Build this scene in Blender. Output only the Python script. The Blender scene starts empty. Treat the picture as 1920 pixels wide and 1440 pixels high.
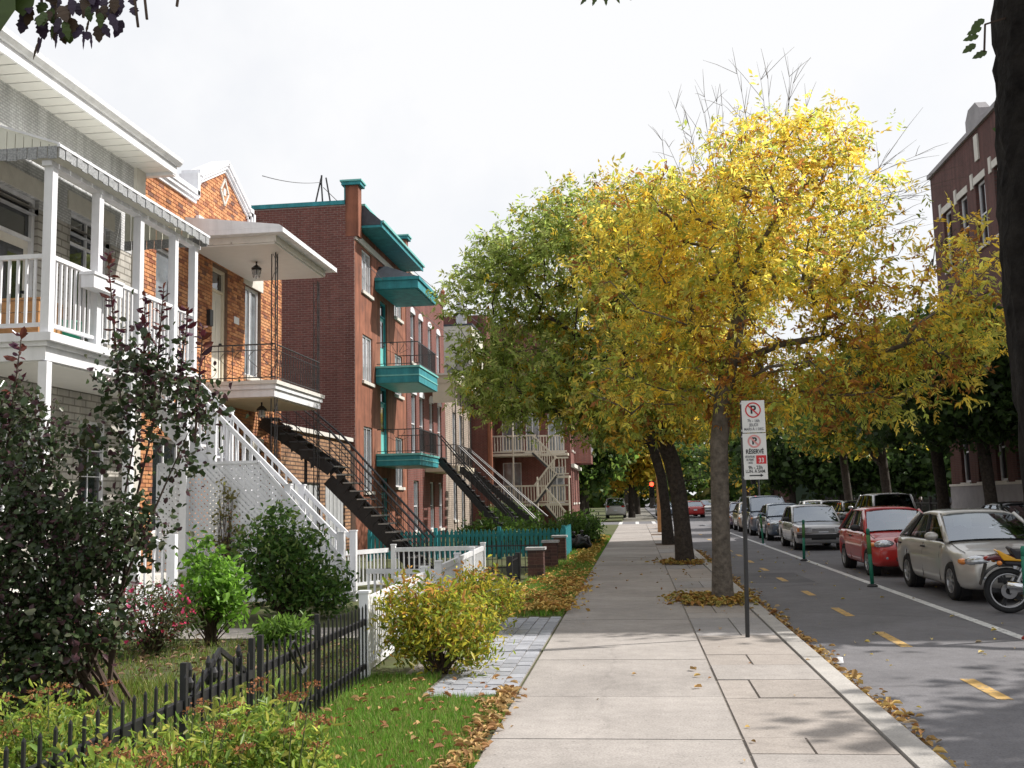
import bpy, bmesh, math, random
import numpy as np
from mathutils import Vector, Matrix, Euler

sc = bpy.context.scene
COL = sc.collection
rnd = random.Random(11)
R = math.radians

# ------------------------------------------------------------------ camera
cam_data = bpy.data.cameras.new('camera')
cam = bpy.data.objects.new('camera', cam_data)
COL.objects.link(cam)
cam_data.sensor_width = 36.0
cam_data.lens = 36.0 * 1900 / 1920
cam_data.clip_start = 0.05
cam_data.clip_end = 3000
cam.matrix_world = (Matrix.Translation((0, 0, 1.65)) @ Matrix.Rotation(R(6.711), 4, 'Z')
                    @ Matrix.Rotation(R(96.61), 4, 'X') @ Matrix.Rotation(R(-1.3), 4, 'Z'))
sc.camera = cam

# ------------------------------------------------------------------ sky and sun
SUN_EL, SUN_AZ = 44.0, 70.0            # azimuth clockwise from the street direction (+Y)
world = bpy.data.worlds.new('World')
sc.world = world
world.use_nodes = True
wn, wl = world.node_tree.nodes, world.node_tree.links
bg = wn['Background']
sky = wn.new('ShaderNodeTexSky')
sky.sky_type = 'NISHITA'
sky.sun_disc = False
sky.sun_elevation = R(SUN_EL)
sky.sun_rotation = R(SUN_AZ)
sky.dust_density = 3.0
tcw = wn.new('ShaderNodeTexCoord')
nzw = wn.new('ShaderNodeTexNoise')
nzw.inputs['Scale'].default_value = 1.7
nzw.inputs['Detail'].default_value = 7
nzw.inputs['Roughness'].default_value = 0.55
rpw = wn.new('ShaderNodeMapRange')
rpw.inputs['From Min'].default_value = 0.36
rpw.inputs['From Max'].default_value = 0.58
rpw.inputs['To Min'].default_value = 0.70
rpw.inputs['To Max'].default_value = 1.0
mxw = wn.new('ShaderNodeMix')
mxw.data_type = 'RGBA'
mxw.inputs['B'].default_value = (8.55, 8.6, 8.75, 1)
wl.new(tcw.outputs['Generated'], nzw.inputs['Vector'])
wl.new(nzw.outputs['Fac'], rpw.inputs['Value'])
wl.new(rpw.outputs['Result'], mxw.inputs['Factor'])
scw = wn.new('ShaderNodeVectorMath'); scw.operation = 'SCALE'; scw.inputs['Scale'].default_value = 1.4
wl.new(sky.outputs['Color'], scw.inputs[0])
wl.new(scw.outputs['Vector'], mxw.inputs['A'])
wl.new(mxw.outputs['Result'], bg.inputs['Color'])
bg.inputs['Strength'].default_value = 0.1

sun_data = bpy.data.lights.new('sun', 'SUN')
sun_data.energy = 5.0
sun_data.angle = R(0.6)
sun_data.color = (1.0, 0.95, 0.885)
sun = bpy.data.objects.new('sun', sun_data)
COL.objects.link(sun)
SUN_DIR = Vector((math.cos(R(SUN_EL)) * math.sin(R(SUN_AZ)), math.cos(R(SUN_EL)) * math.cos(R(SUN_AZ)), math.sin(R(SUN_EL))))
sun.rotation_euler = SUN_DIR.to_track_quat('Z', 'Y').to_euler()
sun.location = (20, 10, 30)

sc.view_settings.view_transform = 'Standard'
sc.view_settings.look = 'None'
sc.view_settings.exposure = 0.2
sc.view_settings.gamma = 1.0
sc.view_settings.use_curve_mapping = False
sc.cycles.use_denoising = True
sc.cycles.max_bounces = 8
sc.cycles.transparent_max_bounces = 8

# ------------------------------------------------------------------ materials
MATS = {}
def _nt(name):
    m = bpy.data.materials.new(name); m.use_nodes = True
    MATS[name] = m
    nt = m.node_tree
    return m, nt, nt.nodes['Principled BSDF']

def rgb(c):
    return (c[0], c[1], c[2], 1.0)

def streaks(nt, geo, col, amt, sc=(4.0, 4.0, 0.35)):
    """rain streaks and grime running down a wall"""
    N, L = nt.nodes, nt.links
    mp = N.new('ShaderNodeMapping'); mp.inputs['Scale'].default_value = sc
    nz = N.new('ShaderNodeTexNoise'); nz.inputs['Scale'].default_value = 1.0; nz.inputs['Detail'].default_value = 7; nz.inputs['Roughness'].default_value = 0.6
    L.new(geo.outputs['Position'], mp.inputs['Vector']); L.new(mp.outputs['Vector'], nz.inputs['Vector'])
    mr = N.new('ShaderNodeMapRange'); mr.inputs['From Min'].default_value = 0.35; mr.inputs['From Max'].default_value = 0.65
    mr.inputs['To Min'].default_value = 1 - amt; mr.inputs['To Max'].default_value = 1 + amt * 0.45
    L.new(nz.outputs['Fac'], mr.inputs['Value'])
    mm = N.new('ShaderNodeVectorMath'); mm.operation = 'SCALE'
    L.new(col, mm.inputs[0]); L.new(mr.outputs['Result'], mm.inputs['Scale'])
    return mm.outputs['Vector']

def mat(name, c, rough=0.6, var=0.12, scale=6.0, bump=0.0, bscale=None, metal=0.0, spec=0.4, coat=0.0,
        c2=None, spots=None, rvar=0.0, streak=0.0):
    """plain surface: colour broken up by two octaves of noise, per-object tint and optional relief"""
    m, nt, b = _nt(name)
    N, L = nt.nodes, nt.links
    geo = N.new('ShaderNodeNewGeometry')
    nz = N.new('ShaderNodeTexNoise'); nz.inputs['Scale'].default_value = scale
    nz.inputs['Detail'].default_value = 8; nz.inputs['Roughness'].default_value = 0.65
    L.new(geo.outputs['Position'], nz.inputs['Vector'])
    mx = N.new('ShaderNodeMix'); mx.data_type = 'RGBA'
    lo = [max(0, x * (1 - var)) for x in c]; hi = [min(1, x * (1 + var)) for x in c]
    if c2: lo = c2
    mx.inputs['A'].default_value = rgb(lo); mx.inputs['B'].default_value = rgb(hi)
    mr = N.new('ShaderNodeMapRange'); mr.inputs['From Min'].default_value = 0.3; mr.inputs['From Max'].default_value = 0.7
    L.new(nz.outputs['Fac'], mr.inputs['Value']); L.new(mr.outputs['Result'], mx.inputs['Factor'])
    out = mx.outputs['Result']
    if rvar:
        oi = N.new('ShaderNodeObjectInfo')
        mr2 = N.new('ShaderNodeMapRange'); mr2.inputs['To Min'].default_value = 1 - rvar; mr2.inputs['To Max'].default_value = 1 + rvar
        L.new(oi.outputs['Random'], mr2.inputs['Value'])
        mm = N.new('ShaderNodeVectorMath'); mm.operation = 'SCALE'
        L.new(out, mm.inputs[0]); L.new(mr2.outputs['Result'], mm.inputs['Scale']); out = mm.outputs['Vector']
    if spots:
        sc_, thr, col = spots
        n2 = N.new('ShaderNodeTexNoise'); n2.inputs['Scale'].default_value = sc_; n2.inputs['Detail'].default_value = 4
        L.new(geo.outputs['Position'], n2.inputs['Vector'])
        m2 = N.new('ShaderNodeMapRange'); m2.inputs['From Min'].default_value = thr; m2.inputs['From Max'].default_value = thr + 0.12
        L.new(n2.outputs['Fac'], m2.inputs['Value'])
        x2 = N.new('ShaderNodeMix'); x2.data_type = 'RGBA'; x2.inputs['B'].default_value = rgb(col)
        L.new(m2.outputs['Result'], x2.inputs['Factor']); L.new(out, x2.inputs['A']); out = x2.outputs['Result']
    if streak: out = streaks(nt, geo, out, streak)
    L.new(out, b.inputs['Base Color'])
    b.inputs['Roughness'].default_value = rough
    b.inputs['Metallic'].default_value = metal
    b.inputs['Specular IOR Level'].default_value = spec
    b.inputs['Coat Weight'].default_value = coat
    b.inputs['Coat Roughness'].default_value = 0.05
    if bump:
        n3 = N.new('ShaderNodeTexNoise'); n3.inputs['Scale'].default_value = bscale or scale * 6
        n3.inputs['Detail'].default_value = 6
        L.new(geo.outputs['Position'], n3.inputs['Vector'])
        bp = N.new('ShaderNodeBump'); bp.inputs['Strength'].default_value = bump; bp.inputs['Distance'].default_value = 0.02
        L.new(n3.outputs['Fac'], bp.inputs['Height']); L.new(bp.outputs['Normal'], b.inputs['Normal'])
    return m

def piece_mat(name, cols, rough=0.85, bump=0.35, bscale=120):
    """bricks and other small pieces: one colour of the row for every island or object"""
    m, nt, b = _nt(name)
    N, L = nt.nodes, nt.links
    geo = N.new('ShaderNodeNewGeometry'); oi = N.new('ShaderNodeObjectInfo')
    ad = N.new('ShaderNodeMath'); ad.operation = 'ADD'
    L.new(geo.outputs['Random Per Island'], ad.inputs[0]); L.new(oi.outputs['Random'], ad.inputs[1])
    fr = N.new('ShaderNodeMath'); fr.operation = 'FRACT'; L.new(ad.outputs[0], fr.inputs[0])
    rp = N.new('ShaderNodeValToRGB'); rp.color_ramp.interpolation = 'LINEAR'
    els = rp.color_ramp.elements
    while len(els) < len(cols): els.new(0.5)
    for i, c in enumerate(cols):
        els[i].position = i / (len(cols) - 1); els[i].color = rgb(c)
    L.new(fr.outputs[0], rp.inputs['Fac'])
    nz = N.new('ShaderNodeTexNoise'); nz.inputs['Scale'].default_value = 14; nz.inputs['Detail'].default_value = 6
    L.new(geo.outputs['Position'], nz.inputs['Vector'])
    mr = N.new('ShaderNodeMapRange'); mr.inputs['To Min'].default_value = 0.7; mr.inputs['To Max'].default_value = 1.3
    L.new(nz.outputs['Fac'], mr.inputs['Value'])
    mm = N.new('ShaderNodeVectorMath'); mm.operation = 'SCALE'
    L.new(rp.outputs['Color'], mm.inputs[0]); L.new(mr.outputs['Result'], mm.inputs['Scale'])
    L.new(streaks(nt, geo, mm.outputs['Vector'], 0.22), b.inputs['Base Color'])
    b.inputs['Roughness'].default_value = rough; b.inputs['Specular IOR Level'].default_value = 0.25
    n3 = N.new('ShaderNodeTexNoise'); n3.inputs['Scale'].default_value = bscale
    L.new(geo.outputs['Position'], n3.inputs['Vector'])
    bp = N.new('ShaderNodeBump'); bp.inputs['Strength'].default_value = bump; bp.inputs['Distance'].default_value = 0.006
    L.new(n3.outputs['Fac'], bp.inputs['Height']); L.new(bp.outputs['Normal'], b.inputs['Normal'])
    return m

def brick_mat(name, axis, c1, c2, mortar, bw=0.21, bh=0.072, ms=0.012, rough=0.85, stain=0.35):
    """masonry too far away to pick apart: courses as fine relief on the wall"""
    m, nt, b = _nt(name)
    N, L = nt.nodes, nt.links
    geo = N.new('ShaderNodeNewGeometry'); sp = N.new('ShaderNodeSeparateXYZ'); cb = N.new('ShaderNodeCombineXYZ')
    L.new(geo.outputs['Position'], sp.inputs[0]); L.new(sp.outputs[axis], cb.inputs['X']); L.new(sp.outputs['Z'], cb.inputs['Y'])
    br = N.new('ShaderNodeTexBrick')
    br.inputs['Scale'].default_value = 1.0
    br.inputs['Color1'].default_value = rgb(c1); br.inputs['Color2'].default_value = rgb(c2); br.inputs['Mortar'].default_value = rgb(mortar)
    br.inputs['Mortar Size'].default_value = ms; br.inputs['Brick Width'].default_value = bw; br.inputs['Row Height'].default_value = bh
    br.inputs['Mortar Smooth'].default_value = 0.2
    L.new(cb.outputs[0], br.inputs['Vector'])
    nz = N.new('ShaderNodeTexNoise'); nz.inputs['Scale'].default_value = 1.3; nz.inputs['Detail'].default_value = 8
    L.new(geo.outputs['Position'], nz.inputs['Vector'])
    mr = N.new('ShaderNodeMapRange'); mr.inputs['To Min'].default_value = 1 - stain; mr.inputs['To Max'].default_value = 1 + stain
    L.new(nz.outputs['Fac'], mr.inputs['Value'])
    mm = N.new('ShaderNodeVectorMath'); mm.operation = 'SCALE'
    L.new(br.outputs['Color'], mm.inputs[0]); L.new(mr.outputs['Result'], mm.inputs['Scale'])
    L.new(streaks(nt, geo, mm.outputs['Vector'], 0.25), b.inputs['Base Color'])
    b.inputs['Roughness'].default_value = rough; b.inputs['Specular IOR Level'].default_value = 0.25
    bp = N.new('ShaderNodeBump'); bp.inputs['Strength'].default_value = 0.6; bp.inputs['Distance'].default_value = 0.01; bp.invert = True
    L.new(br.outputs['Fac'], bp.inputs['Height']); L.new(bp.outputs['Normal'], b.inputs['Normal'])
    return m

def leaf_mat(name, trans=0.45, rough=0.5, boost=1.0):
    m, nt, b = _nt(name)
    N, L = nt.nodes, nt.links
    at = N.new('ShaderNodeAttribute'); at.attribute_name = 'Col'
    b.inputs['Roughness'].default_value = rough; b.inputs['Specular IOR Level'].default_value = 0.35
    L.new(at.outputs['Color'], b.inputs['Base Color'])
    tr = N.new('ShaderNodeBsdfTranslucent')
    sc_ = N.new('ShaderNodeVectorMath'); sc_.operation = 'SCALE'; sc_.inputs['Scale'].default_value = boost
    L.new(at.outputs['Color'], sc_.inputs[0]); L.new(sc_.outputs['Vector'], tr.inputs['Color'])
    mx = N.new('ShaderNodeMixShader'); mx.inputs['Fac'].default_value = trans
    L.new(b.outputs[0], mx.inputs[1]); L.new(tr.outputs[0], mx.inputs[2])
    L.new(mx.outputs[0], N['Material Output'].inputs['Surface'])
    return m

def concrete_mat(name, c, rv=0.07, crack=0.0, cscale=0.45):
    """worn pavement: broad stains, fine speckle, small dark pits"""
    m, nt, b = _nt(name)
    N, L = nt.nodes, nt.links
    geo = N.new('ShaderNodeNewGeometry'); oi = N.new('ShaderNodeObjectInfo')
    def noise(scale, detail, lo, hi, a=0.3, z=0.7):
        nz = N.new('ShaderNodeTexNoise'); nz.inputs['Scale'].default_value = scale; nz.inputs['Detail'].default_value = detail; nz.inputs['Roughness'].default_value = 0.6
        L.new(geo.outputs['Position'], nz.inputs['Vector'])
        mr = N.new('ShaderNodeMapRange'); mr.inputs['From Min'].default_value = a; mr.inputs['From Max'].default_value = z
        mr.inputs['To Min'].default_value = lo; mr.inputs['To Max'].default_value = hi
        L.new(nz.outputs['Fac'], mr.inputs['Value']); return mr.outputs['Result'], nz.outputs['Fac']
    f1, _ = noise(0.9, 6, 0.80, 1.10); f2, h2 = noise(60, 4, 0.78, 1.16); f3, _ = noise(7, 9, 0.90, 1.08); f4, _ = noise(26, 2, 1.0, 0.62, 0.66, 0.74)
    mr = N.new('ShaderNodeMapRange'); mr.inputs['To Min'].default_value = 1 - rv; mr.inputs['To Max'].default_value = 1 + rv
    L.new(oi.outputs['Random'], mr.inputs['Value'])
    cur = mr.outputs['Result']
    for f in (f1, f2, f3, f4):
        mu = N.new('ShaderNodeMath'); mu.operation = 'MULTIPLY'; L.new(cur, mu.inputs[0]); L.new(f, mu.inputs[1]); cur = mu.outputs[0]
    if crack:
        wz = N.new('ShaderNodeTexNoise'); wz.inputs['Scale'].default_value = 2.5; wz.inputs['Detail'].default_value = 5
        L.new(geo.outputs['Position'], wz.inputs['Vector'])
        wm = N.new('ShaderNodeMix'); wm.data_type = 'VECTOR'; wm.inputs['Factor'].default_value = 0.22
        L.new(geo.outputs['Position'], wm.inputs['A']); L.new(wz.outputs['Color'], wm.inputs['B'])
        vo = N.new('ShaderNodeTexVoronoi'); vo.feature = 'DISTANCE_TO_EDGE'; vo.inputs['Scale'].default_value = cscale
        L.new(wm.outputs['Result'], vo.inputs['Vector'])
        vr = N.new('ShaderNodeMapRange'); vr.inputs['From Min'].default_value = 0.0015; vr.inputs['From Max'].default_value = 0.006
        vr.inputs['To Min'].default_value = 1 - crack; vr.inputs['To Max'].default_value = 1.0
        L.new(vo.outputs['Distance'], vr.inputs['Value'])
        mu = N.new('ShaderNodeMath'); mu.operation = 'MULTIPLY'; L.new(cur, mu.inputs[0]); L.new(vr.outputs['Result'], mu.inputs[1]); cur = mu.outputs[0]
    mm = N.new('ShaderNodeVectorMath'); mm.operation = 'SCALE'; mm.inputs[0].default_value = c
    L.new(cur, mm.inputs['Scale']); L.new(mm.outputs['Vector'], b.inputs['Base Color'])
    b.inputs['Roughness'].default_value = 0.9; b.inputs['Specular IOR Level'].default_value = 0.2
    bp = N.new('ShaderNodeBump'); bp.inputs['Strength'].default_value = 0.3; bp.inputs['Distance'].default_value = 0.008
    L.new(h2, bp.inputs['Height']); L.new(bp.outputs['Normal'], b.inputs['Normal'])
    return m

def emit_mat(name, c, s):
    m, nt, b = _nt(name)
    b.inputs['Base Color'].default_value = rgb(c)
    b.inputs['Emission Color'].default_value = rgb(c); b.inputs['Emission Strength'].default_value = s
    return m

# ------------------------------------------------------------------ mesh helpers
WL = {}          # world location of every thing and part that children hang from (all unrotated while building)

def link(o, parent=None, wloc=(0, 0, 0)):
    COL.objects.link(o)
    wloc = Vector(wloc)
    WL[o.name] = wloc
    if parent is not None:
        o.parent = parent
        o.location = wloc - WL[parent.name]
    else:
        o.location = wloc
    return o

def tag(o, label=None, cat=None, group=None, kind=None):
    if label: o['label'] = label
    if cat: o['category'] = cat
    if group: o['group'] = group
    if kind: o['kind'] = kind
    return o

def thing(name, label, cat, loc=(0, 0, 0), group=None):
    o = bpy.data.objects.new(name, None)
    o.empty_display_size = 0.2
    link(o, None, loc)
    return tag(o, label, cat, group)

class Frame:
    """a wall plane: a runs along the wall, h is height, d stands out of it"""
    def __init__(s, O, u, n):
        s.O, s.u, s.n = Vector(O), Vector(u), Vector(n)
    def P(s, a, h, d=0.0):
        return s.O + s.u * a + s.n * d + Vector((0, 0, h))

class MB:
    def __init__(s):
        s.v, s.f = [], []
    def add(s, vs, fs):
        k = len(s.v); s.v.extend(tuple(p) for p in vs); s.f.extend([tuple(i + k for i in f) for f in fs]); return s
    def hexa(s, p):
        return s.add(p, [(0, 3, 2, 1), (4, 5, 6, 7), (0, 1, 5, 4), (1, 2, 6, 5), (2, 3, 7, 6), (3, 0, 4, 7)])
    def box(s, x0, x1, y0, y1, z0, z1):
        return s.hexa([(x0, y0, z0), (x1, y0, z0), (x1, y1, z0), (x0, y1, z0), (x0, y0, z1), (x1, y0, z1), (x1, y1, z1), (x0, y1, z1)])
    def fbox(s, F, a0, a1, h0, h1, d0, d1):
        P = F.P
        return s.hexa([P(a0, h0, d0), P(a1, h0, d0), P(a1, h0, d1), P(a0, h0, d1), P(a0, h1, d0), P(a1, h1, d0), P(a1, h1, d1), P(a0, h1, d1)])
    def quad(s, a, b, c, d):
        return s.add([a, b, c, d], [(0, 1, 2, 3)])
    def poly(s, pts):
        return s.add(pts, [tuple(range(len(pts)))])
    def bar(s, p, q, w, h, up=(0, 0, 1)):
        p, q = Vector(p), Vector(q); d = (q - p).normalized(); up = Vector(up)
        if abs(d.dot(up)) > 0.98: up = Vector((0, 1, 0))
        sx = d.cross(up).normalized() * (w / 2); uz = sx.cross(d).normalized() * (h / 2)
        return s.hexa([p - sx - uz, p + sx - uz, q + sx - uz, q - sx - uz, p - sx + uz, p + sx + uz, q + sx + uz, q - sx + uz])
    def prism(s, pts, ext):
        ext = Vector(ext); n = len(pts); pts = [Vector(p) for p in pts]
        fs = [tuple(range(n))[::-1], tuple(range(n, 2 * n))] + [(i, (i + 1) % n, n + (i + 1) % n, n + i) for i in range(n)]
        return s.add(pts + [p + ext for p in pts], fs)
    def tube(s, pts, r, n=6, cap=True):
        pts = [Vector(p) for p in pts]; m = len(pts)
        rs = r if isinstance(r, (list, tuple)) else [r] * m
        vs, fs = [], []; ref = None
        for i, p in enumerate(pts):
            t = (pts[min(i + 1, m - 1)] - pts[max(i - 1, 0)])
            t = t.normalized() if t.length > 1e-9 else Vector((0, 0, 1))
            if ref is None:
                ref = t.orthogonal().normalized()
            else:
                ref = (ref - t * ref.dot(t))
                ref = ref.normalized() if ref.length > 1e-6 else t.orthogonal().normalized()
            bi = t.cross(ref)
            for j in range(n):
                a = 2 * math.pi * j / n
                vs.append(p + (ref * math.cos(a) + bi * math.sin(a)) * rs[i])
        for i in range(m - 1):
            for j in range(n):
                fs.append((i * n + j, i * n + (j + 1) % n, (i + 1) * n + (j + 1) % n, (i + 1) * n + j))
        if cap:
            fs.append(tuple(range(n))[::-1]); fs.append(tuple((m - 1) * n + j for j in range(n)))
        return s.add(vs, fs)
    def lathe(s, c, prof, n=16, axis='Z', close=False):
        c = Vector(c); vs, fs = [], []
        for (r, t) in prof:
            for j in range(n):
                a = 2 * math.pi * j / n; x, y = r * math.cos(a), r * math.sin(a)
                vs.append(c + Vector({'Z': (x, y, t), 'X': (t, x, y), 'Y': (y, t, x)}[axis]))
        m = len(prof)
        for i in range(m - 1 + (1 if close else 0)):
            k = (i + 1) % m
            for j in range(n):
                fs.append((i * n + j, i * n + (j + 1) % n, k * n + (j + 1) % n, k * n + j))
        if not close:
            fs.append(tuple(range(n))[::-1]); fs.append(tuple((m - 1) * n + j for j in range(n)))
        return s.add(vs, fs)
    def ell(s, c, rx, ry, rz, n=12, m=8):
        c = Vector(c)
        vs, fs = [], []
        for i in range(m + 1):
            t = math.pi * i / m
            for j in range(n):
                a = 2 * math.pi * j / n
                vs.append(c + Vector((rx * math.sin(t) * math.cos(a), ry * math.sin(t) * math.sin(a), rz * math.cos(t))))
        for i in range(m):
            for j in range(n):
                fs.append((i * n + j, (i + 1) * n + j, (i + 1) * n + (j + 1) % n, i * n + (j + 1) % n))
        return s.add(vs, fs)
    def mesh(s, name, m, smooth=False, center=True):
        me = bpy.data.meshes.new(name)
        v = np.array(s.v, float).reshape(-1, 3)
        c = (v.min(0) + v.max(0)) / 2 if center and len(v) else np.zeros(3)
        me.from_pydata((v - c).tolist(), [], s.f)
        if m is not None: me.materials.append(MATS[m] if isinstance(m, str) else m)
        if smooth: me.polygons.foreach_set('use_smooth', [True] * len(me.polygons))
        me.update()
        return me, Vector(c)
    def build(s, name, m, parent=None, smooth=False, kind=None, fix=False):
        me, c = s.mesh(name, m, smooth)
        if fix:
            bm = bmesh.new(); bm.from_mesh(me); bmesh.ops.recalc_face_normals(bm, faces=bm.faces); bm.to_mesh(me); bm.free()
        o = bpy.data.objects.new(name, me)
        link(o, parent, c)
        if kind: o['kind'] = kind
        return o

def inst(name, me, wloc, parent=None, rot=None, scale=None):
    o = bpy.data.objects.new(name, me)
    link(o, parent, wloc)
    if rot: o.rotation_euler = rot
    if scale: o.scale = scale
    return o

def struct(o):
    o['kind'] = 'structure'; return o

def copy_tree(o, parent=None):
    c = o.copy(); COL.objects.link(c)
    c.parent = parent
    for ch in o.children:
        copy_tree(ch, c)
    return c

def bx(name, m, parent, x0, x1, y0, y1, z0, z1):
    return MB().box(x0, x1, y0, y1, z0, z1).build(name, m, parent)

def lettering(text, size, m, parent, loc, rot, sx=1.0, bold=0.0):
    cu = bpy.data.curves.new('lettering', 'FONT')
    cu.body = text; cu.size = size; cu.align_x = 'CENTER'; cu.align_y = 'CENTER'; cu.extrude = 0.0006; cu.offset = bold
    t = bpy.data.objects.new('lettering_tmp', cu); COL.objects.link(t)
    dg = bpy.context.evaluated_depsgraph_get()
    me = bpy.data.meshes.new_from_object(t.evaluated_get(dg))
    me.name = 'lettering'
    bpy.data.objects.remove(t); bpy.data.curves.remove(cu)
    me.materials.clear(); me.materials.append(MATS[m])
    return inst('lettering', me, loc, parent, rot, (sx, 1, 1))
# ------------------------------------------------------------------ the palette
mat('white_paint', (0.74, 0.75, 0.78), 0.5, 0.06, 5, spec=0.35, streak=0.13)
mat('old_white', (0.66, 0.64, 0.60), 0.6, 0.10, 4, spots=(9, 0.62, (0.36, 0.34, 0.31)))
mat('cream_paint', (0.62, 0.56, 0.44), 0.6, 0.08, 4)
mat('beige_metal', (0.60, 0.55, 0.46), 0.5, 0.08, 4)
mat('black_iron', (0.018, 0.018, 0.020), 0.42, 0.3, 8, spec=0.5)
mat('grey_iron', (0.05, 0.05, 0.055), 0.45, 0.3, 8, spec=0.5)
mat('teal_paint', (0.036, 0.26, 0.295), 0.6, 0.18, 5, spec=0.3, streak=0.25)
mat('teal_pale', (0.16, 0.48, 0.45), 0.45, 0.12, 5)
mat('dark_slate', (0.05, 0.06, 0.075), 0.6, 0.3, 5, bump=0.3)
concrete_mat('concrete', (0.352, 0.325, 0.304), crack=0.08, cscale=0.30)
concrete_mat('concrete_tan', (0.345, 0.31, 0.282), rv=0.05, crack=0.1, cscale=0.5)
concrete_mat('concrete_grey', (0.33, 0.315, 0.308))
mat('joint_dirt', (0.23, 0.205, 0.18), 0.95, 0.3, 9, bump=0.3)
concrete_mat('kerb_stone', (0.42, 0.40, 0.375))
mat('paver', (0.31, 0.32, 0.35), 0.9, 0.12, 8, bump=0.3, bscale=80, rvar=0.16)
concrete_mat('asphalt', (0.188, 0.184, 0.194), crack=0.22, cscale=0.22)
concrete_mat('asphalt_dark', (0.13, 0.128, 0.136), crack=0.3, cscale=0.5)
mat('soil', (0.10, 0.065, 0.042), 0.95, 0.4, 9, bump=0.6, bscale=40)
mat('ground_green', (0.055, 0.075, 0.022), 0.95, 0.45, 2.5, bump=0.5, bscale=30, c2=(0.07, 0.06, 0.03))
mat('far_ground', (0.16, 0.15, 0.13), 0.95, 0.3, 0.2)
mat('line_white', (0.58, 0.58, 0.57), 0.85, 0.2, 6, spots=(20, 0.56, (0.20, 0.20, 0.205)))
mat('line_yellow', (0.50, 0.32, 0.11), 0.85, 0.25, 6, spots=(22, 0.54, (0.20, 0.18, 0.15)))
mat('stone_grey', (0.40, 0.40, 0.40), 0.95, 0.2, 4, bump=0.8, bscale=35)
mat('stone_white', (0.60, 0.58, 0.53), 0.9, 0.1, 5, bump=0.2)
mat('school_stone', (0.30, 0.29, 0.30), 0.9, 0.15, 2, bump=0.4, bscale=20)
mat('soffit_white', (0.70, 0.70, 0.69), 0.5, 0.04, 4)
mat('valance_grey', (0.30, 0.31, 0.32), 0.6, 0.5, 40)
mat('awning_panel', (0.66, 0.66, 0.58), 0.5, 0.06, 4)
mat('mortar', (0.17, 0.11, 0.08), 0.95, 0.25, 9, bump=0.4)
mat('mortar_red', (0.40, 0.31, 0.28), 0.95, 0.2, 9, bump=0.4)
mat('red_render', (0.27, 0.105, 0.062), 0.85, 0.25, 2.2, bump=0.15, bscale=40, spots=(1.1, 0.58, (0.17, 0.07, 0.048)), streak=0.4)
piece_mat('brick_orange', [(0.26, 0.095, 0.06), (0.50, 0.22, 0.10), (0.58, 0.28, 0.13), (0.54, 0.25, 0.12), (0.62, 0.32, 0.16), (0.44, 0.18, 0.09), (0.20, 0.11, 0.09)])
piece_mat('brick_red', [(0.155, 0.060, 0.050), (0.20, 0.078, 0.063), (0.17, 0.065, 0.055), (0.225, 0.092, 0.075)])
piece_mat('brick_dark', [(0.09, 0.05, 0.045), (0.13, 0.065, 0.055), (0.07, 0.045, 0.042)])
brick_mat('brick_orange_far', 'Y', (0.36, 0.13, 0.05), (0.44, 0.17, 0.07), (0.2, 0.17, 0.14))
brick_mat('brick_red_far', 'Y', (0.17, 0.055, 0.046), (0.21, 0.068, 0.052), (0.18, 0.12, 0.105))
brick_mat('brick_red_side', 'X', (0.16, 0.05, 0.043), (0.20, 0.063, 0.05), (0.18, 0.12, 0.105))
brick_mat('brick_school', 'Y', (0.105, 0.046, 0.040), (0.135, 0.055, 0.047), (0.11, 0.078, 0.072))
brick_mat('brick_school_side', 'X', (0.105, 0.046, 0.040), (0.135, 0.055, 0.047), (0.11, 0.078, 0.072))
brick_mat('brick_tan', 'Y', (0.40, 0.24, 0.14), (0.30, 0.17, 0.10), (0.10, 0.065, 0.05), bw=0.4, bh=0.11, ms=0.02)
brick_mat('brick_pale', 'Y', (0.42, 0.35, 0.29), (0.34, 0.28, 0.23), (0.2, 0.17, 0.15), bh=0.1)
brick_mat('stone_courses', 'Y', (0.40, 0.385, 0.35), (0.50, 0.48, 0.44), (0.24, 0.225, 0.20), bw=0.34, bh=0.12, ms=0.014)
brick_mat('stone_rough', 'Y', (0.56, 0.57, 0.58), (0.66, 0.67, 0.68), (0.44, 0.45, 0.46), bw=0.11, bh=0.045, ms=0.012, stain=0.2)
mat('siding_cream', (0.62, 0.60, 0.53), 0.6, 0.08, 3)
mat('wood_warm', (0.42, 0.22, 0.09), 0.6, 0.2, 8)
mat('green_plastic', (0.03, 0.33, 0.20), 0.4, 0.1, 5)
mat('glass_dark', (0.018, 0.022, 0.026), 0.04, 0.3, 3, spec=0.9, coat=0.6)
mat('glass_pale', (0.16, 0.18, 0.20), 0.06, 0.4, 2.5, spec=0.9, coat=0.6)
mat('curtain_pane', (0.36, 0.36, 0.37), 0.12, 0.25, 4, spec=0.8, coat=0.8)
mat('door_white', (0.66, 0.63, 0.56), 0.5, 0.06, 4)
mat('door_dark', (0.05, 0.035, 0.03), 0.5, 0.2, 4)
mat('grey_boards', (0.36, 0.37, 0.38), 0.7, 0.15, 6, rvar=0.12)
mat('bark', (0.052, 0.042, 0.035), 0.95, 0.45, 12, bump=1.0, bscale=24, c2=(0.02, 0.016, 0.013))
mat('bark_black', (0.016, 0.014, 0.013), 0.95, 0.5, 12, bump=1.0, bscale=22, c2=(0.006, 0.005, 0.005), spec=0.1)
m_, nt_, b_ = _nt('car_glass')
N_, L_ = nt_.nodes, nt_.links
fr_ = N_.new('ShaderNodeFresnel'); fr_.inputs['IOR'].default_value = 3.8
gl_ = N_.new('ShaderNodeBsdfGlossy'); gl_.inputs['Roughness'].default_value = 0.02; gl_.inputs['Color'].default_value = (0.86, 0.93, 1.0, 1)
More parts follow.
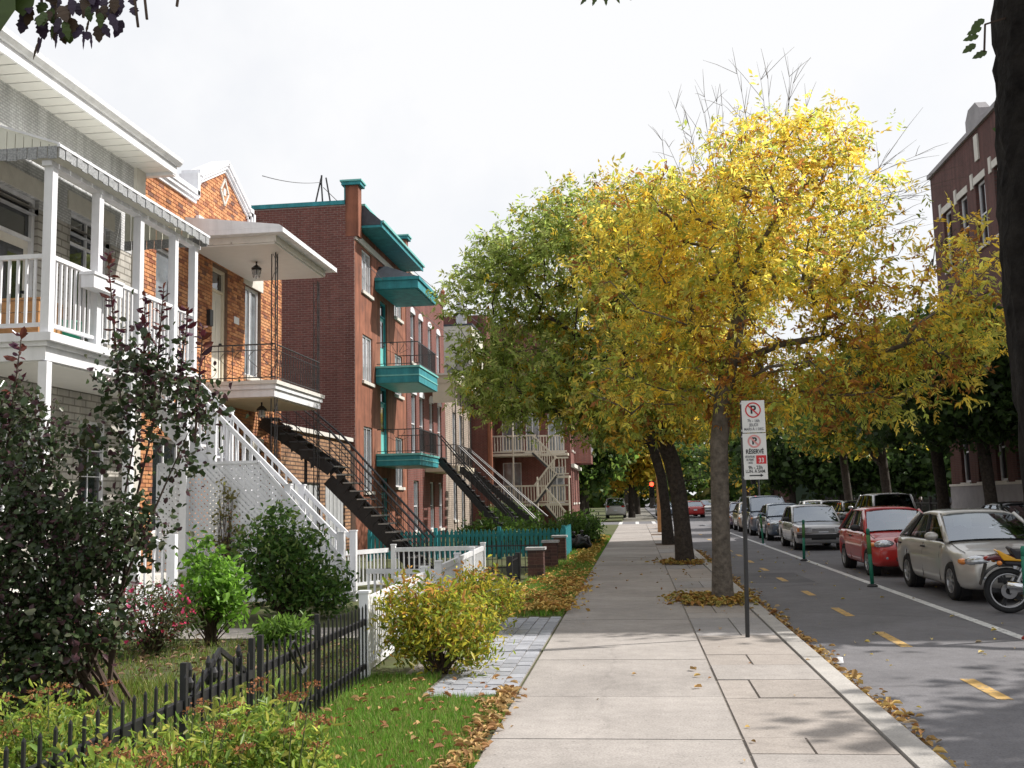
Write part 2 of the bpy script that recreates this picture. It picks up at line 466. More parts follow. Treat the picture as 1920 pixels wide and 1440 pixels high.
tr_ = N_.new('ShaderNodeBsdfTransparent'); tr_.inputs['Color'].default_value = (0.55, 0.62, 0.62, 1)
mx_ = N_.new('ShaderNodeMixShader')
L_.new(fr_.outputs[0], mx_.inputs['Fac']); L_.new(tr_.outputs[0], mx_.inputs[1]); L_.new(gl_.outputs[0], mx_.inputs[2])
L_.new(mx_.outputs[0], N_['Material Output'].inputs['Surface'])
mat('cabin', (0.035, 0.035, 0.038), 0.8, 0.2, 8)
mat('seat_cloth', (0.10, 0.10, 0.105), 0.9, 0.2, 8)
mat('bark_grey', (0.13, 0.11, 0.09), 0.95, 0.4, 10, bump=1.0, bscale=26, c2=(0.06, 0.05, 0.04))
mat('stem_dark', (0.06, 0.04, 0.03), 0.9, 0.3, 10)
mat('stem_green', (0.09, 0.11, 0.04), 0.8, 0.3, 10)
mat('rubber', (0.018, 0.018, 0.019), 0.85, 0.25, 12, bump=0.2)
mat('alloy', (0.42, 0.42, 0.43), 0.35, 0.08, 6, metal=0.85)
mat('chrome', (0.70, 0.71, 0.74), 0.12, 0.05, 6, metal=1.0)
mat('plastic_black', (0.022, 0.022, 0.024), 0.55, 0.2, 6)
mat('lamp_glass', (0.42, 0.44, 0.47), 0.08, 0.45, 16, spec=1.0, coat=1.0, metal=0.5)
mat('amber_glass', (0.70, 0.22, 0.03), 0.12, 0.1, 8, coat=0.8)
mat('red_glass', (0.35, 0.012, 0.012), 0.12, 0.1, 8, coat=0.8)
mat('plate_white', (0.60, 0.63, 0.70), 0.5, 0.08, 8)
for nm, c, mt in (('car_silver', (0.46, 0.445, 0.42), 0.35), ('car_red', (0.42, 0.018, 0.016), 0.0), ('car_old_silver', (0.50, 0.50, 0.51), 0.3),
                  ('car_blue', (0.10, 0.13, 0.18), 0.4), ('car_black', (0.012, 0.012, 0.014), 0.0), ('car_white', (0.66, 0.66, 0.66), 0.0),
                  ('car_grey', (0.22, 0.22, 0.23), 0.4), ('car_beige', (0.36, 0.31, 0.24), 0.35), ('car_purple', (0.07, 0.05, 0.11), 0.3)):
    mat(nm, c, 0.32, 0.04, 3, metal=mt, coat=0.9)
mat('moto_yellow', (0.72, 0.36, 0.01), 0.25, 0.05, 4, coat=0.9)
mat('moto_maroon', (0.10, 0.012, 0.018), 0.25, 0.1, 4, coat=0.9)
mat('seat_black', (0.022, 0.020, 0.026), 0.55, 0.2, 6)
mat('bollard_green', (0.012, 0.16, 0.10), 0.5, 0.12, 8)
mat('bollard_yellow', (0.07, 0.19, 0.06), 0.55, 0.15, 8)
mat('bollard_red', (0.30, 0.03, 0.02), 0.55, 0.15, 8)
mat('sign_white', (0.62, 0.62, 0.60), 0.5, 0.07, 7, spots=(14, 0.66, (0.45, 0.45, 0.43)))
mat('sign_red', (0.50, 0.025, 0.03), 0.5, 0.08, 8)
mat('sign_red_faded', (0.58, 0.26, 0.25), 0.5, 0.25, 18)
mat('sign_ink', (0.018, 0.018, 0.02), 0.5, 0.1, 8)
mat('sign_ink_faded', (0.16, 0.16, 0.17), 0.5, 0.1, 8)
mat('hydrant_red', (0.40, 0.03, 0.025), 0.45, 0.15, 8)
mat('awning_red', (0.22, 0.022, 0.035), 0.8, 0.15, 5)
mat('shop_green', (0.16, 0.24, 0.17), 0.6, 0.15, 4)
mat('signal_housing', (0.03, 0.03, 0.03), 0.5, 0.2, 6)
emit_mat('signal_red_lit', (1.0, 0.05, 0.02), 6.0)
mat('skin', (0.42, 0.24, 0.17), 0.6, 0.08, 8)
mat('shirt_white', (0.70, 0.70, 0.70), 0.8, 0.05, 8)
mat('cloth_dark', (0.03, 0.03, 0.045), 0.85, 0.2, 8)
mat('hair_dark', (0.02, 0.015, 0.012), 0.7, 0.2, 8)
mat('bag_black', (0.012, 0.012, 0.014), 0.25, 0.2, 8, bump=0.5, bscale=12)
mat('barrel_blue', (0.02, 0.08, 0.22), 0.45, 0.1, 6)
mat('paper_white', (0.70, 0.70, 0.70), 0.8, 0.05, 8)
leaf_mat('leaf_yellow', 0.6, 0.4, 1.35)
leaf_mat('leaf_green', 0.5, 0.4, 1.5)
leaf_mat('leaf_dark', 0.25, 0.24, 1.0)
leaf_mat('grass_blade', 0.35, 0.55, 1.1)
leaf_mat('litter', 0.2, 0.8, 1.0)
# ------------------------------------------------------------------ ground, road, pavement
struct(MB().quad((-900, -400, -0.2), (900, -400, -0.2), (900, 1500, -0.2), (-900, 1500, -0.2)).build('ground', 'far_ground'))
rd = MB()
RZ = -0.12
rd.quad((1.86, -20, RZ), (11.4, -20, RZ), (11.4, 68, RZ), (1.86, 68, RZ))
rd.quad((-90, 68, RZ), (90, 68, RZ), (90, 80, RZ), (-90, 80, RZ))
rd.quad((1.86, 80, RZ), (11.4, 80, RZ), (11.4, 420, RZ), (1.86, 420, RZ))
road = struct(rd.build('road', 'asphalt'))

# painted markings, thin sheets on the asphalt
for (y0, y1) in ((3.2, 4.3), (6.2, 7.3), (9.3, 10.3), (12.4, 13.75), (15.5, 16.65), (18.7, 19.6), (21.8, 22.8), (24.9, 25.9), (28, 29), (31, 32), (34, 35), (37, 38), (43, 44), (49, 50)):
    dx = rnd.uniform(-0.02, 0.02)
    MB().quad((2.99 + dx, y0, RZ + 0.004), (3.12 + dx, y0, RZ + 0.004), (3.11 + dx, y1, RZ + 0.004), (2.98 + dx, y1, RZ + 0.004)).build('lane_dash', 'line_yellow', road)
MB().quad((4.5, -5, RZ + 0.004), (4.64, -5, RZ + 0.004), (4.64, 61, RZ + 0.004), (4.5, 61, RZ + 0.004)).build('lane_line', 'line_white', road)
for k in range(5):
    MB().quad((2.4 + k * 1.9, 64, RZ + 0.004), (3.2 + k * 1.9, 64, RZ + 0.004), (3.2 + k * 1.9, 67, RZ + 0.004), (2.4 + k * 1.9, 67, RZ + 0.004)).build('crosswalk_bar', 'line_white', road)
for k in range(3):
    MB().quad((-1.2 + k * 1.2, 68.6, RZ + 0.004), (-0.95 + k * 1.2, 68.6, RZ + 0.004), (-0.95 + k * 1.2, 79.4, RZ + 0.004), (-1.2 + k * 1.2, 79.4, RZ + 0.004)).build('crosswalk_line', 'line_white', road)

# yards behind the pavement
lawn = struct(MB().box(-70, -1.08, -20, 67.5, -0.19, -0.012).build('lawn', 'ground_green'))
struct(MB().box(-70, -1.08, 80.5, 420, -0.19, -0.012).build('far_lawn', 'ground_green'))
struct(MB().box(13.42, 90, 46, 67.5, -0.19, -0.012).build('school_yard', 'ground_green'))
struct(MB().box(11.62, 90, 80.5, 420, -0.19, -0.006).build('far_pavement', 'concrete_grey'))

# near pavement: a bed of dirt with concrete slabs laid in it
pave = struct(MB().box(-1.075, 1.63, -3, 67.8, -0.19, -0.014).build('sidewalk', 'joint_dirt'))
def slab(x0, x1, y0, y1, m, parent, z=0.0, g=0.004, name='slab', skew=0.0, zb=-0.06):
    t = rnd.uniform(-0.003, 0.003) + z
    c = 0.005
    x0 += g; x1 -= g; y0 += g; y1 -= g
    mb = MB()
    mb.hexa([(x0, y0 + skew, zb), (x1, y0, zb), (x1, y1, zb), (x0, y1 + skew, zb),
             (x0 + c, y0 + c + skew, t), (x1 - c, y0 + c, t), (x1 - c, y1 - c, t), (x0 + c, y1 - c + skew, t)])
    return mb.build(name, m, parent)
ys = [-2.6, -1.0, 0.6, 2.4, 4.05, 5.7, 7.29, 8.83, 10.81]
while ys[-1] < 66.5: ys.append(ys[-1] + rnd.choice([1.5, 1.55, 1.75]))
ys[-1] = 67.7
for i in range(len(ys) - 1):
    sk = rnd.uniform(-0.03, 0.05) if i else 0
    slab(-1.07, 0.675, ys[i], ys[i + 1], 'concrete', pave)
PITS = [(16.0, 17.8), (25.6, 27.5), (36.4, 38.2), (46.5, 48)]
ys2 = [-2.6, 0.2, 1.9, 3.4, 4.9, 6.05, 7.35, 8.75, 9.6, 11.1, 12.6, 14.4, 16.0]
segs = list(zip(ys2[:-1], ys2[1:]))
y = 17.8
for (p0, p1) in PITS[1:] + [(67.7, 70)]:
    while y < p0 - 0.3:
        e = min(p0, y + rnd.choice([1.4, 1.7, 2.0])); 
        if p0 - e < 0.6: e = p0
        segs.append((y, e)); y = e
    y = p1
for k, (a, b) in enumerate(segs):
    if k % 3 == 1:
        m = rnd.uniform(0.95, 1.3)
        slab(0.680, m, a, b, 'concrete_grey' if b > 14.3 else 'concrete_tan', pave); slab(m, 1.62, a, b, 'concrete_grey' if b > 14.3 else 'concrete_tan', pave)
    elif k % 3 == 2 and b - a > 1.2:
        m = (a + b) / 2 + rnd.uniform(-0.2, 0.2)
        slab(0.680, 1.62, a, m, 'concrete', pave); slab(0.680, 1.1, m, b, 'concrete_tan', pave); slab(1.1, 1.62, m, b, 'concrete_tan', pave)
    else:
        slab(0.680, 1.62, a, b, 'concrete_tan', pave)
for (a, b) in PITS:
    MB().box(0.7, 1.61, a + 0.01, b - 0.01, -0.05, -0.006).build('tree_pit', 'soil', pave)
# kerb stones
kerb = struct(MB().box(1.645, 1.845, -3, 67.8, -0.19, -0.03).build('kerb', 'joint_dirt'))
y = -2.9
while y < 67:
    L_ = rnd.choice([2.4, 3.0])
    slab(1.64, 1.85, y, min(y + L_, 67.7), 'kerb_stone', kerb, z=0.002, g=0.004, name='kerb_stone', zb=-0.17); y += L_
# far pavement along the school
fp = struct(MB().box(11.62, 13.4, -5, 67.8, -0.19, -0.004).build('school_sidewalk', 'concrete_grey'))
fk = struct(MB().box(11.4, 11.6, -5, 67.8, -0.19, 0.0).build('school_kerb', 'kerb_stone'))
# paver strip by the gate
pv = struct(MB().box(-2.3, -1.09, 8.75, 14.7, -0.1, -0.008).build('paver_path', 'joint_dirt'))
PX = -1.095
for r_ in range(5):
    for k in range(25):
        o = (r_ % 2) * 0.12
        y0 = 8.76 + k * 0.238 + o
        if y0 + 0.23 > 14.72: continue
        slab(PX - (r_ + 1) * 0.155, PX - r_ * 0.155, y0, y0 + 0.236, 'paver', pv, z=0.004, g=0.004, name='paver', zb=-0.02)
gp = struct(MB().box(-8.2, -2.6, 12.55, 13.6, -0.1, 0.012).build('garden_path', 'concrete'))
struct(MB().box(-5.4, -3.15, 20.7, 23.5, -0.1, 0.01).build('stair_pad', 'concrete_grey'))

# patches and a manhole worn into the road
for (x0, x1, y0, y1) in ((2.05, 3.6, 21.5, 24.2), (3.3, 4.4, 8.2, 9.0), (7.0, 9.5, 14.0, 17.5), (2.2, 2.9, 31, 36)):
    MB().add([(x0, y0 + 0.05, RZ + 0.003), (x1, y0, RZ + 0.003), (x1 - 0.04, y1, RZ + 0.003), (x0 + 0.05, y1 - 0.06, RZ + 0.003)], [(0, 1, 2, 3)]).build('asphalt_patch', 'asphalt_dark', road)
mh = MB().lathe((8.0, 21.0, RZ + 0.001), [(0.36, 0), (0.36, 0.005), (0.33, 0.007)], 24).build('manhole_cover', 'grey_iron', road)
dr = MB()
for k in range(7): dr.box(1.90 + k * 0.05, 1.925 + k * 0.05, 19.9, 20.4, RZ + 0.001, RZ + 0.008)
dr.build('drain_grate', 'grey_iron', road)
# ------------------------------------------------------------------ wall building blocks
CAMP = Vector((0, 0, 1.65))

def wall_mesh(F, a0, a1, h0, h1, ops, depth=0.16):
    """front face cut around openings, with reveals running back into the wall"""
    mb = MB()
    A = sorted({a0, a1, *[v for o in ops for v in (o[0], o[1])]})
    Hh = sorted({h0, h1, *[v for o in ops for v in (o[2], o[3])]})
    A = [a for a in A if a0 <= a <= a1]; Hh = [h for h in Hh if h0 <= h <= h1]
    P = F.P
    for i in range(len(A) - 1):
        for j in range(len(Hh) - 1):
            ca, ch = (A[i] + A[i + 1]) / 2, (Hh[j] + Hh[j + 1]) / 2
            if any(o[0] < ca < o[1] and o[2] < ch < o[3] for o in ops): continue
            mb.quad(P(A[i], Hh[j]), P(A[i + 1], Hh[j]), P(A[i + 1], Hh[j + 1]), P(A[i], Hh[j + 1]))
    for o in ops:
        b0, b1, g0, g1 = o[:4]; d = -depth
        mb.quad(P(b0, g0), P(b0, g0, d), P(b0, g1, d), P(b0, g1)); mb.quad(P(b1, g0), P(b1, g0, d), P(b1, g1, d), P(b1, g1))
        mb.quad(P(b0, g0), P(b1, g0), P(b1, g0, d), P(b0, g0, d)); mb.quad(P(b0, g1), P(b1, g1), P(b1, g1, d), P(b0, g1, d))
        mb.quad(P(b0, g0, d - 0.05), P(b1, g0, d - 0.05), P(b1, g1, d - 0.05), P(b0, g1, d - 0.05))
    return mb

def lay_bricks(F, a0, a1, h0, h1, parent, m, ops, top=None, L=0.215, Hb=0.061, gap=0.015, dep=0.014, limit=300):
    recs = []
    row = 0; h = h0
    while h + Hb <= h1:
        a = a0 - (L / 2 if row % 2 else 0)
        while a < a1:
            b0, b1 = max(a, a0), min(a + L - gap, a1)
            a += L
            if b1 - b0 < 0.03: continue
            if top and h + Hb > min(top(b0), top(b1)): continue
            skip = False
            for o in ops:
                if h + Hb > o[2] and h < o[3]:
                    if b0 >= o[0] and b1 <= o[1]: skip = True
                    elif b0 < o[0] < b1: b1 = o[0]
                    elif b0 < o[1] < b1: b0 = o[1]
            if skip or b1 - b0 < 0.025: continue
            recs.append((b0, b1, h))
        h += Hb + gap; row += 1
    full = [r_ for r_ in recs if abs((r_[1] - r_[0]) - (L - gap)) < 1e-4]
    full.sort(key=lambda r_: (F.P((r_[0] + r_[1]) / 2, r_[2]) - CAMP).length if r_[2] > 4.2 else 1e3)
    single = set(full[:limit])
    me, c = MB().fbox(F, 0, L - gap, 0, Hb, -0.01, dep).mesh('brick', m)
    rest = MB()
    for (b0, b1, hh) in recs:
        j = rnd.uniform(-0.003, 0.003)
        if (b0, b1, hh) in single:
            inst('brick', me, F.P(b0, hh, j) + (c - F.O), parent)
        else:
            P = F.P; d0, d1 = -0.005, dep + j
            p = [P(b0, hh, d0), P(b1, hh, d0), P(b1, hh, d1), P(b0, hh, d1), P(b0, hh + Hb, d0), P(b1, hh + Hb, d0), P(b1, hh + Hb, d1), P(b0, hh + Hb, d1)]
            rest.add(p, [(4, 5, 6, 7), (0, 1, 2, 3), (1, 2, 6, 5), (2, 3, 7, 6), (3, 0, 4, 7)])
    if rest.v: rest.build('brick_courses', m, parent, kind='stuff')

def window(F, a0, a1, h0, h1, parent, fm='white_paint', gm='glass_dark', cols=2, rows=1, sill='stone_white', lintel=None, back=0.10, fw=0.06, muntin=0, arch=False, transom=None):
    w = MB(); t = -back
    w.fbox(F, a0, a0 + fw, h0, h1, t - 0.04, t + 0.03); w.fbox(F, a1 - fw, a1, h0, h1, t - 0.04, t + 0.03)
    w.fbox(F, a0 + fw, a1 - fw, h0, h0 + fw, t - 0.04, t + 0.03); w.fbox(F, a0 + fw, a1 - fw, h1 - fw, h1, t - 0.04, t + 0.03)
    ia0, ia1, ih0, ih1 = a0 + fw, a1 - fw, h0 + fw, h1 - fw
    hs = [ih0 + (ih1 - ih0) * k / rows for k in range(rows + 1)]
    if transom: hs = [ih0, transom, ih1]
    as_ = [ia0 + (ia1 - ia0) * k / cols for k in range(cols + 1)]
    b = fw * 0.35
    for a in as_[1:-1]: w.fbox(F, a - b, a + b, ih0, ih1, t - 0.035, t + 0.024)
    for h in hs[1:-1]: w.fbox(F, ia0, ia1, h - b, h + b, t - 0.033, t + 0.028)
    o = w.build('window', fm, parent)
    for i in range(len(as_) - 1):
        for j in range(len(hs) - 1):
            p = MB().fbox(F, as_[i] - 0.003, as_[i + 1] + 0.003, hs[j] - 0.003, hs[j + 1] + 0.003, t - 0.025, t - 0.012)
            p.build('pane', gm, o)
            if muntin:
                mm = MB()
                for k in range(1, muntin):
                    hh = hs[j] + (hs[j + 1] - hs[j]) * k / muntin
                    mm.fbox(F, as_[i], as_[i + 1], hh - 0.008, hh + 0.008, t - 0.011, t + 0.002)
                ac = (as_[i] + as_[i + 1]) / 2
                mm.fbox(F, ac - 0.008, ac + 0.008, hs[j], hs[j + 1], t - 0.010, t + 0.001)
                mm.build('glazing_bar', fm, o)
    if sill: MB().fbox(F, a0 - 0.08, a1 + 0.08, h0 - 0.11, h0 - 0.002, -0.1, 0.075).build('sill', sill, o)
    if lintel: MB().fbox(F, a0 - 0.12, a1 + 0.12, h1 + 0.002, h1 + lintel[1], -0.1, 0.03).build('lintel', lintel[0], o)
    if arch:
        n = 8; ac, r_ = (a0 + a1) / 2, (a1 - a0) / 2
        pts = [F.P(ac + r_ * 1.12 * math.cos(math.pi * k / n), h1 - 0.02 + 0.62 * r_ * math.sin(math.pi * k / n), -0.03) for k in range(n + 1)]
        MB().prism(pts, F.n * 0.06).build('arch_head', fm, o, fix=True)
    return o

def door(F, a0, a1, h0, h1, parent, m='door_white', glass=None, transom=0.35, fm='cream_paint'):
    w = MB(); t = -0.1
    w.fbox(F, a0, a0 + 0.07, h0, h1, t - 0.05, t + 0.04); w.fbox(F, a1 - 0.07, a1, h0, h1, t - 0.05, t + 0.04)
    w.fbox(F, a0 + 0.07, a1 - 0.07, h1 - 0.07, h1, t - 0.05, t + 0.04)
    ht = h1 - 0.07 - transom
    w.fbox(F, a0 + 0.07, a1 - 0.07, ht - 0.05, ht, t - 0.05, t + 0.035)
    fr = w.build('door_frame', fm, parent)
    MB().fbox(F, a0 + 0.07, a1 - 0.07, ht, h1 - 0.07, t - 0.03, t - 0.015).build('transom_pane', 'glass_dark', fr)
    d = MB().fbox(F, a0 + 0.075, a1 - 0.075, h0 + 0.01, ht - 0.052, t - 0.05, t - 0.01)
    am = (a0 + a1) / 2
    do = d.build('door', m, parent)
    if glass:
        MB().fbox(F, a0 + 0.2, a1 - 0.2, h0 + glass, ht - 0.2, t - 0.012, t + 0.0).build('pane', 'glass_dark', do)
    else:
        for (q0, q1) in ((0.15, 0.85), (1.0, ht - h0 - 0.25)):
            for (e0, e1) in ((a0 + 0.16, am - 0.04), (am + 0.04, a1 - 0.16)):
                MB().fbox(F, e0, e1, h0 + q0, h0 + q1, t - 0.012, t - 0.002).build('door_panel', m, do)
    MB().tube([F.P(a1 - 0.17, h0 + 1.0, t - 0.01), F.P(a1 - 0.17, h0 + 1.0, t + 0.05)], 0.025, 6).build('handle', 'black_iron', do)
    return do

def railing(p, q, h, parent, m, n=None, step=0.13, rail=(0.06, 0.05), bal=0.022, low=0.1, posts=None, round_=False, name='baluster'):
    """top rail, bottom rail and separate balusters between two points at deck level"""
    p, q = Vector(p), Vector(q); up = Vector((0, 0, 1)); Ln = (q - p).length
    n = n or max(2, int(round((Vector((q.x, q.y, 0)) - Vector((p.x, p.y, 0))).length / step)))
    tr = MB().bar(p + up * h, q + up * h, rail[0], rail[1]).build('handrail', m, parent)
    MB().bar(p + up * low, q + up * low, rail[0] * 0.8, rail[1] * 0.8).build('bottom_rail', m, parent)
    b = bal / 2
    me, c = MB().box(-b, b, -b, b, low + rail[1] * 0.4 - 0.002, h - rail[1] / 2 + 0.002).mesh(name, m)
    if abs(q.z - p.z) > 0.05:
        sl = abs(q.z - p.z) / max(0.01, math.hypot(q.x - p.x, q.y - p.y)) * b
        me, c = MB().box(-b, b, -b, b, low, h).mesh(name, m)
    for k in range(1, n):
        inst(name, me, p.lerp(q, k / n) + c, parent)
    return tr

def scroll_rail(p, q, h, parent, m, step=0.16):
    """old wrought-iron rail: thin rails, upright bars and bent scrolls between them"""
    p, q = Vector(p), Vector(q); up = Vector((0, 0, 1)); d = (q - p); Ln = d.length; d.normalize()
    for hh, r_ in ((h, 0.016), (h - 0.12, 0.009), (0.08, 0.012)):
        MB().tube([p + up * hh, q + up * hh], r_, 6).build('handrail' if hh == h else 'rail', m, parent)
    n = max(2, int(Ln / step))
    for k in range(n + 1):
        b = p.lerp(q, k / n)
        MB().tube([b + up * 0.0, b + up * h], 0.008, 5).build('baluster', m, parent)
        if k < n:
            w = Ln / n; c0 = b + d * (w / 2)
            pts = [c0 + d * (w * 0.42 * math.cos(t) * (1 if t < math.pi else -1) * 0 + 0) for t in ()]
            pts = []
            for i in range(13):
                t = i / 12
                pts.append(c0 + d * (w * 0.36 * math.sin(t * math.pi * 2)) + up * (0.1 + (h - 0.24) * t))
            MB().tube(pts, 0.006, 4).build('scroll', m, parent)

def lace_post(x, y, z0, z1, parent, m, s=0.13):
    """openwork iron column: two corner bars each way with wavy filigree between"""
    for (dx, dy) in ((0, 0), (-s, 0), (0, -s)):
        MB().tube([(x + dx, y + dy, z0), (x + dx, y + dy, z1)], 0.013, 5).build('post_bar', m, parent)
    for (ax, ay) in ((-s, 0), (0, -s)):
        pts = [(x + ax * (0.5 + 0.42 * math.sin(t * 9.4)), y + ay * (0.5 + 0.42 * math.sin(t * 9.4)), z0 + t) for t in np.arange(0.05, z1 - z0, 0.09)]
        MB().tube(pts, 0.007, 4).build('filigree', m, parent)

FS = Frame((-9, 0, 0), (0, 1, 0), (1, 0, 0))          # street fronts on the left
def ffront(x): return Frame((x, 0, 0), (0, 1, 0), (1, 0, 0))
def fcam(y): return Frame((0, y, 0), (1, 0, 0), (0, -1, 0))

# ================================================================== grey stone house with the white balcony
H1 = thing('stone_house', 'grey stone house with long white eave at the left edge', 'house', (-9, 13, 0))
ops = [(13.3, 14.3, 3.97, 6.45), (15.2, 16.45, 4.3, 6.55), (15.65, 16.55, 1.3, 3.15), (13.2, 14.4, 1.3, 3.15), (11, 12, 4.3, 6.4)]
wall_mesh(FS, 5, 17.59, 0, 6.3, [(o[0], o[1], o[2], min(o[3], 6.3)) for o in ops]).build('wall', 'stone_courses', H1)
wall_mesh(ffront(-8.992), 5, 17.59, 6.3, 7.97, [(13.3, 14.3, 6.2, 6.45), (15.2, 16.45, 6.2, 6.55), (11, 12, 6.2, 6.4)]).build('upper_wall', 'stone_rough', H1)
bx('rear_wall', 'stone_courses', H1, -20, -9.3, 5, 17.55, 0, 7.9)
window(FS, 15.2, 16.45, 4.3, 6.55, H1, 'white_paint', 'glass_dark', 2, 1, sill='stone_white', lintel=('stone_white', 0.3), transom=6.05)
window(FS, 11, 12, 4.3, 6.4, H1)
window(FS, 15.65, 16.55, 1.3, 3.15, H1, 'white_paint', 'glass_dark', 1, 1, muntin=4)
window(FS, 13.2, 14.4, 1.3, 3.15, H1, 'white_paint', 'glass_dark', 2, 1)
door(FS, 13.3, 14.3, 3.97, 6.45, H1, 'door_white', glass=0.5, transom=0.55, fm='white_paint')
MB().fbox(FS, 13.1, 14.5, 6.46, 6.75, -0.05, 0.03).build('lintel', 'stone_white', H1)
MB().fbox(ffront(-8.985), 17.25, 17.6, 0.0, 7.96, -0.1, 0.05).build('quoin', 'stone_white', H1)
# eave: separate soffit boards, fascia, gutter
ev = MB().box(-20, -8.42, 4, 17.72, 8.03, 8.24).build('roof', 'white_paint', H1)
y = 5.0
me, c = MB().box(-9.0, -8.43, 0.012, 0.288, 7.955, 7.985).mesh('soffit_board', 'soffit_white')
while y < 17.5:
    inst('soffit_board', me, c + Vector((0, y, rnd.uniform(-0.002, 0.002))), H1); y += 0.3
bx('fascia', 'white_paint', H1, -8.425, -8.39, 4, 17.74, 7.93, 8.2)
MB().prism([(-8.388, 4, 8.22), (-8.27, 4, 8.22), (-8.28, 4, 8.15), (-8.34, 4, 8.09), (-8.388, 4, 8.09)], (0, 13.76, 0)).build('gutter', 'white_paint', H1, fix=True)
bx('eave_end', 'white_paint', H1, -9.02, -8.40, 17.6, 17.73, 7.9, 8.029)
vt = MB().box(-9.6, -9.2, 17.0, 17.35, 8.24, 8.55).build('roof_vent', 'white_paint', H1)
bx('vent_cap', 'white_paint', vt, -9.7, -9.1, 16.9, 17.45, 8.552, 8.62)
# balcony
BL = thing('white_balcony', 'white balcony with square posts and awning roof on the stone house', 'balcony', (-8.2, 14.5, 3.7))
bx('deck', 'white_paint', BL, -8.97, -7.5, 12.2, 16.72, 3.80, 3.95)
bx('deck_molding', 'white_paint', BL, -8.97, -7.42, 12.14, 16.78, 3.86, 3.97)
bx('deck_fascia', 'white_paint', BL, -8.97, -7.55, 12.25, 16.67, 3.62, 3.798)
bx('deck_soffit', 'soffit_white', BL, -8.97, -7.6, 12.3, 16.6, 3.60, 3.618)
for yy in (12.26, 13.45, 14.68, 15.89, 16.66):
    bx('post', 'white_paint', BL, -7.61, -7.49, yy - 0.06, yy + 0.06, 3.972, 6.2)
pp = [12.26, 13.45, 14.68, 15.89, 16.66]
for a, b in zip(pp[:-1], pp[1:]):
    railing((-7.55, a + 0.06, 3.97), (-7.55, b - 0.06, 3.97), 1.03, BL, 'white_paint', step=0.125, rail=(0.07, 0.06), bal=0.032, low=0.12)
railing((-8.95, 12.26, 3.97), (-7.61, 12.26, 3.97), 1.03, BL, 'white_paint', step=0.125, rail=(0.07, 0.06), bal=0.032, low=0.12)
bx('beam', 'white_paint', BL, -7.62, -7.48, 12.15, 16.8, 6.2, 6.27)
# ribbed aluminium awning roof
for k in range(12):
    y0 = 12.1 + k * 0.395
    MB().prism([(-8.95, y0, 6.98), (-7.36, y0, 6.42), (-7.36, y0, 6.45), (-8.95, y0, 7.01 + 0.0)], (0, 0.39, 0)).build('awning_strip', 'awning_panel', BL, fix=True)
    MB().prism([(-8.95, y0 - 0.012, 7.012), (-7.35, y0 - 0.012, 6.452), (-7.35, y0 - 0.012, 6.48), (-8.95, y0 - 0.012, 7.04)], (0, 0.024, 0)).build('awning_rib', 'white_paint', BL, fix=True)
n = 34
for k in range(n):
    y0 = 12.1 + k * 4.74 / n
    bx('valance_strip', 'valance_grey', BL, -7.362 + (k % 2) * 0.01, -7.345 + (k % 2) * 0.01, y0, y0 + 4.74 / n - 0.01, 6.28 + (k % 2) * 0.01, 6.42)
bx('valance_trim', 'white_paint', BL, -7.37, -7.33, 12.08, 16.86, 6.42, 6.46)
for yy in (12.1, 16.84):
    n = 13
    for k in range(n):
        x0 = -8.93 + k * 1.56 / n; x1 = x0 + 1.56 / n - 0.012
        f_ = lambda x: 6.98 - (x + 8.95) * 0.352
        MB().prism([(x0, yy, 6.44), (x1, yy, 6.44), (x1, yy, f_(x1)), (x0, yy, f_(x0))], (0, 0.015 + 0.01 * (k % 2), 0)).build('side_strip', 'awning_panel', BL, fix=True)
    for k in range(11):
        x0 = -8.93 + k * 0.142
        bx('side_valance', 'valance_grey', BL, x0, x0 + 0.13, yy - 0.004, yy + 0.01, 6.27 + (k % 2) * 0.012, 6.44)
# ground-level porch under it
PR = thing('porch', 'low white porch with slim columns under the white balcony', 'porch', (-8.2, 14.5, 0))
bx('deck', 'old_white', PR, -8.97, -7.5, 12.2, 16.6, 0.5, 0.62)
bx('skirt', 'white_paint', PR, -8.97, -7.56, 12.25, 16.55, -0.02, 0.498)
for yy in (12.3, 14.55, 16.5):
    bx('column', 'white_paint', PR, -7.64, -7.52, yy - 0.06, yy + 0.06, 0.62, 3.6)
for k in range(3):
    bx('step', 'white_paint', PR, -7.5 + k * 0.3, -7.2 + k * 0.3, 12.7, 13.75, -0.02, 0.45 - k * 0.15)
for yy in (12.68, 13.77):
    bx('newel', 'white_paint', PR, -6.55, -6.43, yy - 0.05, yy + 0.05, -0.02, 1.3)
    railing((-7.55, yy, 0.62), (-6.5, yy, 0.15), 0.95, PR, 'white_paint', step=0.13, bal=0.03)

pb = thing('planter_box', 'white flower box hung on the balcony rail', 'planter', (-7.42, 13.3, 4.7))
bx('box', 'white_paint', pb, -7.49, -7.3, 12.95, 13.75, 4.72, 4.92); bx('rim', 'white_paint', pb, -7.51, -7.28, 12.93, 13.77, 4.9, 4.94)
cr = thing('wooden_crate', 'warm brown wooden crate on the balcony behind the end rail', 'crate', (-8.2, 12.6, 3.97))
for k in range(3):
    bx('board', 'wood_warm', cr, -8.75, -7.85, 12.5, 12.53, 4.0 + k * 0.16, 4.15 + k * 0.16); bx('board', 'wood_warm', cr, -7.85, -7.82, 12.5, 13.1, 4.0 + k * 0.16, 4.15 + k * 0.16)
bx('lid', 'wood_warm', cr, -8.78, -7.8, 12.48, 13.12, 4.48, 4.51)
gc = thing('green_tub', 'green plastic tub behind the balcony balusters', 'tub', (-7.85, 13.25, 3.97))
MB().lathe((-7.85, 13.25, 3.972), [(0.16, 0), (0.2, 0.3), (0.215, 0.3), (0.215, 0.33), (0.19, 0.33), (0.15, 0.03)], 14).build('tub', 'green_plastic', gc, True)

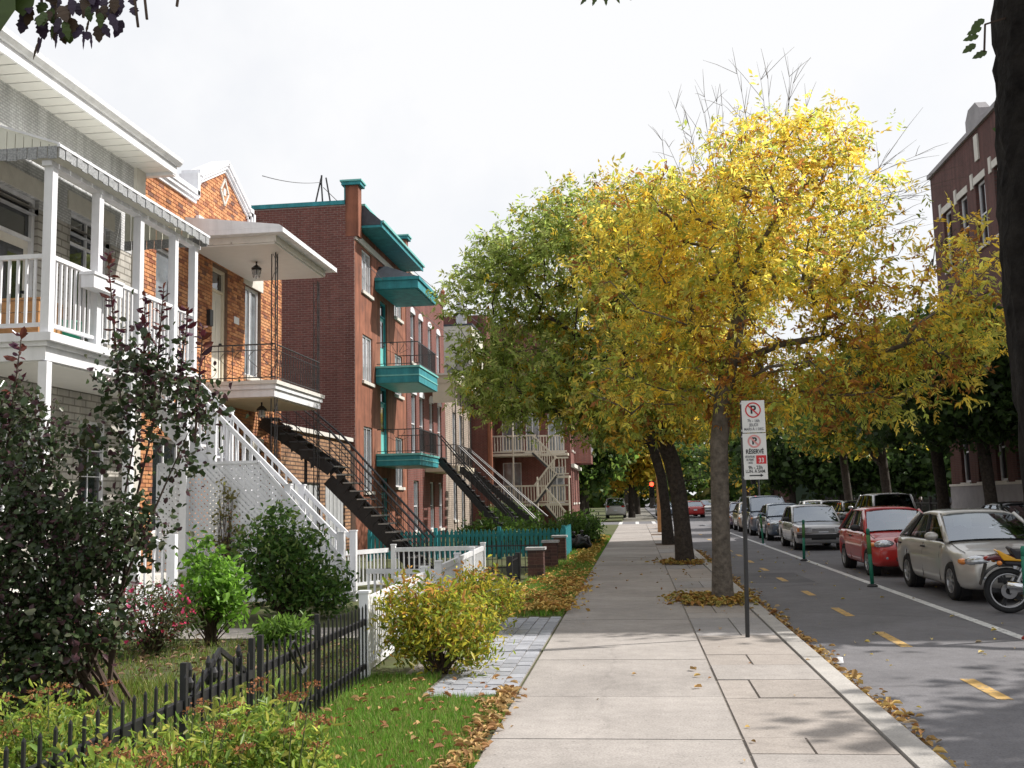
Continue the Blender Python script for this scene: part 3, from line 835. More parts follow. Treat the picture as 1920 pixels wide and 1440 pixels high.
# white stair with lattice under it
WS = thing('white_stair', 'tall white wooden stair climbing to the white balcony', 'stair', (-6.8, 17.1, 0))
NS = 20; X0, X1, ZT = -4.95, -8.85, 3.95
me, c = MB().box(-0.13, 0.13, 16.79, 17.49, -0.018, 0.018).mesh('tread', 'white_paint')
for k in range(NS):
    t = (k + 0.5) / NS
    inst('tread', me, c + Vector((X0 + (X1 - X0) * t, 0, ZT * (k + 1) / NS - 0.02)), WS)
for yy in (16.77, 17.5):
    MB().bar((X0, yy, 0.06), (X1, yy, ZT - 0.06), 0.04, 0.22, (0, 0, 1)).build('stringer', 'white_paint', WS)
    for k, xx in enumerate((-4.92, -5.85, -7.2, -8.75)):
        zz = ZT * (X0 - xx) / (X0 - X1)
        bx('newel', 'white_paint', WS, xx - 0.055, xx + 0.055, yy - 0.055, yy + 0.055, max(-0.02, zz - 0.2), zz + 1.22 if k == 0 else zz + 1.1)
        bx('newel_cap', 'white_paint', WS, xx - 0.065, xx + 0.065, yy - 0.065, yy + 0.065, zz + (1.221 if k == 0 else 1.101), zz + (1.245 if k == 0 else 1.125))
    railing((X0 - 0.03, yy, 0.08), (X1, yy, ZT + 0.02), 1.02, WS, 'white_paint', n=30, rail=(0.07, 0.07), bal=0.03, low=0.16)
LT = thing('lattice_panel', 'white diagonal lattice screen below the white stair', 'lattice', (-6.8, 16.68, 0))
def lat_top(x):
    return min(2.42, 2.42 - max(0, (x + 6.35)) * 1.12)
stp = 0.105
for dgn in (1, -1):
    k = -60
    while k < 90:
        # strip along z = z0 + dgn*(x+8.15)
        z0 = k * stp * 1.0
        pts = []
        for xx in np.arange(-8.15, -4.75, 0.02):
            zz = z0 + dgn * (xx + 8.15)
            if 0.12 < zz < lat_top(xx): pts.append((xx, zz))
        if len(pts) > 4:
            yy = 16.70 + (0.008 if dgn > 0 else 0.0)
            MB().bar((pts[0][0], yy, pts[0][1]), (pts[-1][0], yy, pts[-1][1]), 0.007, 0.052, (0, 0, 1)).build('slat', 'white_paint', LT)
        k += 1
for (p, q) in (((-8.15, 16.69, 0.1), (-8.15, 16.69, 2.42)), ((-8.15, 16.69, 2.42), (-6.35, 16.69, 2.42)), ((-6.35, 16.69, 2.42), (-4.85, 16.69, 0.72)), ((-8.15, 16.69, 0.1), (-4.8, 16.69, 0.1))):
    MB().bar(p, q, 0.03, 0.05).build('frame', 'white_paint', LT)

# ================================================================== orange brick house
H2 = thing('orange_brick_house', 'orange brick house with stepped gable and white coping', 'house', (-9, 21.4, 0))
ops2 = [(20.83, 21.65, 4.28, 6.95), (22.72, 23.72, 4.75, 6.92), (18.2, 19.15, 4.55, 6.75), (20.8, 21.7, 0.9, 3.4), (22.6, 23.8, 1.2, 3.0), (18.2, 19.4, 1.2, 3.0)]
def gtop(a):
    q = abs(a - 21.4)
    if q > 1.52: return 8.2
    if q > 1.3: return 8.66
    return 9.36 - q * 0.5
wall_mesh(FS, 17.6, 25.2, 0, 8.2, ops2).build('wall', 'mortar', H2)
gp_ = [FS.P(19.88, 8.2), FS.P(22.92, 8.2), FS.P(22.92, 8.66), FS.P(22.7, 8.66), FS.P(22.7, 8.7), FS.P(21.4, 9.36), FS.P(20.1, 8.7), FS.P(20.1, 8.66), FS.P(19.88, 8.66)]
MB().prism(gp_, (-0.28, 0, 0)).build('gable_wall', 'mortar', H2, fix=True)
bx('side_wall', 'brick_red_side', H2, -20, -9.3, 17.62, 25.2, 0, 7.9)
lay_bricks(FS, 17.6, 25.2, 0.02, 9.36, H2, 'brick_orange', [(a - .02, b + .02, c_, d_ + (0.32 if k in (1, 4) else 0.06)) for k, (a, b, c_, d_) in enumerate(ops2)], top=gtop)
# coping along the stepped outline
out = [(17.55, 8.2), (19.86, 8.2), (19.86, 8.68), (20.08, 8.68), (20.08, 8.72), (21.4, 9.39), (22.72, 8.72), (22.72, 8.68), (22.94, 8.68), (22.94, 8.2), (25.25, 8.2)]
for (a, b) in zip(out[:-1], out[1:]):
    if math.hypot(b[0] - a[0], b[1] - a[1]) < 0.1: continue
    for dz, d, w in ((0.05, -0.08, 0.42), (-0.04, 0.055, 0.09), (-0.12, 0.03, 0.05)):
        vert = abs(b[0] - a[0]) < 0.01
        off = Vector((0, 0, dz)) if not vert else Vector((0, (-dz if a[0] < 21.4 else dz), 0))
        MB().bar(FS.P(a[0], a[1], d) + off, FS.P(b[0], b[1], d) + off, w, 0.1 if dz > 0 else 0.08, (0, 0, 1) if not vert else (0, 1, 0)).build('coping', 'white_paint', H2)
dm = [FS.P(21.4, 9.06, 0.016), FS.P(21.62, 8.76, 0.016), FS.P(21.4, 8.46, 0.016), FS.P(21.18, 8.76, 0.016)]
for k in range(4):
    MB().bar(dm[k], dm[(k + 1) % 4], 0.05, 0.05, (1, 0, 0)).build('diamond_trim', 'stone_white', H2)
MB().fbox(FS, 21.33, 21.47, 8.68, 8.84, 0.0, 0.03).build('diamond_stone', 'stone_white', H2)
door(FS, 20.83, 21.65, 4.28, 6.95, H2, 'door_white', transom=0.4)
window(FS, 22.72, 23.72, 4.75, 6.92, H2, 'white_paint', 'glass_pale', 2, 1, lintel=('stone_white', 0.32))
window(FS, 18.2, 19.15, 4.55, 6.75, H2, 'white_paint', 'glass_pale', 1, 2, sill='stone_white')
door(FS, 20.8, 21.7, 0.9, 3.4, H2, 'door_white', transom=0.35)
window(FS, 22.6, 23.8, 1.2, 3.0, H2, lintel=('stone_white', 0.3)); window(FS, 18.2, 19.4, 1.2, 3.0, H2)
MB().fbox(FS, 22.02, 22.3, 5.86, 6.02, 0.016, 0.03).build('house_number_plate', 'white_paint', H2)
MB().fbox(FS, 20.52, 20.68, 5.55, 5.9, 0.016, 0.1).build('mailbox', 'black_iron', H2)
# balcony of the brick house
B2 = thing('iron_rail_balcony', 'white balcony with lacy black iron posts on the orange brick house', 'balcony', (-8.2, 21.8, 4.0))
bx('deck', 'old_white', B2, -8.98, -7.3, 20.2, 23.5, 4.2, 4.28)
bx('deck_molding', 'white_paint', B2, -8.98, -7.34, 20.24, 23.46, 4.1, 4.198)
bx('deck_fascia', 'white_paint', B2, -8.98, -7.38, 20.28, 23.42, 3.94, 4.098)
bx('deck_soffit', 'cream_paint', B2, -8.98, -7.46, 20.36, 23.34, 3.92, 3.938)
bx('roof_fascia', 'old_white', B2, -8.98, -7.12, 19.62, 22.98, 7.06, 7.2)
bx('roof_soffit', 'soffit_white', B2, -8.98, -7.16, 19.66, 22.94, 7.03, 7.058)
bx('roof_eave', 'white_paint', B2, -8.98, -6.9, 19.4, 23.2, 7.2, 7.3)
MB().prism([(-8.98, 19.4, 7.302), (-6.9, 19.4, 7.302), (-6.98, 19.4, 7.36), (-8.98, 19.4, 7.62)], (0, 3.8, 0)).build('roof_slope', 'white_paint', B2, fix=True)
bx('flashing', 'white_paint', B2, -8.98, -8.9, 19.9, 21.6, 7.622, 7.8)
for (py) in (20.5, 23.38):
    lace_post(-7.4, py, 4.28, 7.03, B2, 'black_iron')
    lace_post(-7.4, py, 0.0, 3.92, B2, 'black_iron')
scroll_rail((-7.4, 20.5, 4.28), (-7.4, 23.38, 4.28), 0.78, B2, 'black_iron')
scroll_rail((-8.95, 20.36, 4.28), (-7.4, 20.36, 4.28), 0.78, B2, 'black_iron', 0.3)
for (lx, ly, lz) in ((-8.1, 21.1, 7.03), (-8.0, 21.2, 3.92)):
    lp = thing('porch_lamp', 'small black lantern hanging under the balcony roof' if lz > 5 else 'small black lantern hanging under the balcony floor', 'lamp', (lx, ly, lz - 0.3))
    MB().tube([(lx, ly, lz), (lx, ly, lz - 0.08)], 0.02, 6).build('stem', 'black_iron', lp)
    MB().lathe((lx, ly, lz - 0.34), [(0.05, 0.0), (0.09, 0.02), (0.07, 0.16)], 8).build('shade', 'curtain_pane', lp)
    MB().lathe((lx, ly, lz - 0.18), [(0.10, 0), (0.12, 0.03), (0.04, 0.1)], 8).build('cap', 'black_iron', lp)
    for k in range(4):
        a = k * math.pi / 2 + 0.4
        MB().tube([(lx + 0.1 * math.cos(a), ly + 0.1 * math.sin(a), lz - 0.17), (lx + 0.06 * math.cos(a), ly + 0.06 * math.sin(a), lz - 0.36)], 0.008, 4).build('rib', 'black_iron', lp)

# black stair with winding top
BS = thing('black_stair', 'black iron stair with grey treads winding up beside the brick house', 'stair', (-6.4, 24.2, 0))
N2 = 13; SX0, SX1, SZ = -5.05, -7.3, 2.6
for k in range(N2):
    t = (k + 0.5) / N2; xx = SX0 + (SX1 - SX0) * t; zz = SZ * (k + 1) / N2
    MB().box(xx - 0.10, xx + 0.15, 23.86, 24.74, zz - 0.03, zz).build('tread', 'kerb_stone', BS)
    MB().prism([(xx - 0.10, 23.9, zz - 0.032), (xx + 0.13, 23.9, zz - 0.032), (xx - 0.08, 23.9, zz - 0.26)], (0, 0.02, 0)).build('tread_bracket', 'black_iron', BS, fix=True)
    MB().bar((xx + 0.125, 23.87, zz - 0.03), (xx + 0.125, 23.87, zz - 0.2), 0.02, 0.02).build('tread_support', 'black_iron', BS)
for yy in (23.93, 24.72):
    MB().bar((SX0 + 0.12, yy, -0.14), (SX1 - 0.05, yy, SZ - 0.32), 0.03, 0.30).build('stringer', 'black_iron', BS)
    for hh, r_ in ((0.86, 0.03), (0.45, 0.014), (0.1, 0.014)):
        pts = [(SX0 + 0.15, yy, hh * 0.95), (SX1, yy, SZ + hh)]
        if yy > 24.5: pts += [(SX1 - 0.5, yy, SZ + hh + 0.42), (SX1 - 1.1, yy - 0.1, SZ + hh + 0.95), (SX1 - 1.45, yy - 0.5, SZ + hh + 1.3)]
        MB().tube(pts, r_, 6).build('handrail' if hh > 0.5 else 'rail', 'grey_iron', BS)
    for k in range(17):
        t = k / 16; xx = SX0 + 0.1 + (SX1 - SX0 - 0.1) * t; zz = SZ * t
        MB().tube([(xx, yy, zz + 0.05), (xx, yy, zz + 0.88)], 0.009, 4).build('baluster', 'black_iron', BS)
for k in range(6):
    xk, zz = SX1 - 0.16 - 0.245 * k, SZ + 0.2 * (k + 0.9)
    MB().prism([(xk + 0.15, 23.62 + 0.04 * k, zz), (xk - 0.26, 23.60, zz), (xk - 0.16, 24.76 - 0.05 * k, zz), (xk - 0.02, 24.78 - 0.05 * k, zz)], (0, 0, 0.035)).build('winder_tread', 'grey_iron', BS, fix=True)
    MB().prism([(xk - 0.25, 23.63, zz - 0.002), (xk + 0.13, 23.66, zz - 0.002), (xk - 0.23, 23.63, zz - 0.24)], (0, 0.02, 0)).build('winder_bracket', 'black_iron', BS, fix=True)
    MB().tube([(xk - 0.1, 24.72 - 0.05 * k, zz), (xk - 0.1, 24.72 - 0.05 * k, zz + 0.95)], 0.009, 4).build('baluster', 'black_iron', BS)
    MB().tube([(xk - 0.1, 23.66, zz), (xk - 0.1, 23.66, zz + 0.85)], 0.009, 4).build('baluster', 'black_iron', BS)
MB().tube([(SX1, 23.93, SZ + 0.86), (SX1 - 0.7, 23.7, SZ + 1.45), (SX1 - 1.5, 23.66, SZ + 2.0)], 0.02, 6).build('handrail', 'grey_iron', BS)
for yy in (23.66, 24.66):
    MB().bar((SX1 + 0.1, yy, SZ - 0.12), (SX1 - 1.62, yy, SZ + 1.1), 0.03, 0.26).build('stringer', 'black_iron', BS)
MB().tube([(-8.0, 24.2, 0), (-8.0, 24.2, 3.15)], 0.04, 8).build('support_pole', 'black_iron', BS)

# ================================================================== single-storey garage between the houses
GA = thing('brick_garage', 'low tan brick garage between the brick house and red building', 'garage', (-9, 28.8, 0))
wall_mesh(ffront(-9.15), 25.21, 32.28, 0, 3.7, [(26.3, 29.0, 0.0, 2.3), (29.5, 31.6, 0.0, 2.3)], 0.12).build('wall', 'brick_tan', GA)
bx('roof', 'dark_slate', GA, -19, -9.2, 25.22, 32.25, 3.5, 3.66)
bx('parapet_flashing', 'old_white', GA, -9.3, -9.06, 25.22, 32.27, 3.7, 3.82)
for (a, b) in ((26.3, 29.0), (29.5, 31.6)):
    k = a
    while k < b - 0.05:
        MB().fbox(ffront(-9.15), k + 0.005, min(b, k + 0.2) - 0.005, 0.0, 2.3, -0.1, -0.05 - 0.012 * (int(k * 5) % 2)).build('door_board', 'grey_boards', GA); k += 0.2

# ================================================================== red three-storey building with teal trim
RB = thing('red_building', 'red three-storey building with teal cornice and brick side wall', 'building', (-9, 36, 0))
RY0, RY1 = 32.3, 39.9
wins = [(33.2, 34.5, 8.95, 10.42), (33.25, 34.55, 5.85, 7.45), (33.35, 34.5, 2.1, 4.3), (37.95, 39.2, 8.9, 10.42), (37.95, 39.2, 5.85, 7.45), (37.95, 39.2, 2.3, 4.2)]
dors = [(35.7, 36.75, 6.5, 9.1), (35.7, 36.75, 3.4, 5.9), (35.7, 36.75, 0.2, 2.6)]
wall_mesh(FS, RY0, RY1, 0, 11.6, wins + dors).build('front_wall', 'red_render', RB)
FC = fcam(RY0)
wall_mesh(FC, -20, -9.0, 0, 11.7, []).build('side_wall', 'mortar_red', RB)
lay_bricks(FC, -13.4, -9.012, 3.4, 11.66, RB, 'brick_red', [], L=0.225, Hb=0.06, gap=0.018, limit=300)
bx('rear_block', 'brick_red_side', RB, -20, -9.25, RY0 + 0.1, RY1, 0, 11.5)
MB().fbox(FC, -20, -9.32, 11.7, 11.84, -0.2, 0.06).build('side_coping', 'teal_paint', RB)
for (w0, yy, s) in ((0, RY0 - 0.02, 1), (1, RY1 - 0.42, 1)):
    bx('pilaster', 'red_render', RB, -9.3, -8.86, yy, yy + 0.42, 10.6, 12.35)
    bx('pilaster_cladding', 'teal_paint', RB, -9.34, -9.301, yy - 0.02, yy + 0.44, 11.85, 12.35)
    bx('pilaster_cap', 'teal_paint', RB, -9.42, -8.76, yy - 0.09, yy + 0.5, 12.35, 12.46)
    bx('pilaster_cap_lip', 'teal_pale', RB, -9.46, -8.72, yy - 0.13, yy + 0.54, 12.462, 12.52)
# teal eave
a, b = RY0 + 0.42, RY1 - 0.44
bx('eave_soffit', 'teal_paint', RB, -8.99, -8.2, a, b, 10.98, 11.06)
bx('eave_fascia', 'teal_paint', RB, -8.2, -8.15, a - 0.02, b + 0.02, 10.96, 11.2)
bx('eave_lip', 'teal_pale', RB, -8.148, -8.08, a - 0.03, b + 0.03, 11.12, 11.2)
MB().prism([(-8.2, a, 11.07), (-8.2, a, 11.22), (-8.8, a, 11.75), (-8.99, a, 11.75), (-8.99, a, 11.07)], (0, b - a, 0)).build('mansard', 'dark_slate', RB, fix=True)
bx('ridge_trim', 'teal_pale', RB, -8.99, -8.74, a, b, 11.75, 11.82)
MB().fbox(FS, RY0 + 0.03, RY1 - 0.03, 10.5, 10.72, 0, 0.06).build('frieze', 'stone_white', RB)
for (w0, w1, h0, h1) in wins:
    window(FS, w0, w1, h0, h1, RB, 'white_paint', 'curtain_pane' if h0 > 5 else 'glass_pale', 2, 1, back=0.08)
for (w0, w1, h0, h1) in dors:
    door(FS, w0, w1, h0, h1, RB, 'teal_pale', glass=0.9, transom=0.45, fm='teal_paint')
CY0, CY1, CX = 34.95, 38.35, -7.42
bx('canopy_fascia', 'teal_paint', RB, -8.99, CX, CY0, CY1, 9.33, 9.62)
bx('canopy_molding', 'teal_paint', RB, -8.99, CX + 0.06, CY0 - 0.06, CY1 + 0.06, 9.622, 9.74)
bx('canopy_soffit', 'teal_paint', RB, -8.99, CX - 0.08, CY0 + 0.08, CY1 - 0.08, 9.30, 9.328)
MB().add([(-8.99, CY0, 9.742), (CX, CY0, 9.742), (CX, CY1, 9.742), (-8.99, CY1, 9.742), (-8.99, CY0 + 0.6, 10.3), (-8.7, CY0 + 0.6, 10.3), (-8.7, CY1 - 0.6, 10.3), (-8.99, CY1 - 0.6, 10.3)],
         [(0, 1, 5, 4), (1, 2, 6, 5), (2, 3, 7, 6), (4, 5, 6, 7)]).build('canopy_roof', 'dark_slate', RB)
for dz in (6.53, 3.42):
    hgt = 0.6 if dz > 5 else 0.42
    nm = thing('teal_balcony', 'teal balcony with thin black rail on the upper floor' if dz > 5 else 'teal balcony with thin black rail one floor above the ground', 'balcony', (-8.2, 36.6, dz - 0.6), 'teal balconies of the red building')
    bx('deck', 'teal_pale', nm, -8.98, CX + 0.04, CY0 - 0.04, CY1 + 0.04, dz - 0.07, dz)
    bx('deck_fascia', 'teal_paint', nm, -8.98, CX, CY0, CY1, dz - hgt, dz - 0.072)
    bx('deck_trim', 'teal_pale', nm, -8.98, CX + 0.02, CY0 - 0.02, CY1 + 0.02, dz - hgt * 0.6, dz - hgt * 0.52)
    bx('deck_soffit', 'teal_pale', nm, -8.98, CX - 0.06, CY0 + 0.06, CY1 - 0.06, dz - hgt - 0.02, dz - hgt - 0.001)
    railing((CX - 0.04, CY0 + 0.04, dz), (CX - 0.04, CY1 - 0.04, dz), 0.85, nm, 'black_iron', step=0.12, rail=(0.03, 0.03), bal=0.018, low=0.08)
    railing((-8.96, CY0 + 0.04, dz), (CX - 0.04, CY0 + 0.04, dz), 0.85, nm, 'black_iron', step=0.24, rail=(0.03, 0.03), bal=0.018, low=0.08)
    railing((-8.96, CY1 - 0.04, dz), (CX - 0.04, CY1 - 0.04, dz), 0.85, nm, 'black_iron', step=0.24, rail=(0.03, 0.03), bal=0.018, low=0.08)
    for k in range(5):
        an = R(25 + 32 * k)
        MB().tube([(-8.2 + 0.1 * math.cos(an), CY0 + 0.04, dz + 0.4 + 0.1 * math.sin(an)), (-8.2 + 0.42 * math.cos(an), CY0 + 0.04, dz + 0.4 + 0.42 * math.sin(an))], 0.008, 4).build('fan_bar', 'black_iron', nm)
# roof-top mast tripod and overhead wires
AN = thing('roof_mast', 'dark tripod mast standing on the flat roof of the red building', 'mast', (-10.7, 34, 11.5))
for (fx, fy) in ((-11.0, 33.8), (-10.55, 33.9), (-10.75, 34.6), (-10.2, 34.0)):
    MB().tube([(fx, fy, 11.5), (-10.68 if fx < -10.3 else -10.5, 34, 13.25)], 0.03, 5).build('leg', 'black_iron', AN)
MB().tube([(-10.68, 34, 13.0), (-10.66, 34, 13.35)], 0.035, 5).build('head', 'black_iron', AN)
def wire(label, p, q, sag, n=12):
    pts = [Vector(p).lerp(Vector(q), k / n) - Vector((0, 0, sag * 4 * (k / n) * (1 - k / n))) for k in range(n + 1)]
    return tag(MB().tube(pts, 0.012, 4).build('overhead_wire', 'grey_iron'), label, 'wire')
wire('thin wire from the brick gable up to the roof mast', (-9.3, 24.6, 10.2), (-10.68, 34, 13.1), 0.1)
wire('long wire from the roof mast down past the teal pilaster', (-10.6, 34, 12.9), (-6.3, 47, 9.5), 0.25)
wire('low wire sagging across the front of the teal canopy', (-8.9, 33, 9.9), (-6.6, 52, 8.6), 0.35)

# ================================================================== dark red brick building with arched windows
NB = thing('arched_window_building', 'dark red brick building with narrow arched windows and roof finials', 'building', (-9, 44, 0))
NY0, NY1 = 39.92, 48.2
aw = [(y_, y_ + 0.85, 7.5, 9.6) for y_ in (40.7, 42.3, 44.3, 46.3)] + [(y_, y_ + 0.95, 3.7, 6.2) for y_ in (40.7, 42.3, 44.4, 46.3)] + [(y_, y_ + 1.0, 0.5, 2.6) for y_ in (41, 44.4, 46.4)]
wall_mesh(ffront(-8.98), NY0, NY1, 0, 11.2, aw).build('front_wall', 'brick_red_far', NB)
bx('rear_block', 'brick_red_side', NB, -20, -9.25, NY0 + 0.02, NY1, 0, 11.1)
for (a, b, c_, d_) in aw:
    window(ffront(-8.98), a, b, c_, d_, NB, 'white_paint', 'glass_pale', 1, 2, arch=c_ > 3)
bx('coping', 'stone_white', NB, -9.2, -8.9, NY0, NY1 + 0.03, 11.2, 11.28)
for yy in (NY0 + 0.3, NY1 - 0.25):
    MB().lathe((-8.95, yy, 11.28), [(0.2, 0), (0.2, 0.12), (0.1, 0.16), (0.1, 0.3), (0.2, 0.36), (0.2, 0.46), (0.09, 0.5), (0.13, 0.62), (0.02, 0.76)], 8).build('finial', 'red_render', NB)
NBb = thing('beige_canopy_balcony', 'two-level balcony with beige canopy on the arched window building', 'balcony', (-8.2, 45.5, 2.9))
bx('canopy', 'cream_paint', NBb, -8.97, -7.5, 43.3, 47.6, 6.85, 7.2); bx('canopy_top', 'old_white', NBb, -8.97, -7.42, 43.22, 47.68, 7.2, 7.28)
bx('deck', 'cream_paint', NBb, -8.97, -7.5, 43.3, 47.6, 3.0, 3.25)
bx('screen_wall', 'cream_paint', NBb, -8.6, -7.6, 43.32, 43.36, 6.0, 6.85)
for (xx, yy) in ((-7.6, 43.4), (-7.6, 45.4), (-7.6, 47.5)):
    lace_post(xx, yy, 3.25, 6.85, NBb, 'black_iron'); lace_post(xx, yy, 0, 3.0, NBb, 'black_iron')
railing((-7.6, 43.4, 3.25), (-7.6, 47.5, 3.25), 0.9, NBb, 'black_iron', step=0.18, rail=(0.03, 0.03), bal=0.02)
railing((-8.95, 43.36, 3.25), (-7.6, 43.36, 3.25), 0.9, NBb, 'black_iron', step=0.24, rail=(0.03, 0.03), bal=0.02)
railing((-7.6, 43.4, 7.28), (-7.6, 47.5, 7.28), 0.9, NBb, 'black_iron', step=0.3, rail=(0.03, 0.03), bal=0.02)
def iron_stair(label, xa, xb, y0, zt, n=16, m='black_iron'):
    t_ = thing('iron_stair', label, 'stair', ((xa + xb) / 2, y0 + 0.4, 0), 'dark iron stairs further down the row')
    for k in range(n):
        q = (k + 0.5) / n; xx = xa + (xb - xa) * q; zz = zt * (k + 1) / n
        bx('tread', 'grey_iron', t_, xx - 0.14, xx + 0.14, y0, y0 + 0.8, zz - 0.035, zz)
    for yy in (y0 - 0.02, y0 + 0.82):
        MB().bar((xa, yy, 0.0), (xb, yy, zt - 0.05), 0.02, 0.22).build('stringer', m, t_)
        MB().tube([(xa, yy, 0.9), (xb, yy, zt + 0.9)], 0.025, 5).build('handrail', m, t_)
        for k in range(0, n + 1, 1):
            q = k / n; xx = xa + (xb - xa) * q
            MB().tube([(xx, yy, zt * q), (xx, yy, zt * q + 0.9)], 0.011, 4).build('baluster', m, t_)
    return t_
iron_stair('dark iron stair rising to the lower teal balcony', -4.6, -7.5, 38.6, 3.4)
iron_stair('dark iron stair in front of the beige canopy balcony', -4.3, -7.55, 43.6, 3.2)
iron_stair('dark iron stair before the pale brick building', -4.2, -7.9, 48.4, 3.3)

# ================================================================== pale brick building with sided upper block
PB = thing('pale_brick_building', 'pale brick building with cream siding on its upper block', 'building', (-9, 52, 0))
pw = [(50.2, 51.2, 4.2, 6.2), (52.2, 53.2, 4.2, 6.2), (50.2, 51.2, 0.8, 2.8), (52.6, 53.5, 0.3, 2.7)]
wall_mesh(ffront(-8.97), 48.22, 56, 0, 7.5, pw).build('front_wall', 'brick_pale', PB)
for q in pw: window(ffront(-8.97), *q, PB, 'white_paint', 'glass_pale', 2, 1)
bx('roof', 'dark_slate', PB, -20, -8.99, 48.25, 56, 7.3, 7.48)
k = 7.5
while k < 10.9:
    bx('siding_board', 'siding_cream', PB, -16, -8.2, 51.98 - 0.012, 52.0, k, k + 0.145); k += 0.15
bx('upper_block', 'siding_cream', PB, -16, -8.2, 52.002, 56, 7.48, 10.9)
bx('upper_flashing', 'dark_slate', PB, -16.05, -8.15, 51.95, 56.05, 10.9, 11.0)
MB().lathe((-8.9, 53, 11.0), [(0.3, 0), (0.3, 0.9), (0.36, 0.95), (0.2, 1.1), (0.2, 1.5)], 10).build('roof_vent', 'alloy', PB)
railing((-8.9, 48.4, 7.5), (-8.9, 51.8, 7.5), 0.9, PB, 'black_iron', step=0.2, rail=(0.03, 0.03), bal=0.02)

# ================================================================== corner building with beige balconies and zigzag stair
CB = thing('corner_building', 'red brick corner building with three storeys and white window trim', 'building', (-6, 60, 0))
bx('pier_wall', 'brick_red_side', CB, -20, -8.0, 56.05, 58.9, 0, 12.2)
cw = [(-7.6, -6.4, 4.6, 6.9), (-4.9, -4.0, 4.5, 6.7), (-7.6, -6.5, 1.6, 3.9), (-4.9, -4.0, 1.5, 3.6), (-6.2, -5.4, 4.5, 6.8)]
FW = fcam(59)
wall_mesh(FW, -8.0, -3.6, 0, 12.0, cw).build('recess_wall', 'brick_red_side', CB)
for q in cw: window(FW, *q, CB, 'white_paint', 'glass_pale', 2, 1)
cw2 = [(59.8, 60.8, 4.6, 6.6), (59.8, 60.8, 1.5, 3.5), (62, 63, 7.5, 9.5), (62, 63, 4.6, 6.6), (62, 63, 1.5, 3.5), (65, 66, 4.6, 6.6), (65, 66, 1.5, 3.5), (59.8, 60.8, 7.5, 9.5), (65, 66, 7.5, 9.5)]
wall_mesh(ffront(-3.6), 59, 67, 0, 12.0, cw2).build('front_wall', 'brick_red_far', CB)
for q in cw2: window(ffront(-3.6), *q, CB, 'white_paint', 'glass_pale', 2, 1)
bx('rear_block', 'brick_red_side', CB, -20, -3.9, 59.3, 66.98, 0, 11.9)
bx('coping', 'stone_white', CB, -20, -3.5, 58.96, 67.05, 12.0, 12.12)
bay = MB().prism([(-3.59, 62.4, 3.9), (-2.6, 63, 3.9), (-2.6, 65.6, 3.9), (-3.59, 66.2, 3.9)], (0, 0, 6.5)).build('bay', 'brick_red_far', CB, fix=True)
for zz in (4.6, 7.6):
    window(ffront(-2.59), 63.3, 65.3, zz, zz + 1.7, CB, 'white_paint', 'glass_pale', 2, 1, back=-0.02)
bx('ledge', 'stone_white', CB, -3.59, -3.4, 59, 67, 3.55, 3.75)
MB().tube([(-7.9, 56.02, 0), (-7.9, 56.02, 8)], 0.14, 8).build('downpipe', 'red_render', CB)
BB = thing('beige_balconies', 'beige metal balconies and zigzag stair on the corner building', 'balcony', (-6, 57.5, 0))
for dz in (4.35, 1.5):
    bx('deck', 'beige_metal', BB, -7.98, -5.4, 57.2, 58.95, dz - 0.14, dz)
    railing((-7.98, 57.25, dz), (-5.45, 57.25, dz), 1.0, BB, 'beige_metal', step=0.17, rail=(0.08, 0.09), bal=0.05)
    bx('side_deck', 'beige_metal', BB, -5.38, -3.7, 57.9, 58.95, dz - 0.14, dz)
    railing((-5.4, 57.95, dz), (-3.75, 57.95, dz), 1.0, BB, 'beige_metal', step=0.17, rail=(0.08, 0.09), bal=0.05)
bx('landing', 'beige_metal', BB, -4.3, -3.55, 56.6, 57.4, 2.9, 3.02)
railing((-4.3, 56.64, 3.02), (-3.6, 56.64, 3.02), 1.0, BB, 'beige_metal', step=0.16, rail=(0.08, 0.09), bal=0.05)
for (p, q) in (((-5.5, 56.65, 1.5), (-4.3, 56.65, 3.0)), ((-5.6, 56.95, 4.35), (-4.25, 56.95, 3.0)), ((-4.9, 56.4, 1.4), (-3.8, 56.4, 0.0))):
    p, q = Vector(p), Vector(q)
    MB().bar(p, q, 0.5, 0.16).build('flight', 'grey_iron', BB)
    railing(p + Vector((0, -0.26, 0)), q + Vector((0, -0.26, 0)), 1.0, BB, 'beige_metal', n=10, rail=(0.08, 0.10), bal=0.05)
for (xx, yy) in ((-6.75, 57.2), (-5.42, 57.2), (-3.6, 56.62)):
    MB().tube([(xx, yy, 0), (xx, yy, 7.6 if xx < -6 else 3.0)], 0.05, 6).build('post', 'beige_metal', BB)
bx('balcony_roof', 'old_white', BB, -7.98, -5.4, 57.2, 58.95, 7.4, 7.6)

# ================================================================== school on the right
SC = thing('school', 'three-storey dark red brick school with stone base across the street', 'school', (14, 32, 0))
FR = Frame((13.5, 0, 0), (0, 1, 0), (-1, 0, 0))
sw = []
for k in range(12):
    y0 = 43.0 - k * 2.05
    for (h0, h1) in ((2.0, 4.5), (6.5, 9.1), (10.9, 13.4)):
        sw.append((y0, y0 + 1.05, h0, h1))
wall_mesh(FR, 18.3, 45.5, 1.86, 15.4, sw, 0.2).build('front_wall', 'brick_school', SC)
bx('end_wall', 'brick_school_side', SC, 13.72, 30, 18.32, 45.49, 0, 15.3)
bx('stone_base', 'school_stone', SC, 13.44, 13.75, 18.28, 45.54, 0, 1.86)
bx('water_table', 'stone_white', SC, 13.40, 13.5, 18.27, 45.56, 1.861, 1.95)
for q in sw:
    window(FR, *q, SC, 'white_paint', 'glass_dark', 1, 2, back=0.16, sill='stone_white', fw=0.09, lintel=('stone_white', 0.28) if q[2] > 10 else None)
bx('parapet_coping', 'school_stone', SC, 13.38, 13.9, 18.25, 45.58, 15.4, 15.58)
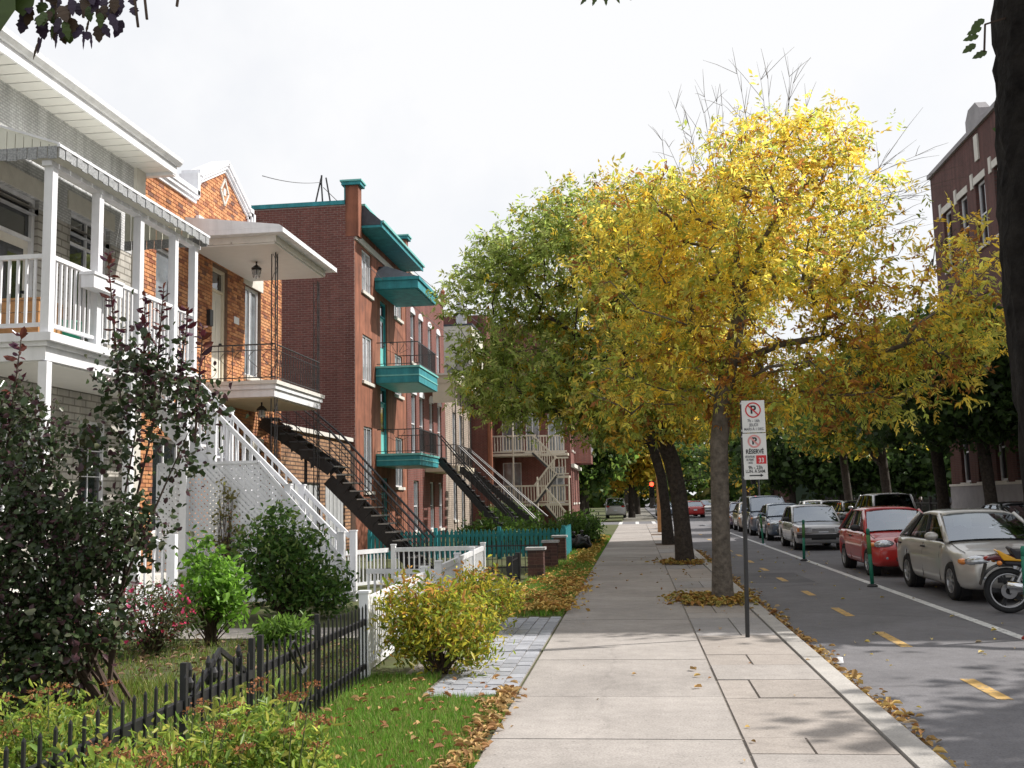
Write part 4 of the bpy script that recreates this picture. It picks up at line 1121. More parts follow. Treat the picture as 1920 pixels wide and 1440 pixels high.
MB().prism([(13.4, 38.6, 15.582), (13.4, 40.2, 15.582), (13.4, 40.2, 16.0), (13.4, 39.8, 16.35), (13.4, 39.0, 16.35), (13.4, 38.6, 16.0)], (0.4, 0, 0)).build('parapet_crest', 'school_stone', SC, fix=True)
MB().fbox(FR, 39.2, 39.6, 14.2, 15.2, 0, 0.06).build('plaque', 'stone_white', SC)
for k in range(12):
    MB().fbox(FR, 44.2 - k * 2.05, 44.45 - k * 2.05, 13.3, 13.9, 0, 0.05).build('stone_block', 'stone_white', SC)

# ================================================================== shops beyond the crossing
SH = thing('shop_row', 'green shopfronts with a long red awning beyond the crossing', 'shop', (24, 88, 0))
FQ = fcam(88)
so = [(15 + k * 3.2, 17.4 + k * 3.2, 0.6, 2.6) for k in range(6)]
wall_mesh(FQ, 13, 36, 0, 3.4, so).build('shop_front', 'shop_green', SH)
for q in so: window(FQ, *q, SH, 'shop_green', 'glass_pale', 2, 1)
up = [(14.5 + k * 2.6, 15.6 + k * 2.6, 4.6, 6.6) for k in range(8)]
wall_mesh(FQ, 13, 36, 3.4, 9.5, up).build('upper_wall', 'brick_school_side', SH)
for q in up: window(FQ, *q, SH, 'white_paint', 'glass_dark', 2, 1)
bx('rear_block', 'brick_school_side', SH, 13, 36, 88.4, 100, 0, 9.4)
MB().prism([(17, 88, 3.1), (17, 86.6, 2.25), (17, 86.6, 2.1), (17, 88, 2.1)], (9.2, 0, 0)).build('awning', 'awning_red', SH, fix=True)
MB().prism([(28.6, 88, 3.1), (28.6, 86.6, 2.3), (28.6, 86.6, 2.15), (28.6, 88, 2.15)], (3, 0, 0)).build('awning', 'awning_red', SH, fix=True)
# ------------------------------------------------------------------ foliage
nrng = np.random.default_rng(5)

def unit(v):
    return v / np.maximum(np.linalg.norm(v, axis=1, keepdims=True), 1e-9)

def leaf_object(name, pts, L, W, cols, m, parent, dirs=None, droop=0.0, flat=0.0, fold=0.25, kind='stuff', szvar=0.35, six=False, dn=0.45):
    """many small folded leaf faces, one object"""
    N = len(pts); pts = np.asarray(pts, float)
    d = unit(nrng.normal(size=(N, 3))) if dirs is None else unit(np.asarray(dirs) + dn * nrng.normal(size=(N, 3)))
    d[:, 2] -= droop; d = unit(d)
    up = unit(nrng.normal(size=(N, 3)) + np.array([0, 0, flat]))
    s = unit(np.cross(d, up)); n = np.cross(s, d)
    sz = (1 + szvar * nrng.normal(size=(N, 1))).clip(0.45, 1.8)
    l, w = L * sz, W * sz
    if six:
        V = np.stack([pts, pts + d * l * 0.32 + s * w * 0.42 + n * w * fold, pts + d * l * 0.72 + s * w * 0.40 + n * w * fold, pts + d * l,
                      pts + d * l * 0.72 - s * w * 0.40 + n * w * fold, pts + d * l * 0.32 - s * w * 0.42 + n * w * fold], 1)
        k = 6
        F = np.array([[0, 1, 2, 3], [0, 3, 4, 5]])
    else:
        V = np.stack([pts, pts + d * l * 0.45 + s * w * 0.5 + n * w * fold, pts + d * l, pts + d * l * 0.45 - s * w * 0.5 + n * w * fold], 1)
        k = 4
        F = np.array([[0, 1, 2, 3]])
    V = V.reshape(-1, 3)
    c = V.mean(0)
    me = bpy.data.meshes.new(name)
    me.vertices.add(len(V)); me.vertices.foreach_set('co', (V - c).ravel())
    idx = (np.arange(N)[:, None, None] * k + F[None]).reshape(-1, 4)
    me.loops.add(idx.size); me.loops.foreach_set('vertex_index', idx.ravel().astype(np.int32))
    me.polygons.add(len(idx)); me.polygons.foreach_set('loop_start', np.arange(0, idx.size, 4, dtype=np.int32))
    me.update(calc_edges=True)
    ca = me.color_attributes.new('Col', 'FLOAT_COLOR', 'POINT')
    cc = np.ones((N, k, 4)); cc[:, :, :3] = np.asarray(cols)[:, None, :]
    ca.data.foreach_set('color', cc.ravel())
    me.materials.append(MATS[m])
    o = bpy.data.objects.new(name, me)
    link(o, parent, Vector(c))
    if kind: o['kind'] = kind
    return o

def pinnate(c, cen, Lr, droop=0.35):
    """compound leaves: seven leaflets along a drooping stalk"""
    M_ = len(c)
    d = unit(nrng.normal(size=(M_, 3)) + 0.5 * unit(c - cen) + np.array([0, 0, -droop]))
    s_ = unit(np.cross(d, unit(nrng.normal(size=(M_, 3)) + np.array([0, 0, 1.2]))))
    ln = Lr * nrng.uniform(0.6, 1.35, (M_, 1))
    P, D = [], []
    for t in (0.3, 0.58, 0.84):
        for sg in (-1, 1):
            P.append(c + d * ln * t); D.append(d * 0.55 + s_ * sg * 0.9 + np.array([0, 0, -0.25]))
    P.append(c + d * ln); D.append(d)
    return np.stack(P, 1).reshape(-1, 3), np.stack(D, 1).reshape(-1, 3)

def palette(N, cols, weights=None, jit=0.18):
    cols = np.array(cols, float)
    w = None if weights is None else np.array(weights) / sum(weights)
    c = cols[nrng.choice(len(cols), N, p=w)]
    return (c * (1 + jit * nrng.normal(size=(N, 1)))).clip(0.004, 0.95)

def skeleton(trunk, tips, rt, rmin, jit=0.12, seg=0.5, up_pen=0.8):
    """grow limbs from a trunk polyline to the given twig tips; returns tube chains"""
    P = [Vector(p) for p in trunk]; par = [i - 1 for i in range(len(P))]
    start = max(1, int(len(P) * 0.45))
    top = P[-1]
    tips = sorted((Vector(t) for t in tips), key=lambda t: (t - top).length)
    arr = np.array([tuple(p) for p in P]); alive = np.arange(len(P)) >= start
    ends = []
    for t in tips:
        tv = np.array(t); dd = np.linalg.norm(arr - tv, axis=1) + up_pen * np.maximum(0, arr[:, 2] - tv[2] + 0.25 * np.linalg.norm(arr - tv, axis=1))
        dd[~alive] = 1e9
        i = int(np.argmin(dd)); a = P[i]; ln = (t - a).length
        n = max(1, int(ln / seg)); prev = i; new = []
        for k in range(1, n + 1):
            q = k / n
            p = a.lerp(t, q) + Vector((rnd.gauss(0, jit), rnd.gauss(0, jit), rnd.gauss(0, jit * 0.6) - 0.10 * ln * q * (1 - q) * 0.0)) * (ln * 0.35 if k < n else 0) 
            P.append(p); par.append(prev); prev = len(P) - 1; new.append(tuple(p))
        arr = np.vstack([arr, np.array(new)]); alive = np.concatenate([alive, np.ones(len(new), bool)])
        ends.append(prev)
    cnt = [0] * len(P)
    for e in ends: cnt[e] += 1
    for i in range(len(P) - 1, 0, -1): cnt[par[i]] += cnt[i]
    tot = max(1, cnt[0])
    rad = [max(rmin, rt * (c / tot) ** 0.52) for c in cnt]
    kids = [[] for _ in P]
    for i in range(1, len(P)): kids[par[i]].append(i)
    chains = []; stack = [(0, None)]
    while stack:
        i, pre = stack.pop(); ch = ([pre] if pre is not None else []) + [i]
        while kids[i]:
            ks = sorted(kids[i], key=lambda j: -cnt[j])
            for j in ks[1:]: stack.append((j, i))
            i = ks[0]; ch.append(i)
        chains.append(([P[j] for j in ch], [rad[ch[1]] if (n_ == 0 and pre is not None) else rad[j] for n_, j in enumerate(ch)]))
    return chains

def in_blobs(n, blobs, shell=0.35):
    vol = np.array([b[1][0] * b[1][1] * b[1][2] for b in blobs]); ks = nrng.choice(len(blobs), n, p=vol / vol.sum())
    d = unit(nrng.normal(size=(n, 3))); r = nrng.uniform(shell, 1, size=(n, 1)) ** 0.6
    c = np.array([b[0] for b in blobs])[ks]; rr = np.array([b[1] for b in blobs])[ks]
    return c + d * r * rr

def tree(name, label, trunk, rt, blobs, ntips, nleaf, L, W, colfn, m='leaf_green', bark='bark', group=None, spread=0.32, bare=(), droop=0.25, base_flare=1.35, rmin=0.008, shell=0.3, twigs=(), rough=None, stalk=0.0):
    t = thing(name, label, 'tree', trunk[0], group)
    tips = in_blobs(ntips, blobs, shell)
    ch = skeleton(trunk, list(map(tuple, tips)) + list(bare), rt, rmin)
    mb = MB()
    for k, (pts, rs) in enumerate(ch):
        if k == 0:
            rs = list(rs); rs[0] *= base_flare
        mb.tube(pts, rs, 10 if k == 0 else (6 if rs[0] > 0.04 else 4), cap=False)
    for (a, e) in twigs:
        a, e = Vector(a), Vector(e); ax = e - a; ln = ax.length
        bend = Vector((rnd.gauss(0, 0.05), rnd.gauss(0, 0.05), 0.06)) * ln
        line = [a.lerp(e, q) + bend * (4 * q * (1 - q)) for q in (0, 0.2, 0.4, 0.6, 0.8, 1)]
        mb.tube(line, [0.007, 0.006, 0.005, 0.004, 0.003, 0.0015], 4)
        for q in (2, 3, 4, 4):
            sd = (ax.normalized() + Vector((rnd.gauss(0, 0.6), rnd.gauss(0, 0.6), rnd.gauss(0, 0.3)))) * ln * rnd.uniform(0.12, 0.26)
            mb.tube([line[q], line[q] + sd * 0.6 + Vector((0, 0, 0.02)), line[q] + sd], [0.005, 0.004, 0.002], 3)
    tk = mb.build('trunk', bark, t, smooth=True)
    if rough:
        ss = tk.modifiers.new('dense', 'SUBSURF'); ss.subdivision_type = 'SIMPLE'; ss.levels = ss.render_levels = rough[0]
        tx = bpy.data.textures.new('bark_relief', 'CLOUDS'); tx.noise_scale = rough[1]; tx.noise_depth = 3
        dp = tk.modifiers.new('relief', 'DISPLACE'); dp.texture = tx; dp.strength = rough[2]; dp.mid_level = 0.5; dp.texture_coords = 'LOCAL'
    ks = nrng.integers(0, ntips, nleaf)
    g = nrng.normal(size=(nleaf, 3)) * spread * np.array([1, 1, 0.75])
    pts = tips[ks] + g
    if stalk:
        n7 = nleaf // 7; ks = ks[:n7]
        pts, dd = pinnate(pts[:n7], tips.mean(0), stalk)
        k7 = np.repeat(ks, 7)
        # stalks share one colour, leaflets vary a little round it
        c0 = colfn(pts[::7], ks); cc = np.repeat(c0, 7, axis=0) * (1 + 0.14 * nrng.normal(size=(len(pts), 1))).clip(0.5, 1.5)
        leaf_object('crown', pts, L, W, cc, m, t, dirs=dd, droop=0.1, flat=0.8, szvar=0.32, dn=0.16)
    else:
        leaf_object('crown', pts, L, W, colfn(pts, ks), m, t, droop=droop, flat=0.6)
    return t

GREEN = [(0.045, 0.085, 0.018), (0.07, 0.12, 0.022), (0.03, 0.06, 0.016), (0.10, 0.14, 0.03)]
YEL = [(0.82, 0.60, 0.075), (0.89, 0.72, 0.14), (0.74, 0.61, 0.11), (0.78, 0.50, 0.065), (0.52, 0.52, 0.11)]
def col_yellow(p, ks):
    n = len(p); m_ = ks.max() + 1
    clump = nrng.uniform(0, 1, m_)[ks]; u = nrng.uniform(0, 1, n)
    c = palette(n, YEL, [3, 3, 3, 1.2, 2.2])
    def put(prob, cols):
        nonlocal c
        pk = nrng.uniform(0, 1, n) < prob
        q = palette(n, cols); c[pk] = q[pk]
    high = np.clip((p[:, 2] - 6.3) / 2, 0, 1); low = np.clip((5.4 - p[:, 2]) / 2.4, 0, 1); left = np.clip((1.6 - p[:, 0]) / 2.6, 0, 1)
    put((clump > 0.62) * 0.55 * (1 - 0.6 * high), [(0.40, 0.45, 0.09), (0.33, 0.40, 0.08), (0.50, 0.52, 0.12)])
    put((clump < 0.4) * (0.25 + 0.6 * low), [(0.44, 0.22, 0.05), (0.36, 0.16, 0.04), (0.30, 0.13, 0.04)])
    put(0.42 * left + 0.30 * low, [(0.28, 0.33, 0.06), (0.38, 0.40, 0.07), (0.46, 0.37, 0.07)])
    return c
def col_mix(x0, x1, gcols=GREEN):
    def f(p, ks):
        n = len(p); c = palette(n, gcols + [(0.13, 0.17, 0.03)])
        yl = palette(n, [(0.55, 0.44, 0.05), (0.42, 0.38, 0.06), (0.46, 0.28, 0.04)])
        clump = nrng.uniform(0, 1, ks.max() + 1)[ks]
        q = np.clip((p[:, 0] - x0) / (x1 - x0), 0.06, 0.85)
        pk = nrng.uniform(0, 1, n) < q * (0.3 + 1.3 * clump)
        c[pk] = yl[pk]
        return c
    return f
def col_green(p, ks):
    clump = nrng.uniform(0.7, 1.35, ks.max() + 1)[ks]
    return palette(len(p), GREEN) * 1.35 * clump[:, None]
def col_dark(p, ks):
    return palette(len(p), [(0.045, 0.085, 0.022), (0.07, 0.12, 0.03), (0.035, 0.062, 0.02)])

# the yellow ash by the sign
Y1 = 16.87
tree('ash_tree', 'bright yellow ash tree with slim grey trunk beside the parking sign',
     [(1.35, Y1, -0.03), (1.36, Y1, 0.8), (1.38, Y1, 1.7), (1.40, Y1, 2.5), (1.5, Y1, 3.2), (1.62, Y1, 3.8), (1.82, Y1 - 0.05, 4.6), (2.0, Y1, 5.4)], 0.15,
     [((2.2, Y1, 6.2), (2.3, 2.2, 1.6)), ((2.7, Y1, 7.2), (1.5, 1.5, 0.95)), ((0.35, Y1, 6.1), (1.15, 1.5, 1.1)), ((0.1, Y1, 4.9), (1.05, 1.4, 1.1)), ((0.55, Y1, 3.7), (1.1, 1.3, 0.8)),
      ((2.3, Y1, 4.6), (2.4, 2.2, 1.0)), ((4.3, Y1 - 0.2, 4.4), (1.5, 1.4, 0.7)), ((5.25, Y1 - 0.4, 5.3), (0.85, 0.9, 0.75)), ((5.35, Y1 - 0.5, 5.2), (0.8, 0.9, 0.7)), ((5.1, Y1 - 0.4, 4.2), (1.0, 1.0, 0.6)), ((4.4, Y1, 3.6), (1.4, 1.3, 0.5)), ((2.5, Y1 + 0.2, 3.4), (1.7, 1.5, 0.6)), ((0.0, Y1, 3.35), (1.0, 1.2, 0.55)), ((1.6, Y1 + 0.5, 3.2), (1.3, 1.0, 0.45)), ((3.4, Y1, 3.05), (1.3, 1.2, 0.4)), ((3.7, Y1, 5.6), (1.0, 1.2, 0.8))],
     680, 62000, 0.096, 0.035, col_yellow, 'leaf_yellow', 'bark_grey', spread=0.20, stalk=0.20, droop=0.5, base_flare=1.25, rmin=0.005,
     twigs=[((0.9 + 0.1 * k + rnd.uniform(-0.2, 0.2), Y1 + rnd.uniform(-0.6, 0.6), 6.6 + rnd.uniform(0, 0.6)), (0.6 + 0.13 * k + rnd.uniform(-0.25, 0.25), Y1 + rnd.uniform(-0.8, 0.8), 7.9 + 0.95 * math.sin(0.3 + 0.1 * k) + rnd.uniform(-0.5, 0.15))) for k in range(20)] +
           [((3.4, Y1, 5.4 + 0.1 * k), (4.4 + rnd.uniform(0, 0.9), Y1 + rnd.uniform(-0.4, 0.4), 5.9 + rnd.uniform(0, 1.5))) for k in range(12)])
# forked green-yellow tree behind
Y2 = 26.5
tree('forked_tree', 'large green and yellow tree with thick dark forked trunk',
     [(1.22, Y2, -0.03), (1.18, Y2, 0.9), (1.12, Y2, 1.8), (0.98, Y2, 2.6), (0.7, Y2 - 0.2, 3.4), (0.3, Y2, 4.4), (-0.2, Y2, 5.4)], 0.215,
     [((-1.4, Y2, 7.8), (2.3, 2.4, 2.1)), ((-3.5, Y2 - 0.3, 7.0), (1.4, 1.9, 1.8)), ((-2.8, Y2 - 0.5, 4.9), (1.9, 2.0, 0.9)), ((0.0, Y2 - 0.4, 5.2), (2.2, 2.2, 1.3)), ((1.6, Y2, 7.4), (2.6, 2.6, 2.4)), ((-0.4, Y2 - 0.3, 3.9), (1.6, 1.8, 0.6)), ((-1.9, Y2 - 0.4, 4.1), (1.7, 1.6, 0.6)), ((0.4, Y2 - 0.8, 3.6), (1.3, 1.3, 0.5)), ((-2.7, Y2 - 0.8, 4.3), (1.8, 1.5, 0.6)), ((-0.9, Y2 - 1.0, 3.5), (1.3, 1.2, 0.45)), ((-0.6, Y2, 8.7), (1.6, 1.8, 1.2)), ((2.2, Y2, 4.6), (1.6, 1.8, 1.2))],
     720, 94000, 0.13, 0.05, col_mix(-3.6, 4.5, [(0.32, 0.41, 0.10), (0.39, 0.47, 0.13), (0.26, 0.34, 0.09), (0.43, 0.46, 0.16)]), 'leaf_yellow', 'bark', spread=0.25, droop=0.4, base_flare=1.2, stalk=0.25,
     bare=[(2.0, Y2 + 0.3, 5.6), (2.4, Y2, 5.0)])
Y3 = 37.3
tree('street_tree', 'green tree with dark trunk directly behind the forked tree',
     [(1.15, Y3, -0.03), (1.1, Y3, 1.2), (1.0, Y3, 2.4), (0.7, Y3, 3.6), (0.4, Y3, 5.0)], 0.18,
     [((0.2, Y3, 7.6), (3.2, 3.2, 2.6)), ((-1.8, Y3, 6.0), (2.0, 2.4, 1.6)), ((2.4, Y3, 5.8), (2.2, 2.4, 1.7)), ((0.2, Y3, 4.6), (2.6, 2.6, 0.9))],
     220, 22000, 0.19, 0.07, col_mix(-2, 6), 'leaf_green', 'bark', spread=0.42, droop=0.3)
# maples along the school
for (x, y, r_, lab, s) in ((11.9, 36.0, 0.2, 'dark green maple close to the school wall, nearest of the row', 1.0),
                           (11.8, 41.0, 0.22, 'dark green maple by the school corner', 1.05),
                           (12.0, 50.5, 0.22, 'dark green maple beside the school yard fence', 1.1),
                           (11.9, 59.0, 0.22, 'green maple at the end of the school yard fence', 1.15)):
    tree('maple_tree', lab, [(x, y, -0.03), (x, y, 1.4), (x - 0.1, y, 2.8), (x - 0.2, y, 4.4)], r_,
         [((x - 0.6, y, 6.2 * s), (2.6, 2.8, 2.0)), ((x - 1.6, y, 4.8 * s), (1.9, 2.2, 1.2)), ((x + 0.4, y - 0.3, 4.5 * s), (1.7, 2.2, 1.0)), ((x - 0.8, y - 0.5, 3.9 * s), (1.8, 1.8, 0.6))],
         120, 11000, 0.24, 0.16, col_dark if y < 45 else col_mix(x - 9, x + 8, [(0.10, 0.17, 0.04), (0.14, 0.22, 0.05), (0.07, 0.12, 0.03)]), 'leaf_green', 'bark', 'maples along the school', spread=0.40, droop=0.2)
# tree out to the right whose crown shades the cycle lane
tree('maple_tree', 'green maple on the school pavement to the right, mostly out of view', [(12.2, 13.2, -0.03), (12.2, 13.2, 1.6), (12.0, 13.1, 3.2), (11.4, 13, 5)], 0.3,
     [((9.4, 9.6, 6.5), (1.5, 1.3, 0.8)), ((10.9, 10.4, 7.3), (1.5, 1.3, 0.9)), ((13.0, 12.4, 8.0), (1.6, 1.6, 1.2)), ((8.2, 16.0, 7.0), (1.5, 1.2, 0.7))], 80, 3600, 0.22, 0.16, col_green, 'leaf_green', 'bark', 'maples along the school', spread=0.40, droop=0.2)
tree('maple_tree', 'unseen green maple on the school pavement, added for windshield reflections', [(12.2, 22.5, -0.03), (12.2, 22.5, 1.6), (12.0, 22.5, 3.2), (11.6, 22.5, 5)], 0.2,  # unseen maple added so its leaves reflect in the silver sedan's windshield
     [((11.0, 22.4, 7.4), (1.4, 1.6, 1.2)), ((11.4, 22.6, 5.6), (1.3, 1.4, 0.8))], 60, 2600, 0.22, 0.16, col_green, 'leaf_green', 'bark', 'maples along the school', spread=0.36, droop=0.2)
# far trees closing the street
far = [(-4.5, 86, 11, 4.2, 'green'), (-9.5, 84, 10, 4, 'green'), (-0.3, 92, 10, 3.6, 'yellow'), (0.2, 110, 12, 4.5, 'green'), (-5, 104, 13, 5, 'green'), (12.6, 84, 10, 4, 'dark'), (13, 98, 12, 4.6, 'green'),
       (12.5, 116, 13, 5, 'yellow'), (6.5, 150, 15, 7, 'green'), (-1, 140, 15, 6.5, 'yellow'), (15, 140, 15, 6, 'dark'), (16.2, 82.6, 8, 3.2, 'dark'), (27, 82.4, 8.5, 3.4, 'green'), (-14, 100, 12, 5, 'dark'), (3, 175, 16, 8, 'green'), (19.8, 82.8, 8, 3.2, 'dark'), (23.4, 82.5, 7.5, 3.0, 'dark')]
words_ = ['tall', 'broad', 'slender', 'bushy', 'rounded', 'spreading', 'airy', 'dense', 'hazy', 'leafy', 'upright', 'ragged', 'lofty', 'shady', 'distant', 'twiggy', 'compact', 'drooping']
for i, (x, y, h, s, c) in enumerate(far):
    if not c: continue
    place = 'left of the crossing' if x < -2 else ('at the end of the street' if x < 8 else 'right of the crossing')
    fn = {'green': col_green, 'dark': col_dark, 'yellow': col_mix(x - 14, x + 3)}[c]
    tree('far_tree', f"{words_[i]} {c if c != 'dark' else 'dark green'} tree far off {place}", [(x, y, -0.03), (x, y, h * 0.2), (x + 0.1, y, h * 0.34), (x, y, h * 0.5)], 0.02 * h + 0.05,
         [((x, y, h * 0.66), (s * 0.9, s * 0.9, h * 0.30)), ((x - s * 0.45, y - 0.5, h * 0.48), (s * 0.6, s * 0.6, h * 0.2)), ((x + s * 0.45, y, h * 0.46), (s * 0.6, s * 0.6, h * 0.2)), ((x, y - 0.6, h * 0.34), (s * 0.7, s * 0.6, h * 0.13))],
         90, 5200, 0.5, 0.32, fn, 'leaf_green', 'bark', 'far trees closing the street', spread=0.6, droop=0.2)

# far-off wood that closes the view
n = 26000
p = np.column_stack([nrng.uniform(-110, 130, n), nrng.uniform(205, 235, n), np.abs(nrng.normal(0, 1, n))])
hh = 11 + 4 * np.sin(p[:, 0] * 0.21) + 3 * np.sin(p[:, 0] * 0.57 + 1)
p[:, 2] = nrng.uniform(0, 1, n) ** 0.8 * hh
fw_ = leaf_object('far_wood', p, 1.9, 1.3, palette(n, GREEN + [(0.16, 0.15, 0.03)]), 'leaf_green', None, droop=0.2)
tag(fw_, 'far-off wood closing the end of the street', 'wood', kind='stuff')
# near dark trunk at the right edge, its crown above the frame
tree('near_tree', 'dark rough trunk standing close at the right edge', [(1.68, 3.7, -0.03), (1.67, 3.7, 0.6), (1.65, 3.7, 1.2), (1.64, 3.7, 1.9), (1.63, 3.71, 2.5), (1.645, 3.7, 2.8), (1.66, 3.7, 3.1), (1.68, 3.7, 3.5), (1.7, 3.6, 4.2), (1.75, 3.4, 5.2)], 0.30,
     [((1.9, 2.4, 6.4), (1.7, 1.5, 0.9)), ((1.2, 1.2, 5.8), (1.2, 1.0, 0.6))], 50, 1500, 0.16, 0.10, col_dark, 'leaf_dark', 'bark_black', spread=0.3, droop=0.3, base_flare=1.25, rmin=0.012, rough=(3, 0.06, 0.05))
# hanging sprays that dip into the top of the picture
def spray(label, start, leaves, L, W, cols, twigs):
    t = thing('hanging_spray', label, 'branch', start)
    mb = MB()
    for tw in twigs: mb.tube(tw, 0.004, 4)
    mb.build('twig', 'stem_dark', t)
    for (p, d, l, w) in leaves:
        p, d = Vector(p), Vector(d).normalized(); s = d.cross(Vector((0.2, -1, 0.3))).normalized(); n = s.cross(d)
        ol = [(0, 0.0), (0.12, 0.30), (0.3, 0.46), (0.38, 0.36), (0.55, 0.5), (0.66, 0.3), (0.8, 0.26), (1, 0)]
        vs = [p + d * (l * a) + s * (w * b) + n * (0.12 * w * b) for a, b in ol] + [p + d * (l * a) - s * (w * b) + n * (0.12 * w * b) for a, b in ol[-2:0:-1]]
        k = len(ol); m_ = len(vs)
        fs = [(0, 1, m_ - 1)] + [(i, i + 1, m_ - i - 1, m_ - i) for i in range(1, k - 2)] + [(k - 2, k - 1, k)]
        lo = MB().add(vs, fs).build('leaf', rnd.choice(cols) if l < 0.1 else 'leaf_shade_green', t)
mat('leaf_shade_green', (0.045, 0.075, 0.012), 0.5, 0.3, 20)
mat('leaf_shade_purple', (0.030, 0.016, 0.040), 0.5, 0.3, 20)
mat('leaf_shade_brown', (0.05, 0.028, 0.012), 0.5, 0.3, 20)
lv = [((-1.72, 2.4, 3.16), (0.35, 0, -1), 0.25, 0.22), ((-1.62, 2.45, 3.14), (0.1, 0, -1), 0.15, 0.12)]
for k in range(60):
    px = rnd.uniform(-1.62, -1.36); top = 3.12
    zz = rnd.uniform(2.97 + abs(px + 1.5) * 0.22, 3.1)
    lv.append(((px, 2.5 + rnd.uniform(-0.06, 0.06), zz), (rnd.uniform(-0.6, 0.6), rnd.uniform(-0.3, 0.3), -1), rnd.uniform(0.035, 0.06), rnd.uniform(0.022, 0.04)))
for k in range(9):
    px = rnd.uniform(-1.60, -1.42)
    lv.append(((px, 2.5, rnd.uniform(2.93, 3.0)), (rnd.uniform(-0.25, 0.1), 0, -1), rnd.uniform(0.04, 0.07), 0.008))
for (px, zz) in ((-1.32, 3.03), (-1.315, 3.0), (-1.45, 2.94)):
    lv.append(((px, 2.5, zz + 0.02), (0.2, 0, -1), 0.028, 0.028))
tw = [[(-1.62 + k * 0.05, 2.52, 3.5), (-1.60 + k * 0.045, 2.51, 3.2), (-1.58 + k * 0.04, 2.5, 3.0)] for k in range(6)] + [[(-1.33, 2.5, 3.4), (-1.32, 2.5, 3.1), (-1.30, 2.5, 2.96)], [(-1.30, 2.5, 3.4), (-1.29, 2.5, 3.1), (-1.275, 2.5, 2.98)], [(-1.2, 2.5, 3.4), (-1.185, 2.5, 3.05), (-1.19, 2.5, 3.01)]]
spray('dark leafy spray hanging into the top left corner', (-1.5, 2.5, 3.4), lv, 0, 0, ['leaf_shade_purple', 'leaf_shade_brown', 'leaf_shade_purple', 'leaf_shade_green'], tw)
lv2 = [((-0.10 + 0.03 * k, 3.5, 3.47), (-0.8 + 0.42 * k, 0, -1), 0.05, 0.018) for k in range(5)]
spray('tip of a small leaf spray at the top edge of the sky', (-0.05, 3.5, 3.8), lv2, 0, 0, ['leaf_shade_green'], [[(-0.05, 3.5, 3.9), (-0.05, 3.5, 3.46)]])
lv3 = [((1.30 - 0.012 * (k % 4), 3.62, 3.32 - 0.03 * k), (-1, 0.2, -0.6 + 0.2 * (k % 3)), 0.055, 0.03) for k in range(5)]
spray('few dark leaves sprouting from the near trunk', (1.35, 3.65, 3.3), lv3, 0, 0, ['leaf_shade_green'], [[(1.40, 3.66, 3.34), (1.30, 3.62, 3.3), (1.29, 3.62, 3.2)]])
# ------------------------------------------------------------------ shrubs and flowers
def shrub(name, label, base, blobs, nst, nleaf, L, W, cols, weights=None, m='leaf_green', stem='stem_dark', group=None, spread=0.10, rt=0.03, droop=0.1, cat='shrub', six=True, flat=0.5, colfn=None, shell=0.25, foot=None):
    t = thing(name, label, cat, base, group)
    tips = in_blobs(nst, blobs, shell)
    mb = MB(); b = Vector(base)
    for tp in tips[: min(nst, 34 if foot else 70)]:
        tp = Vector(tp); md = b.lerp(tp, 0.5) + Vector((rnd.gauss(0, 0.05), rnd.gauss(0, 0.05), 0.08))
        q = b + Vector((rnd.gauss(0, foot or rt), rnd.gauss(0, foot or rt), -0.02))
        mb.tube([q, md, tp], [rt * 0.35, rt * 0.22, 0.003], 4)
    mb.build('stems', stem, t)
    ks = nrng.integers(0, nst, nleaf)
    pts = tips[ks] + nrng.normal(size=(nleaf, 3)) * spread
    pts[:, 2] = np.maximum(pts[:, 2], 0.02)
    cl = nrng.uniform(0.75, 1.3, nst)[ks]
    c = colfn(pts, ks) if colfn else palette(nleaf, cols, weights) * cl[:, None]
    leaf_object('foliage', pts, L, W, c, m, t, droop=droop, flat=flat, six=six)
    return t

# smoke bush: purple-green round leaves with red-tipped shoots
SB = Vector((-4.65, 8.3, 0))
def smoke_col(p, ks):
    c = palette(len(p), [(0.036, 0.058, 0.024), (0.055, 0.082, 0.035), (0.10, 0.11, 0.065), (0.075, 0.038, 0.045)], [3, 3, 1.3, 1.4])
    return c
sb = shrub('smoke_bush', 'tall dark green smoke bush with purple shoots behind the black fence', SB,
      [((-5.05, 8.2, 1.3), (0.55, 0.5, 0.7)), ((-5.2, 8.0, 0.55), (0.5, 0.5, 0.42)), ((-4.7, 8.0, 0.55), (0.45, 0.4, 0.35)), ((-4.15, 8.3, 2.75), (0.36, 0.4, 0.38)), ((-4.35, 8.2, 2.15), (0.36, 0.4, 0.35)), ((-5.3, 8.3, 2.2), (0.36, 0.4, 0.5)), ((-4.3, 8.1, 1.45), (0.42, 0.4, 0.36)), ((-4.55, 8.1, 1.0), (0.4, 0.4, 0.4)), ((-3.8, 8.2, 1.98), (0.24, 0.25, 0.14)), ((-3.72, 8.25, 2.6), (0.22, 0.25, 0.26))],
      230, 12500, 0.056, 0.041, None, m='leaf_dark', colfn=smoke_col, spread=0.105, rt=0.06, droop=0.15, foot=0.2)
